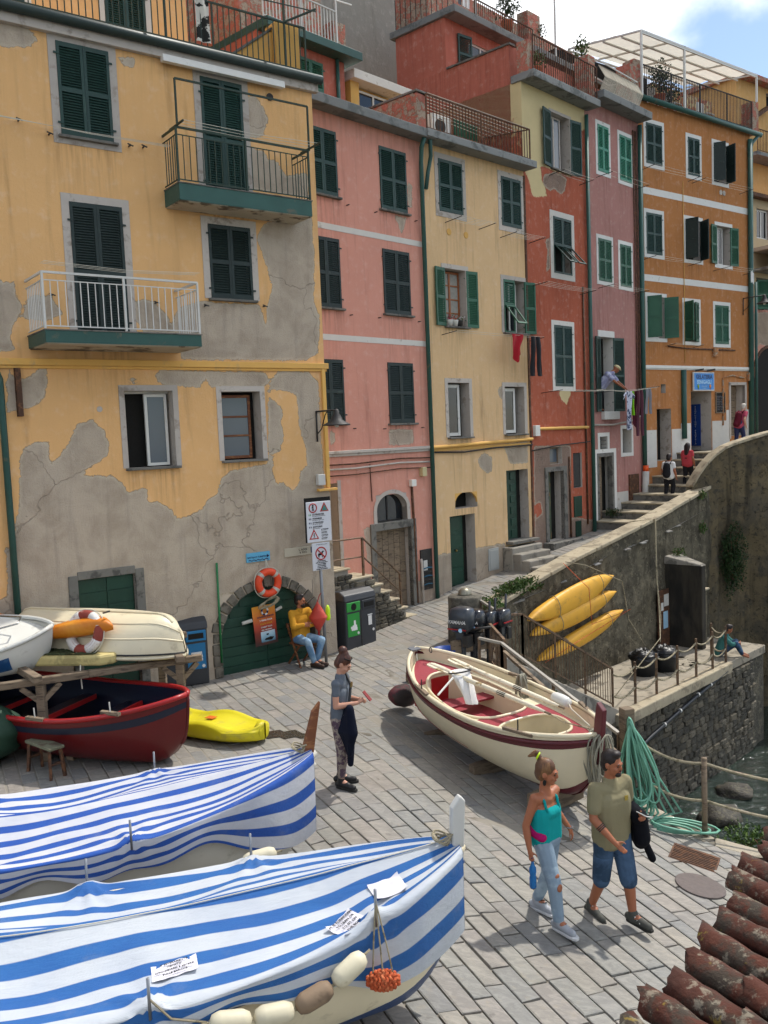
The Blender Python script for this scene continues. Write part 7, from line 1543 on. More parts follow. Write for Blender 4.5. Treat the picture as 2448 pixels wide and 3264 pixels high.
for zz, lab in ((.98, 'upper'), (.5, 'lower')): tag(ob('barrier_rope', G().tube(rope([(ph[0], ph[1], zg + zz + .1), (3.88, 10.8, gz(3.88, 10.8) + zz - .03), (6.0, 10.42, gz(6, 10.42) + zz + .1)], .12), .02, 6), m_rope, smooth=True), lab + ' twisted rope along the water edge by the hose', 'rope')
m_hose = mat('green_hose', '6a9f88', .45, .15, 4, .1, 30)
ho = thing('hose', 'pale green hose looped over the timber post and trailing on the paving', 'hose', (ph[0], ph[1], 0))
rr = random.Random(8)
for k in range(18):
    w = rr.uniform(.05, .2); h = rr.uniform(.75, 1.25); ph_ = rr.uniform(-.1, .1); dx = rr.uniform(-.02, .28); dy = -.1 - .05 * rr.random(); top = zg + 1.3 - .03 * k * .5
    P = []
    for a in np.linspace(0, 2 * PI, 26)[:-1]:
        f = (1 - math.cos(a)) / 2; x = w * math.sin(a) * (.4 + f) + dx * f; zc = top - h * f + .02 * math.sin(3 * a + k); P.append((x, dy + ph_ * math.sin(a) - .25 * f * (k % 3) * .5, max(zc, gz(ph[0] + x, ph[1] + dy) + .03)))
    ob('loop', G().tube(P, .0145, 6, closed=True), m_hose, ho, smooth=True)
for k in range(4):
    P = [(0, -.1, zg + 1.3), (.12 + .06 * k, -.2, zg + .6), (.3 + .1 * k, -.3, zg + .1)]
    for a in np.linspace(2.6, -2.4 - .3 * k, 14): x, y = .42 + .06 * k + (.28 + .05 * k) * math.cos(a), -.42 + (.13 + .02 * k) * math.sin(a); P.append((x, y, gz(ph[0] + x, ph[1] + y) + .025 + .02 * k))
    ob('loop', G().tube(P, .015, 6), m_hose, ho, smooth=True)
# golden kayaks lashed to the wall
kk = [((.45, -.02), (4.3, .5), .62, 'uppermost golden kayak lashed to the wall, hull outwards'), ((.55, -.4), (4.42, .06), .5, 'middle golden kayak lashed to the wall'), ((.8, -1.06), (4.75, -.5), .46, 'lowest golden kayak lashed to the wall, tied with orange cord')]
for i, (a, b, w, lab) in enumerate(kk):
    p, q = wpt(a[0], 2.52, a[1]), wpt(b[0], 2.52, b[1]); t = thing('kayak', lab, 'kayak', group='golden kayaks on the wall'); ex = (q - p).normalized(); ey = Vector((WN.x, WN.y, 0)); ez = ex.cross(ey); c = (p + q) / 2
    if ez.z < 0: ez = -ez
    t.matrix_world = Matrix(((ex.x, ez.x, -ey.x, c.x + ey.x * .12), (ex.y, ez.y, -ey.y, c.y + ey.y * .12), (ex.z, ez.z, -ey.z, c.z), (0, 0, 0, 1)))
    ob('shell', kayak_shell((q - p).length, w, .34, 44, False), m_kye, t, smooth=True); ob('keel_line', G().tube([(x, 0, .012 + .16 * abs(x / 1.95) ** 3) for x in np.linspace(-1.8, 1.8, 20)], .012, 5), m_kye, t, smooth=True); ob('toggle', G().bar(((q - p).length / 2 - .02, -.06, .3), ((q - p).length / 2 - .02, .06, .3), .02), m_iron, t)
    for x in (-.9, 1.1): ob('lashing', G().tube([(x, (w / 2 * .97) * math.cos(a), .16 + .19 * math.sin(a)) for a in np.linspace(0, 2 * PI, 17)[:-1]], .01, 5, closed=True), m_rope, t)
def line(label, P, r, m, sag=0): tag(ob('mooring_line', G().tube(rope(P, sag) if sag else P, r, 5), m, smooth=True), label, 'rope')
line('rope from the coping down to the upper kayak', [wpt(2.3, 2.3, 1.12), wpt(3.0, 2.45, .95), wpt(3.9, 2.95, .45), wpt(4.2, 2.95, -.6), wpt(4.4, 3.3, -1.3)], .012, m_rope); line('rope draped over the coping and down the wall', [wpt(6.2, 1.9, 1.72), wpt(6.9, 2.3, 1.76), wpt(6.85, 2.35, .2), wpt(6.5, 2.6, -.7), wpt(5.4, 3.2, -1.3), wpt(1.2, 4.25, -1.7)], .014, m_rope); line('second rope hanging down the wall to the tubs', [wpt(6.95, 2.3, 1.7), wpt(6.9, 2.35, 0.0), wpt(6.6, 2.6, -1.0), wpt(5.2, 3.3, -1.35)], .012, m_rope)
line('thin orange cord tied across the kayaks', [wpt(2.2, 2.3, 1.1), wpt(2.35, 2.92, .5), wpt(2.4, 2.96, -.4), wpt(4.3, 2.95, -.35), wpt(1.8, 2.95, -.7), wpt(.6, 2.8, -1.0)], .008, m_orope)
m_bag = mat('black_bin_bag', '101113', .42, .1, 5, .3, 8, dist=.02); m_tub = mat('dark_tub', '1c1e21', .6, .2, 5, .1)
for i, (u, f) in enumerate(((4.39, 3.25), (5.05, 3.5))):
    p = wpt(u, f, -2.06); t = thing('rubbish_tub', ('nearer', 'farther')[i] + ' dark rubbish tub lined with a black bag on the landing', 'bin', p, .3 * i, 'rubbish tubs on the landing'); ob('tub', G().lathe([(.28, 0), (.33, .4), (.36, .52), (.37, .55), (.34, .52)], 20), m_tub, t, smooth=40)
    ob('bag', G().grid(lambda a, b: ((.39 - .3 * b) * math.cos(2 * PI * a) * (1 + .12 * nz(a * 6, b * 3, i, 2)), (.39 - .3 * b) * math.sin(2 * PI * a) * (1 + .12 * nz(a * 6, b * 3, i + 4, 2)), .45 + .2 * math.sin(b * 2.0) + .05 * nz(a * 5, b * 5, 2, 2)), 40, 14), m_bag, t, smooth=True)
# drain grate and manhole cover
gr = struct(ob('drain_grate', G().box(-.27, .27, -.2, .2, -.0, .012), m_rust, loc=(3.5, 10.1, gz(3.5, 10.1) + .006), rot=(0, .17, -.5)))
for k in range(9): ob('grate_bar', G().box(-.25, .25, -.18 + .04 * k, -.165 + .04 * k, .0122, .02), m_rust, gr)
mh = struct(ob('manhole_cover', G().lathe([(.27, 0), (.27, .012), (.26, .016), (0, .016)], 28), mat('cast_iron', '5a504c', .7, .3, 14, .5, 40), loc=(3.32, 9.4, gz(3.32, 9.4) + .006), rot=(0, .17, 0)))
struct(ob('puddle', G().prism([(-.55, -.08), (-.42, -.2), (-.25, -.17), (-.12, -.26), (.05, -.2), (.15, -.3), (.3, -.22), (.42, -.3), (.6, -.27), (.5, -.12), (.36, -.05), (.25, .1), (.08, .03), (.0, .12), (-.15, .06), (-.2, .2), (-.32, .1), (-.44, .13)], .0, .004, 'XY'), mat('wet_stain', '3b372f', .25, .3, 6, .05, 30), loc=(-1.75, 13.2, .004), rz=-.05))
# washing on the lines
def garment(label, house_, P, mats_, kind, cat, w=.4, h=.6):
    t = thing('washing', label, cat, (house_[0][0], house_[0][1], 0), R(90 - house_[1]), 'washing on the lines'); u, y, z = P
    if kind == 'trousers':
        for k in (0, 1): ob('trouser_leg', G().grid(lambda a, b: (u + (w / 2) * k + (w / 2 - .01) * a + .06 * b * (2 * k - 1), y - .03 * math.sin(PI * a) - .02 * math.sin(6 * b), z - h * b), 5, 12).grid(lambda a, b: (u + (w / 2) * k + (w / 2 - .01) * a + .06 * b * (2 * k - 1), y + .03 * math.sin(PI * a), z - h * b), 5, 12, flip=True), mats_, t, smooth=True)
    else:
        ob('garment', G().grid(lambda a, b: (u + w * a * (1 - .25 * b * (kind == 'rag')) + .02 * math.sin(8 * b), y - .04 * math.sin(9 * a + 3 * b) * (.3 + b), z - h * b * (1 - (.55 * abs(a - .45) * (kind == 'rag')))), 16, 16), mats_, t, smooth=True)
        if kind == 'shirt':
            for k in (0, 1): ob('sleeve', G().grid(lambda a, b: (u + (w + .0) * k + (.16 * a) * (2 * k - 1), y - .02 * math.sin(5 * b), z - .03 - .1 * a - .15 * b), 4, 6), mats_, t, smooth=True)
HC_ = ((1.22, 21.92), 46.0); HM_ = ((6.41, 27.14), 44.0)
garment('red shirt drying below the cream house window', HC_, (2.72, -.5, 6.95), m_cloth[3], 'rag', 'shirt', .5, .75); garment('black trousers drying below the cream house window', HC_, (3.55, -.5, 6.92), m_cloth[2], 'trousers', 'trousers', .42, 1.05)
m_print = mat('printed_cotton', 'b9bccb', .95, .1, 5, .2, 60, c2='3c4560', c2sc=7, c2lo=.52, c2hi=.56)
garment('blue and white printed cloth hung below the rose house window', HM_, (1.0, -.65, 5.5), m_print, 'shirt', 'cloth', .36, 1.2); garment('lime green cloth on the rose house line', HM_, (1.42, -.62, 5.5), m_cloth[7], 'towel', 'cloth', .12, .75); garment('plum trousers on the rose house line', HM_, (1.62, -.68, 5.55), m_cloth[5], 'trousers', 'trousers', .4, 1.45); garment('plum top beside the trousers on the rose house line', HM_, (1.5, -.6, 5.5), mat('plum_cotton', '5f2436', .95), 'rag', 'shirt', .3, 1.15); garment('grey leggings on the rose house line', HM_, (2.2, -.68, 5.58), m_cloth[6], 'trousers', 'trousers', .36, .8)
dl = thing('washing_line', 'washing line held out on poles below the rose house window', 'washing line', (6.41, 27.14, 0), R(90 - 44)); ob('pole', G().tube([(-.9, 0, 5.5), (-.9, -.8, 5.52)], .012, 5).tube([(2.9, 0, 5.6), (2.9, -.8, 5.64)], .012, 5), m_iron, dl); ob('cord', G().tube([(-.9, -.6, 5.52), (.8, -.62, 5.5), (2.9, -.66, 5.62)], .007, 4), m_line, dl); ob('cord', G().tube([(-.9, -.75, 5.53), (.8, -.76, 5.46), (2.9, -.76, 5.63)], .007, 4), m_line, dl)
# flower pots
for i, u in enumerate((.82, 1.02, 1.2)):
    t = thing('flower_pot', ('left', 'middle', 'right')[i] + ' flower pot with pink blooms on the cream house sill', 'flower pot', (1.22, 21.92, 0), R(90 - 46), 'flower pots on the sill'); ob('pot', G().lathe([(.06, 0), (.085, .13), (.09, .15), (.07, .14)], 12, at=(u, -.04, 7.1)), (m_white, m_white, m_iron)[i], t, smooth=40); fb = G(); fl_ = G()
    for k in range(40): c = Vector((u + rr.gauss(0, .05), -.06 + rr.gauss(0, .04), 7.3 + rr.gauss(0, .035))); (fl_ if k % 2 else fb).add([c + Vector((-.025, 0, 0)), c + Vector((0, -.02, .015)), c + Vector((.025, 0, 0)), c + Vector((0, .02, .02))], [(0, 1, 2, 3)])
    ob('leaves', fb, m_leaf[1], t, kind='stuff'); ob('blooms', fl_, mat('pink_bloom_%d' % i, ('c92f63', 'c0392b', 'd8d5d8')[i], .7), t, kind='stuff')
# rooftop plants
def potplant(label, loc, rz, n, ext, mi=0):
    t = shrub(label, loc, ext, n, .09, mi, int(loc[0] * 13), cat='potted plant', name='potted_plant'); ob('pot', G().lathe([(.13, 0), (.19, .3), (.2, .33), (.16, .31)], 14, at=(0, 0, -ext[2] - .3)), MATS['terracotta'], t, smooth=40)
def hpt(P0, az, u, y, z): d = Vector((math.sin(R(az)), math.cos(R(az)))); n = Vector((d.y, -d.x)); p = Vector(P0) + d * u - n * y; return (p.x, p.y, z)
potplant('leafy pot plant on the orange house terrace', hpt((8.69, 29.5), 53.3, 1.6, .3, 15.9), 0, 500, (.4, .35, .55)); potplant('bushy pot plant behind the orange terrace railing', hpt((8.69, 29.5), 53.3, 2.6, .6, 15.7), 0, 400, (.35, .35, .5)); potplant('cactus like pot plant on the rose house corner', hpt((6.41, 27.14), 44, .6, .4, 15.8), 0, 260, (.25, .25, .4), 1); potplant('tall pot plant on the coral house roof', hpt((4.16, 24.76), 43.4, 3.2, 2.6, 17.6), 0, 500, (.45, .4, .5)); potplant('red flowering pot plant on the coral house roof', hpt((4.16, 24.76), 43.4, 4.6, 2.5, 17.2), 0, 300, (.35, .3, .35))
potplant('pot plant on the red house terrace', hpt((4.16, 24.76), 43.4, .9, .1, 14.6), 0, 260, (.3, .2, .25), 1)
# ------------------------------------------------------------------ people
V3 = Vector
def cap(g, p, q, r0, r1, n=12):
    p, q = V3(p), V3(q); d = q - p; L = d.length
    if L < 1e-6: d = V3((0, 0, 1)); L = 1e-6
    d = d / L; P, rr = [], []
    for a in (-1.0, -.85, -.5, 0): P.append(p + d * r0 * a); rr.append(max(.0008, r0 * math.sqrt(max(0, 1 - a * a))))
    for a in (0, .5, .85, 1.0): P.append(q + d * r1 * a); rr.append(max(.0008, r1 * math.sqrt(max(0, 1 - a * a))))
    return g.tube(P, rr, n)
def ell(g, M, c, r, n=14):
    rings = []
    for i in range(1, n // 2 + 4):
        a = PI * i / (n // 2 + 4); rings.append([M @ V3((c[0] + r[0] * math.sin(a) * math.cos(2 * PI * k / n), c[1] + r[1] * math.sin(a) * math.sin(2 * PI * k / n), c[2] - r[2] * math.cos(a))) for k in range(n)])
    return g.loft(rings)
I4 = Matrix.Identity(4)
def blob(name, g, m, parent, vox=.009, it=6, label=None):
    o = ob(name, g, m, parent, fix=False, label=label)
    a = o.modifiers.new('remesh', 'REMESH'); a.mode = 'VOXEL'; a.voxel_size = vox; a.use_smooth_shade = True
    b = o.modifiers.new('smooth', 'SMOOTH'); b.iterations = it; b.factor = .5
    return o
def skinmat(name, c): return mat(name, c, .5, .08, 6, .1, 60, c2=None, spec=.35)
def cloth(name, c, c2=None, sc=5.0, lo=.5, hi=.6, var=.15): return mat(name, c, .92, var, 5, .5, 14, c2=c2, c2sc=sc, c2lo=lo, c2hi=hi, spec=.15, dist=.012)
m_skin = skinmat('skin_light', 'b67c61'); m_tan = skinmat('skin_tanned', '9a5f42'); m_fair = skinmat('skin_fair', 'c18e76')
m_hairb = mat('dark_brown_hair', '1f1410', .5, .3, 20, .6, 60, st=(1, 1, .3)); m_hairr = mat('auburn_hair', '3c1f15', .45, .3, 20, .6, 60, c2='5e3321', c2sc=10, st=(1, 1, .3)); m_hairl = mat('light_brown_hair', '523520', .5, .3, 20, .6, 60, c2='7a5532', c2sc=9, st=(1, 1, .3)); m_hairw = mat('grey_hair', 'b9b2a4', .6, .2, 20, .5, 60)
def hand(g, w, d, side_v, s=1.0, curl=.4, spread=.016):
    """palm, four unequal fingers and a thumb that leaves the side of the palm"""
    w, d, sv = V3(w), V3(d).normalized(), V3(side_v).normalized(); sv = (sv - d * sv.dot(d)).normalized(); nrm = d.cross(sv)
    cap(g, w - d * .02, w + d * .03, .026 * s, .027 * s)
    for k in (-1.2, -.4, .4, 1.2): cap(g, w + d * .02 * s, w + d * .085 * s + sv * k * spread * s, .017 * s, .0135 * s, 8)
    for k, L in ((-1.5, .064), (-.5, .078), (.5, .082), (1.5, .074)):
        b = w + d * .085 * s + sv * k * spread * .85 * s; d2 = (d * math.cos(curl) + nrm * math.sin(curl)).normalized(); d3 = (d * math.cos(2.2 * curl) + nrm * math.sin(2.2 * curl)).normalized()
        m1 = b + d2 * L * .5 * s; cap(g, b, m1, .0105 * s, .0095 * s, 8); cap(g, m1, m1 + d3 * L * .5 * s, .0095 * s, .008 * s, 8)
    t0 = w + d * .03 * s + sv * .026 * s; t1 = t0 + (d * .6 + sv * .75 + nrm * .25).normalized() * .042 * s; cap(g, t0, t1, .014 * s, .011 * s, 8); cap(g, t1, t1 + (d * .9 + sv * .2 + nrm * .4).normalized() * .032 * s, .011 * s, .009 * s, 8)
def headM(c, f, up=(0, 0, 1)):
    f = V3(f).normalized(); r = f.cross(V3(up)).normalized(); u = r.cross(f); M = Matrix(((r.x, f.x, u.x, c[0]), (r.y, f.y, u.y, c[1]), (r.z, f.z, u.z, c[2]), (0, 0, 0, 1))); return M     # local x right, y forward, z up
def person(label, loc, yaw, J, skin, vox=.009, female=False, hs=1.0, curlL=.5, curlR=.5):
    t = thing('person', label, 'person', loc, yaw); g = G(); k = .9 if female else 1.0
    J = {a: V3(b) for a, b in J.items()}
    c, hp_, nk, hd = J['chest'], J['hip'], J['neck'], J['head']; HM = headM(hd, J['face'])
    for s_ in (-1, -.5, 0, .5, 1): cap(g, hp_ + V3((.06 * s_, 0, 0)), c + V3((.075 * s_ * k, 0, .0)), .103, .098 * k)
    for a in 'RL':
        sh, el, wr, hd_ = J['sh' + a], J['el' + a], J['wr' + a], J['hd' + a]
        cap(g, c + V3((0, 0, .08)), sh, .08 * k, .058 * k); cap(g, sh, el, .052 * k, .042 * k); cap(g, el, el.lerp(wr, .35), .042 * k, .043 * k); cap(g, el.lerp(wr, .35), wr, .042 * k, .027 * k)
        hand(g, wr, hd_ - wr, J.get('pv' + a, V3((-1 if a == 'L' else 1, -.6, 0))), .95 * k, curlL if a == 'L' else curlR)
        h, kn, an, to = J['hp' + a], J['kn' + a], J['an' + a], J['to' + a]
        cap(g, h, kn, .085, .058); cap(g, kn, kn.lerp(an, .35), .056, .058); cap(g, kn.lerp(an, .35), an, .057, .038); cap(g, an, an + (to - an) * .3, .04, .04); cap(g, an + (to - an) * .25, to, .042, .032)
    cap(g, c + V3((0, 0, .06)), nk, .075 * k, .058 * k); cap(g, nk, HM @ V3((0, -.01, -.05)), .056 * k, .055 * k)
    ell(g, HM, (0, -.012, .03), (.076 * hs, .097 * hs, .1 * hs)); ell(g, HM, (0, .018, -.035), (.062 * hs, .072 * hs, .085 * hs)); ell(g, HM, (0, .055, -.088), (.032, .032, .026)); ell(g, HM, (0, .097, -.018), (.013, .02, .024)); ell(g, HM, (0, .082, .02), (.05, .022, .018))
    for s_ in (-1, 1): ell(g, HM, (.076 * s_, -.01, -.005), (.012, .022, .034)); ell(g, HM, (.038 * s_, .068, -.03), (.024, .02, .024))
    for z, w in ((-.052, .02), (-.062, .018)): ell(g, HM, (0, .086, z), (w, .011, .0065))
    b = blob('body', g, skin, t, vox, 5)
    if vox < .012:
        for s_ in (-1, 1): ob('eye', ell(G(), HM, (.032 * s_, .083, .003), (.013, .008, .0075), 10), mat('eye_dark', '2a1d18', .3) if 'eye_dark' not in MATS else MATS['eye_dark'], t, smooth=True); ob('eyebrow', ell(G(), HM, (.034 * s_, .09, .027), (.022, .007, .005), 8), m_hairb, t, smooth=True)
        ob('mouth', ell(G(), HM, (0, .0945, -.057), (.024, .006, .004), 10), mat('lips', '8a4a42', .5) if 'lips' not in MATS else MATS['lips'], t, smooth=True)
    return t, J, HM
def shoe(t, J, a, m, ms, vox, r=.05):
    an, to = J['an' + a], J['to' + a]; d = (to - an); d.z = 0; d.normalize(); heel = an - d * .055; heel.z = to.z + .01; g = G()
    cap(g, V3((heel.x, heel.y, to.z + .012)), V3((to.x, to.y, to.z + .004)) + d * .03, .042, .037); cap(g, an - V3((0, 0, .0)), an + V3((0, 0, .03)), .052, .05); cap(g, an + V3((0, 0, -.02)), to.lerp(an, .35), .05, .04)
    ob_ = blob('shoe', g, m, t, vox, 4)
    s = G(); sd = V3((-d.y, d.x, 0)); P = []
    for f, w in ((-.075, .022), (-.055, .036), (.0, .04), (.08, .04), (.15, .046), (.2, .04), (.235, .02)): P.append((f, w))
    lo = [an + d * f + sd * w for f, w in P] + [an + d * f - sd * w for f, w in P[::-1]]; zb = to.z - .038
    s.loft([[V3((p.x, p.y, zb)) for p in lo], [V3((p.x, p.y, zb + .028)) for p in lo]]); ob('sole', s, ms, ob_, bev=.006)
def trousers(t, J, m, end, vox, name='trousers', fit=1.0, flare=0.0):
    g = G(); h = J['hip']
    for s_ in (-1, -.4, .4, 1): cap(g, h + V3((.055 * s_, 0, .06)), h + V3((.055 * s_, 0, -.02)), .118 * fit, .125 * fit)
    for a in 'RL':
        q, kn, an = J['hp' + a], J['kn' + a], J['an' + a]; cap(g, q, kn, .102 * fit, .075 * fit)
        if end > 1: cap(g, kn, kn.lerp(an, min(1, end - 1)), .075 * fit, (.058 + flare) * fit)
    return blob(name, g, m, t, vox, 4)
def shirt(t, J, m, vox, sleeve=.6, hem=0.0, name='shirt', fit=1.0, k=1.0, neckr=.07):
    g = G(); c, h = J['chest'], J['hip']
    for s_ in (-1, -.6, -.2, .2, .6, 1): cap(g, h + V3((.065 * s_, 0, hem)), c + V3((.08 * s_ * k, 0, .0)), .122 * fit, .118 * fit * k)
    for a in 'RL':
        sh, el, wr = J['sh' + a], J['el' + a], J['wr' + a]; cap(g, c + V3((0, 0, .085)), sh, .092 * k, .07 * k)
        if sleeve > 0: cap(g, sh, sh.lerp(el, min(1, sleeve)), .066 * k * fit, .062 * k * fit)
        if sleeve > 1: cap(g, el, el.lerp(wr, sleeve - 1), .056 * fit, .048 * fit)
    cap(g, c + V3((0, 0, .08)), J['neck'] - V3((0, 0, .03)), .09 * k, neckr)
    return blob(name, g, m, t, vox, 4)
def hair(t, HM, m, vox, kind):
    g = G(); ell(g, HM, (0, -.022, .045), (.084, .1, .1)); ell(g, HM, (0, -.05, -.01), (.078, .07, .085))
    if kind == 'short': ell(g, HM, (0, .03, .11), (.06, .055, .035))
    if kind == 'bun': ell(g, HM, (0, -.09, .15), (.062, .06, .055)); ell(g, HM, (0, -.05, .12), (.06, .06, .05))
    if kind == 'pony':
        cap(g, HM @ V3((0, -.08, .12)), HM @ V3((0, -.12, .17)), .03, .028); cap(g, HM @ V3((0, -.12, .17)), HM @ V3((0, -.19, .12)), .034, .012)
    if kind == 'long':
        for x in (-.05, 0, .05): cap(g, HM @ V3((x, -.06, .02)), HM @ V3((x * .8, -.1, -.4)), .055, .02)
    return blob('hair', g, m, t, vox, 4)
def walkJ(**kw):
    J = dict(hip=(0, 0, .93), chest=(0, -.01, 1.24), neck=(0, .0, 1.47), head=(0, -.035, 1.62), face=(0, -1, -.12), shR=(-.185, 0, 1.39), shL=(.185, 0, 1.39), elR=(-.25, .03, 1.1), elL=(.25, .03, 1.1), wrR=(-.27, -.06, .87), wrL=(.27, -.06, .87), hdR=(-.27, -.09, .77), hdL=(.27, -.09, .77), hpR=(-.09, 0, .9), hpL=(.09, 0, .9), knR=(-.1, -.02, .5), knL=(.1, -.02, .5), anR=(-.1, .02, .09), anL=(.1, .02, .09), toR=(-.11, -.14, .04), toL=(.11, -.14, .04))
    J.update(kw); return J
def scaleJ(J, s): return {a: (tuple(b) if a == 'face' or a[:2] == 'pv' else tuple(x * s for x in b)) for a, b in J.items()}

# --- the man and woman walking across the square
zc = gz(2.12, 8.38)
J = walkJ(face=(.35, -1, -.1), elR=(-.26, -.05, 1.13), wrR=(-.17, -.24, .95), hdR=(-.12, -.31, .88), elL=(.26, .04, 1.13), wrL=(.2, -.2, 1.12), hdL=(.17, -.3, 1.13), pvL=(-.2, 0, 1), knR=(-.1, .02, .49), anR=(-.1, .2, .1), toR=(-.12, .04, .04), knL=(.1, -.12, .5), anL=(.11, -.17, .1), toL=(.13, -.33, .07), hpL=(.09, -.02, .9))
J = scaleJ(J, 1.0)
t, J, HM = person('man in an olive t-shirt and denim shorts walking with a jacket on his arm', (2.1, 8.42, zc), R(27), J, m_tan, .0085, curlL=.9)
shirt(t, J, cloth('olive_cotton', '7b745a', None), .009, .66, -.06, 't_shirt', 1.14); trousers(t, J, cloth('blue_denim', '2f4155', '445a74', 3, .42, .62), 1.0, .009, 'shorts', 1.08)
g = G()
for a in 'RL': cap(g, J['hp' + a].lerp(J['kn' + a], .5), J['kn' + a].lerp(J['an' + a], .12), .1, .088)
blob('shorts_legs', g, MATS['blue_denim'], t, .009, 4)
hair(t, HM, m_hairb, .009, 'short'); g = G(); ell(g, HM, (0, .07, -.085), (.036, .034, .032)); ell(g, HM, (0, .098, -.043), (.03, .01, .007)); blob('goatee', g, m_hairb, t, .007, 3)
m_shoeg = mat('grey_trainers', '4a4a44', .8, .3, 8, .3, 50); m_sole = mat('rubber_sole', '23221f', .8)
for a in 'RL':
    shoe(t, J, a, m_shoeg, m_sole, .008); an = J['an' + a]; ob('laces', G().tube([an + V3((-.028, -.05, .02)), an + V3((.028, -.065, .01)), an + V3((-.028, -.08, .0)), an + V3((.028, -.1, -.01)), an + V3((-.025, -.115, -.016))], .007, 5), m_white, t)
for f in (.3, .36, .42): p = J['elR'].lerp(J['wrR'], f); q = J['elR'].lerp(J['wrR'], f + .035); ob('tattoo_band', G().tube([p, q], .0475 - .01 * f, 14, cap=False), mat('tattoo_ink', '2a2624', .6) if 'tattoo_ink' not in MATS else MATS['tattoo_ink'], t, smooth=True)
ob('chest_print', G().box(.06, .1, -.142, -.139, 1.27, 1.32), mat('yellow_print', 'a08a3a', .8), t)
TM = Matrix.Translation((2.1, 8.42, zc)) @ Matrix.Rotation(R(27), 4, 'Z')
jk = thing('jacket', 'black jacket draped over the walking man\'s forearm', 'jacket'); jk.matrix_world = TM; g = G(); cap(g, (.25, .02, 1.1), (.22, -.16, 1.08), .085, .08); cap(g, (.28, .03, 1.08), (.31, .0, .85), .08, .1); cap(g, (.25, -.13, 1.06), (.27, -.14, .84), .08, .085); cap(g, (.29, -.06, .9), (.31, -.08, .78), .1, .08); blob('cloth', g, cloth('black_nylon', '111218'), jk, .01, 4); g = G(); cap(g, (.32, -.1, .82), (.4, -.14, .6), .035, .04); blob('sleeve', g, MATS['black_nylon'], jk, .01, 3)
p1 = thing('phone', 'pale phone held in the walking man\'s hand', 'phone'); p1.matrix_world = TM @ Matrix.Translation((.16, -.29, 1.165)) @ Matrix.Rotation(.3, 4, 'Y'); ob('case', G().box(-.035, .035, -.07, .07, -.005, .005), m_white, p1, bev=.003); ob('screen', G().box(-.031, .031, -.064, .064, .0052, .006), m_glass, p1)

zc = gz(1.43, 8.25)
J = scaleJ(walkJ(face=(.55, -1, -.15), elR=(-.24, .06, 1.1), wrR=(-.26, .0, .86), hdR=(-.26, -.02, .76), elL=(.26, .1, 1.13), wrL=(.32, -.05, .93), hdL=(.34, -.09, .84), shR=(-.16, 0, 1.38), shL=(.16, 0, 1.38), knR=(-.08, -.16, .5), anR=(-.07, -.2, .1), toR=(-.08, -.35, .05), knL=(.08, .05, .48), anL=(.09, .22, .13), toL=(.1, .08, .045), hpR=(-.08, -.02, .9), hpL=(.08, 0, .9)), .925)
t, J, HM = person('woman in a turquoise vest and ripped pale jeans carrying a water bottle', (1.43, 8.25, zc), R(40), J, m_tan, .0085, True, .96, curlR=1.1)
m_turq = cloth('turquoise_cotton', '138a8a'); g = G(); c, h = J['chest'], J['hip']
for s_ in (-1, -.4, .4, 1): cap(g, h + V3((.06 * s_, 0, -.01)), c + V3((.068 * s_, 0, -.03)), .116, .103); cap(g, c + V3((.055 * s_, -.035, -.04)), c + V3((.05 * s_, -.05, -.03)), .075, .07)
blob('vest_top', g, m_turq, t, .009, 4)
for s_ in (-1, 1): ob('strap', G().tube([c + V3((.085 * s_, -.085, .0)), c + V3((.09 * s_, -.06, .1)), c + V3((.085 * s_, .0, .155)), c + V3((.05 * s_, .075, .06)), c + V3((.02 * s_, .1, -.02))], .016, 6), m_turq, t, smooth=True)
m_pjean = cloth('pale_denim', '8193a3', '9fb0bc', 3, .45, .62); tr = trousers(t, J, m_pjean, 1.92, .009, 'jeans', .94)
for a, f, w in (('R', .06, .04), ('R', -.22, .03), ('L', .0, .035)):
    kn, an, hp_ = J['kn' + a], J['an' + a], J['hp' + a]; p = kn.lerp(an, f) if f >= 0 else kn.lerp(hp_, -f); ob('rip', ell(G(), I4, (p.x, p.y - .062, p.z), (.034, .018, w)), m_tan, t, smooth=True)
hair(t, HM, m_hairl, .009, 'pony'); ob('hair_band', G().tube([HM @ V3((.03 * math.cos(a), -.1 + .01 * math.sin(a), .145 + .03 * math.sin(a))) for a in np.linspace(0, 6.28, 14)[:-1]], .01, 6, closed=True), MATS['fluorescent_yellow'], t, smooth=True)
ob('earring', ell(G(), HM, (.075, .0, -.075), (.012, .018, .03)), m_dark, t, smooth=True); ob('earring', ell(G(), HM, (-.075, .0, -.075), (.012, .018, .03)), m_dark, t, smooth=True)
m_shoel = mat('pale_grey_trainers', '9a9da2', .8, .2, 8, .3, 50); m_wsole = mat('white_sole', 'c9c9c9', .7)
for a in 'RL': shoe(t, J, a, m_shoel, m_wsole, .008); an = J['an' + a]; ob('laces', G().tube([an + V3((-.022, -.06, .012)), an + V3((.022, -.075, .004)), an + V3((-.022, -.09, -.005)), an + V3((.022, -.105, -.012))], .006, 5), m_dark, t)
g = G(); cap(g, h + V3((-.15, .05, .09)), h + V3((-.13, -.06, .05)), .05, .05); blob('waist_bag', g, cloth('magenta_nylon', 'a3175c'), t, .009, 3)
w = J['wrL']; ob('bracelet', G().tube([w + V3((.033 * math.cos(a), .033 * math.sin(a), .01)) for a in np.linspace(0, 6.28, 14)[:-1]], .006, 5, closed=True), m_cloth[6], t, smooth=True)
TM = Matrix.Translation((1.43, 8.25, zc)) @ Matrix.Rotation(R(40), 4, 'Z'); wb = thing('water_bottle', 'blue water bottle held in the walking woman\'s hand', 'bottle'); wb.matrix_world = TM @ Matrix.Translation(J['wrR'] + V3((.0, -.03, -.1)))
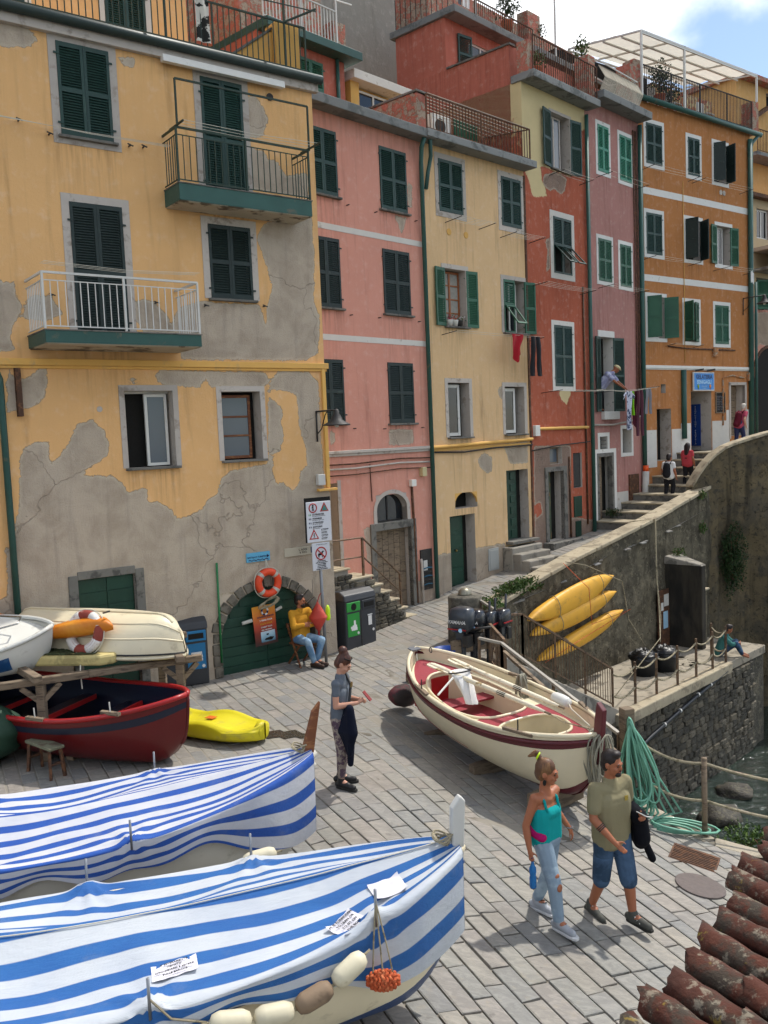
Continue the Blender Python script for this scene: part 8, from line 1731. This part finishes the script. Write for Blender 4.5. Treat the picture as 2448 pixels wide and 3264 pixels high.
m, nt, b = newmat('blue_clear_plastic'); b.inputs['Base Color'].default_value = hx('2f7fc4'); b.inputs['Roughness'].default_value = .12; b.inputs['Transmission Weight'].default_value = .55; b.inputs['IOR'].default_value = 1.3
ob('body', G().lathe([(.012, .02), (.014, -.02), (.033, -.06), (.034, -.1), (.028, -.13), (.034, -.16), (.034, -.24), (.03, -.255), (0, -.25)], 16), m, wb, smooth=True); ob('cap', G().lathe([(.015, .04), (.016, .015), (.015, .01)], 12), m_navy, wb)

# --- the woman looking at her phone
J = walkJ(face=(.12, -1, -.62), chest=(0, -.02, 1.23), head=(0, -.07, 1.6), neck=(0, -.02, 1.46), shR=(-.165, -.02, 1.38), shL=(.165, -.02, 1.38), elR=(-.2, -.02, 1.1), wrR=(-.08, -.27, 1.13), hdR=(-.02, -.36, 1.17), elL=(.2, -.04, 1.1), wrL=(.07, -.27, 1.12), hdL=(.02, -.36, 1.14), pvR=(.4, 0, 1), pvL=(-.4, 0, 1), anR=(-.08, .0, .09), toR=(-.12, -.15, .04), knR=(-.09, -.03, .5), anL=(.1, .08, .09), toL=(.14, -.06, .04))
zc = gz(-.65, 11.0); t, J, HM = person('woman in a grey t-shirt and floral trousers looking at her phone', (-.66, 11.02, zc), R(72), J, m_fair, .009, True, .97, .9, .9)
shirt(t, J, cloth('slate_cotton', '5d636b'), .0095, .45, -.02, 't_shirt', .92, .9); trousers(t, J, cloth('floral_print', '8b7f74', '574650', 16, .47, .55, .35), 1.78, .0095, 'floral_trousers', .95); hair(t, HM, m_hairr, .009, 'bun'); ob('sunglasses', G().tube([HM @ V3((.08, -.02, .09)), HM @ V3((.06, .06, .1)), HM @ V3((-.06, .06, .1)), HM @ V3((-.08, -.02, .09))], .008, 5), m_dark, t, smooth=True)
m_bsh = mat('black_loafer', '1c1b1c', .5, .2, 8, .2)
for a in 'RL': shoe(t, J, a, m_bsh, m_sole, .008)
TM = Matrix.Translation((-.66, 11.02, zc)) @ Matrix.Rotation(R(72), 4, 'Z')
p2 = thing('phone', 'red cased phone in the standing woman\'s hands', 'phone'); p2.matrix_world = TM @ Matrix.Translation((.0, -.37, 1.2)) @ Matrix.Rotation(R(-40), 4, 'X'); ob('case', G().box(-.038, .038, -.006, .006, -.075, .075), mat('red_case', '7d2722', .5), p2, bev=.003); ob('screen', G().box(-.034, .034, .0062, .007, -.07, .07), m_glass, p2)
sb = thing('shoulder_bag', 'black shoulder bag strap across the standing woman', 'bag'); sb.matrix_world = TM; ob('strap', G().tube([(.12, .06, 1.43), (.1, -.06, 1.45), (.03, -.145, 1.32), (-.08, -.16, 1.15), (-.17, -.12, .98)], .017, 6), m_leather, sb, smooth=True); ob('buckle', G().box(.0, .05, -.165, -.15, 1.3, 1.36), MATS['brass'], sb)
jk = thing('jacket', 'navy jacket hanging from the standing woman\'s arm', 'jacket'); jk.matrix_world = TM; g = G()
for k in range(5): x = -.2 + .03 * k; cap(g, (x + .02, -.2 + .02 * k, 1.08), (x - .02, -.23 + .05 * k, .78), .05, .075); cap(g, (x - .02, -.23 + .05 * k, .78), (x, -.18 + .02 * k, .5 + .04 * (k % 2)), .07, .03)
cap(g, (-.15, -.18, .6), (-.14, -.16, .36), .05, .04); blob('cloth', g, cloth('navy_cotton', '101422'), jk, .012, 4)

# --- the man sitting against the wall, and his chair
J = walkJ(hip=(0, .1, .56), chest=(0, .14, .9), neck=(0, .12, 1.12), head=(.01, .1, 1.27), face=(.9, -1, -.05), shR=(-.19, .12, 1.05), shL=(.19, .12, 1.05), elR=(-.24, -.02, .8), wrR=(-.02, -.13, .83), hdR=(.08, -.12, .85), elL=(.24, -.02, .8), wrL=(.02, -.14, .8), hdL=(-.08, -.14, .82), pvR=(0, 0, 1), pvL=(0, 0, 1), hpR=(-.1, .08, .53), hpL=(.1, .08, .53), knR=(-.14, -.34, .54), knL=(.2, -.32, .52), anR=(.0, -.32, .12), anL=(.1, -.26, .12), toR=(.06, -.48, .05), toL=(.2, -.42, .05))
t, J, HM = person('bearded man in a mustard shirt and jeans sitting with folded arms', ypt(-1.0, .36, 0), R(38), J, m_tan, .011, curlL=.7, curlR=.7)
shirt(t, J, cloth('mustard_linen', 'c08a2c'), .011, 1.75, -.02, 'shirt', 1.06); trousers(t, J, cloth('washed_denim', '5f7f9d', '8ea6b8', 2.5, .45, .6), 1.95, .011, 'jeans', 1.0); hair(t, HM, m_hairb, .011, 'short'); g = G(); ell(g, HM, (0, .05, -.085), (.06, .055, .05)); ell(g, HM, (0, .09, -.045), (.034, .012, .01)); blob('beard', g, m_hairb, t, .01, 3)
m_boot = mat('brown_boot', '3c2a20', .7, .3, 8, .2)
for a in 'RL': shoe(t, J, a, m_boot, m_sole, .01)
ch = thing('folding_chair', 'wooden folding chair under the sitting man', 'chair', ypt(-1.0, .36, 0), R(38))
ob('seat', G().box(-.2, .2, -.12, .26, .42, .45), m_brownwood, ch, bev=.008)
for x in (-.2, .2): ob('leg', G().bar((x, -.14, 0), (x, .3, .82), .03), m_brownwood, ch); ob('leg', G().bar((x * .9, .34, 0), (x * .9, -.1, .43), .03), m_brownwood, ch)
for z in (.62, .74): ob('back_slat', G().box(-.2, .2, .24 + (z - .62) * .5, .27 + (z - .62) * .5, z, z + .07), m_brownwood, ch)

# --- the man hanging washing from the rose house window
rzm = R(90 - 44); mp = hpt((6.41, 27.14), 44, .86, .12, 4.92)
J = walkJ(hip=(0, .02, .75), chest=(.08, -.2, 1.02), neck=(.16, -.32, 1.2), head=(.24, -.4, 1.27), face=(.7, -.6, -.6), shR=(-.08, -.26, 1.14), shL=(.26, -.22, 1.12), elR=(.05, -.42, .9), wrR=(.3, -.55, .72), hdR=(.4, -.58, .65), elL=(.34, -.42, .86), wrL=(.5, -.58, .66), hdL=(.58, -.62, .6), knR=(-.1, .1, .4), knL=(.1, .1, .4), anR=(-.1, .12, .05), anL=(.1, .12, .05), toR=(-.1, .0, .04), toL=(.1, .0, .04), hpR=(-.09, .04, .72), hpL=(.09, .04, .72))
t, J, HM = person('man in a pale blue patterned shirt and white cap leaning out to hang washing', mp, rzm, J, m_tan, .018)
shirt(t, J, cloth('pale_blue_print', '8f90ae', 'b9bacb', 9, .48, .58), .018, .7, .0, 'shirt', 1.1); trousers(t, J, m_cloth[2], 1.9, .018); g = G(); ell(g, HM, (0, .0, .07), (.095, .115, .06)); ell(g, HM, (0, .1, .05), (.07, .06, .012)); blob('cap', g, mat('cream_cap', 'cdbf95', .9), t, .014, 3)

# --- walkers on the steps and a sitter on the landing
def walker(label, loc, yaw, s, top, topm, legm, skin, hk, hm, extra=None, bag=None, bend=0.0):
    J = scaleJ(walkJ(face=(0, -1, -.1), chest=(0, -.01 - bend, 1.22), neck=(0, -.02 - 1.5 * bend, 1.44), head=(0, -.05 - 1.8 * bend, 1.58), shR=(-.18, -1.3 * bend, 1.37), shL=(.18, -1.3 * bend, 1.37), knR=(-.1, -.16, .52), anR=(-.1, -.02, .12), toR=(-.1, -.15, .05), anL=(.1, .1, .09), toL=(.1, -.06, .04), elL=(.25, -.02 - bend, 1.08), wrL=(.24, -.22 - bend, .92), hdL=(.24, -.3 - bend, .88)), s)
    t, J, HM = person(label, loc, yaw, J, skin, .02); shirt(t, J, topm, .02, .5, -.03, top, 1.02); trousers(t, J, legm, 1.9, .02); hair(t, HM, hm, .018, hk)
    for a in 'RL': shoe(t, J, a, m_bsh, m_sole, .016)
    if bag:
        M = Matrix.Translation(loc) @ Matrix.Rotation(yaw, 4, 'Z'); b = thing('backpack', bag[0], 'backpack'); b.matrix_world = M; g = G(); cap(g, V3((0, .17 - bend * .5, .98)) * s, V3((0, .15 - bend, 1.28)) * s, .15 * s, .13 * s); cap(g, V3((0, .24, .95)) * s, V3((0, .22 - bend, 1.12)) * s, .09 * s, .08 * s); blob('pack', g, bag[1], b, .018, 4)
        for x in (-.11, .11): ob('strap', G().tube([V3((x, .1 - bend, 1.36)) * s, V3((x, -.03 - bend, 1.47)) * s, V3((x, -.13 - bend, 1.3)) * s, V3((x, -.1, 1.05)) * s], .02, 6), bag[1], b, smooth=True)
ya = math.atan2(WD.y, WD.x) + PI / 2
q = wpt(10.05, 1.15, 2.0); walker('person in a white t-shirt and dark trousers climbing the steps', q, ya, .86, 't_shirt', m_cloth[0], m_cloth[2], m_tan, 'short', m_hairb, bag=('black backpack on the person climbing the steps', m_cloth[2]))
q = wpt(11.15, 1.25, 2.4); walker('person with long dark hair in a coral top climbing the steps', q, ya, .8, 'top', cloth('coral_cotton', 'b8434a'), m_cloth[2], m_tan, 'long', m_hairb)
q = hpt((8.69, 29.5), 53.3, 4.35, -.8, 3.44); walker('grey haired person in a pink t-shirt leaning forward up the street', q, R(90 - 53.3) + PI / 2, .93, 't_shirt', cloth('rose_cotton', 'a8485c'), m_navy, m_fair, 'short', m_hairw, bag=('maroon backpack on the grey haired person', cloth('maroon_nylon', '571824')), bend=.16)
q = wpt(7.25, 4.1, -2.06); J = walkJ(hip=(0, .1, .14), chest=(0, -.02, .46), neck=(0, -.1, .66), head=(0, -.16, .78), face=(.2, -1, -.35), shR=(-.17, -.04, .58), shL=(.17, -.04, .58), elR=(-.22, -.22, .4), wrR=(-.08, -.4, .42), hdR=(0, -.45, .42), elL=(.22, -.22, .4), wrL=(.08, -.4, .4), hdL=(0, -.45, .4), hpR=(-.1, .06, .14), hpL=(.1, .06, .14), knR=(-.12, -.34, .42), knL=(.12, -.34, .42), anR=(-.1, -.5, .1), anL=(.1, -.5, .1), toR=(-.1, -.66, .04), toL=(.1, -.66, .04))
t, J, HM = person('person in a teal top and jeans sitting hunched on the landing', q, R(70), J, m_tan, .018); shirt(t, J, cloth('teal_cotton', '3b6a66'), .018, 1.6, 0, 'top', 1.08); trousers(t, J, MATS['blue_denim'], 1.9, .018); hair(t, HM, m_hairb, .018, 'short')
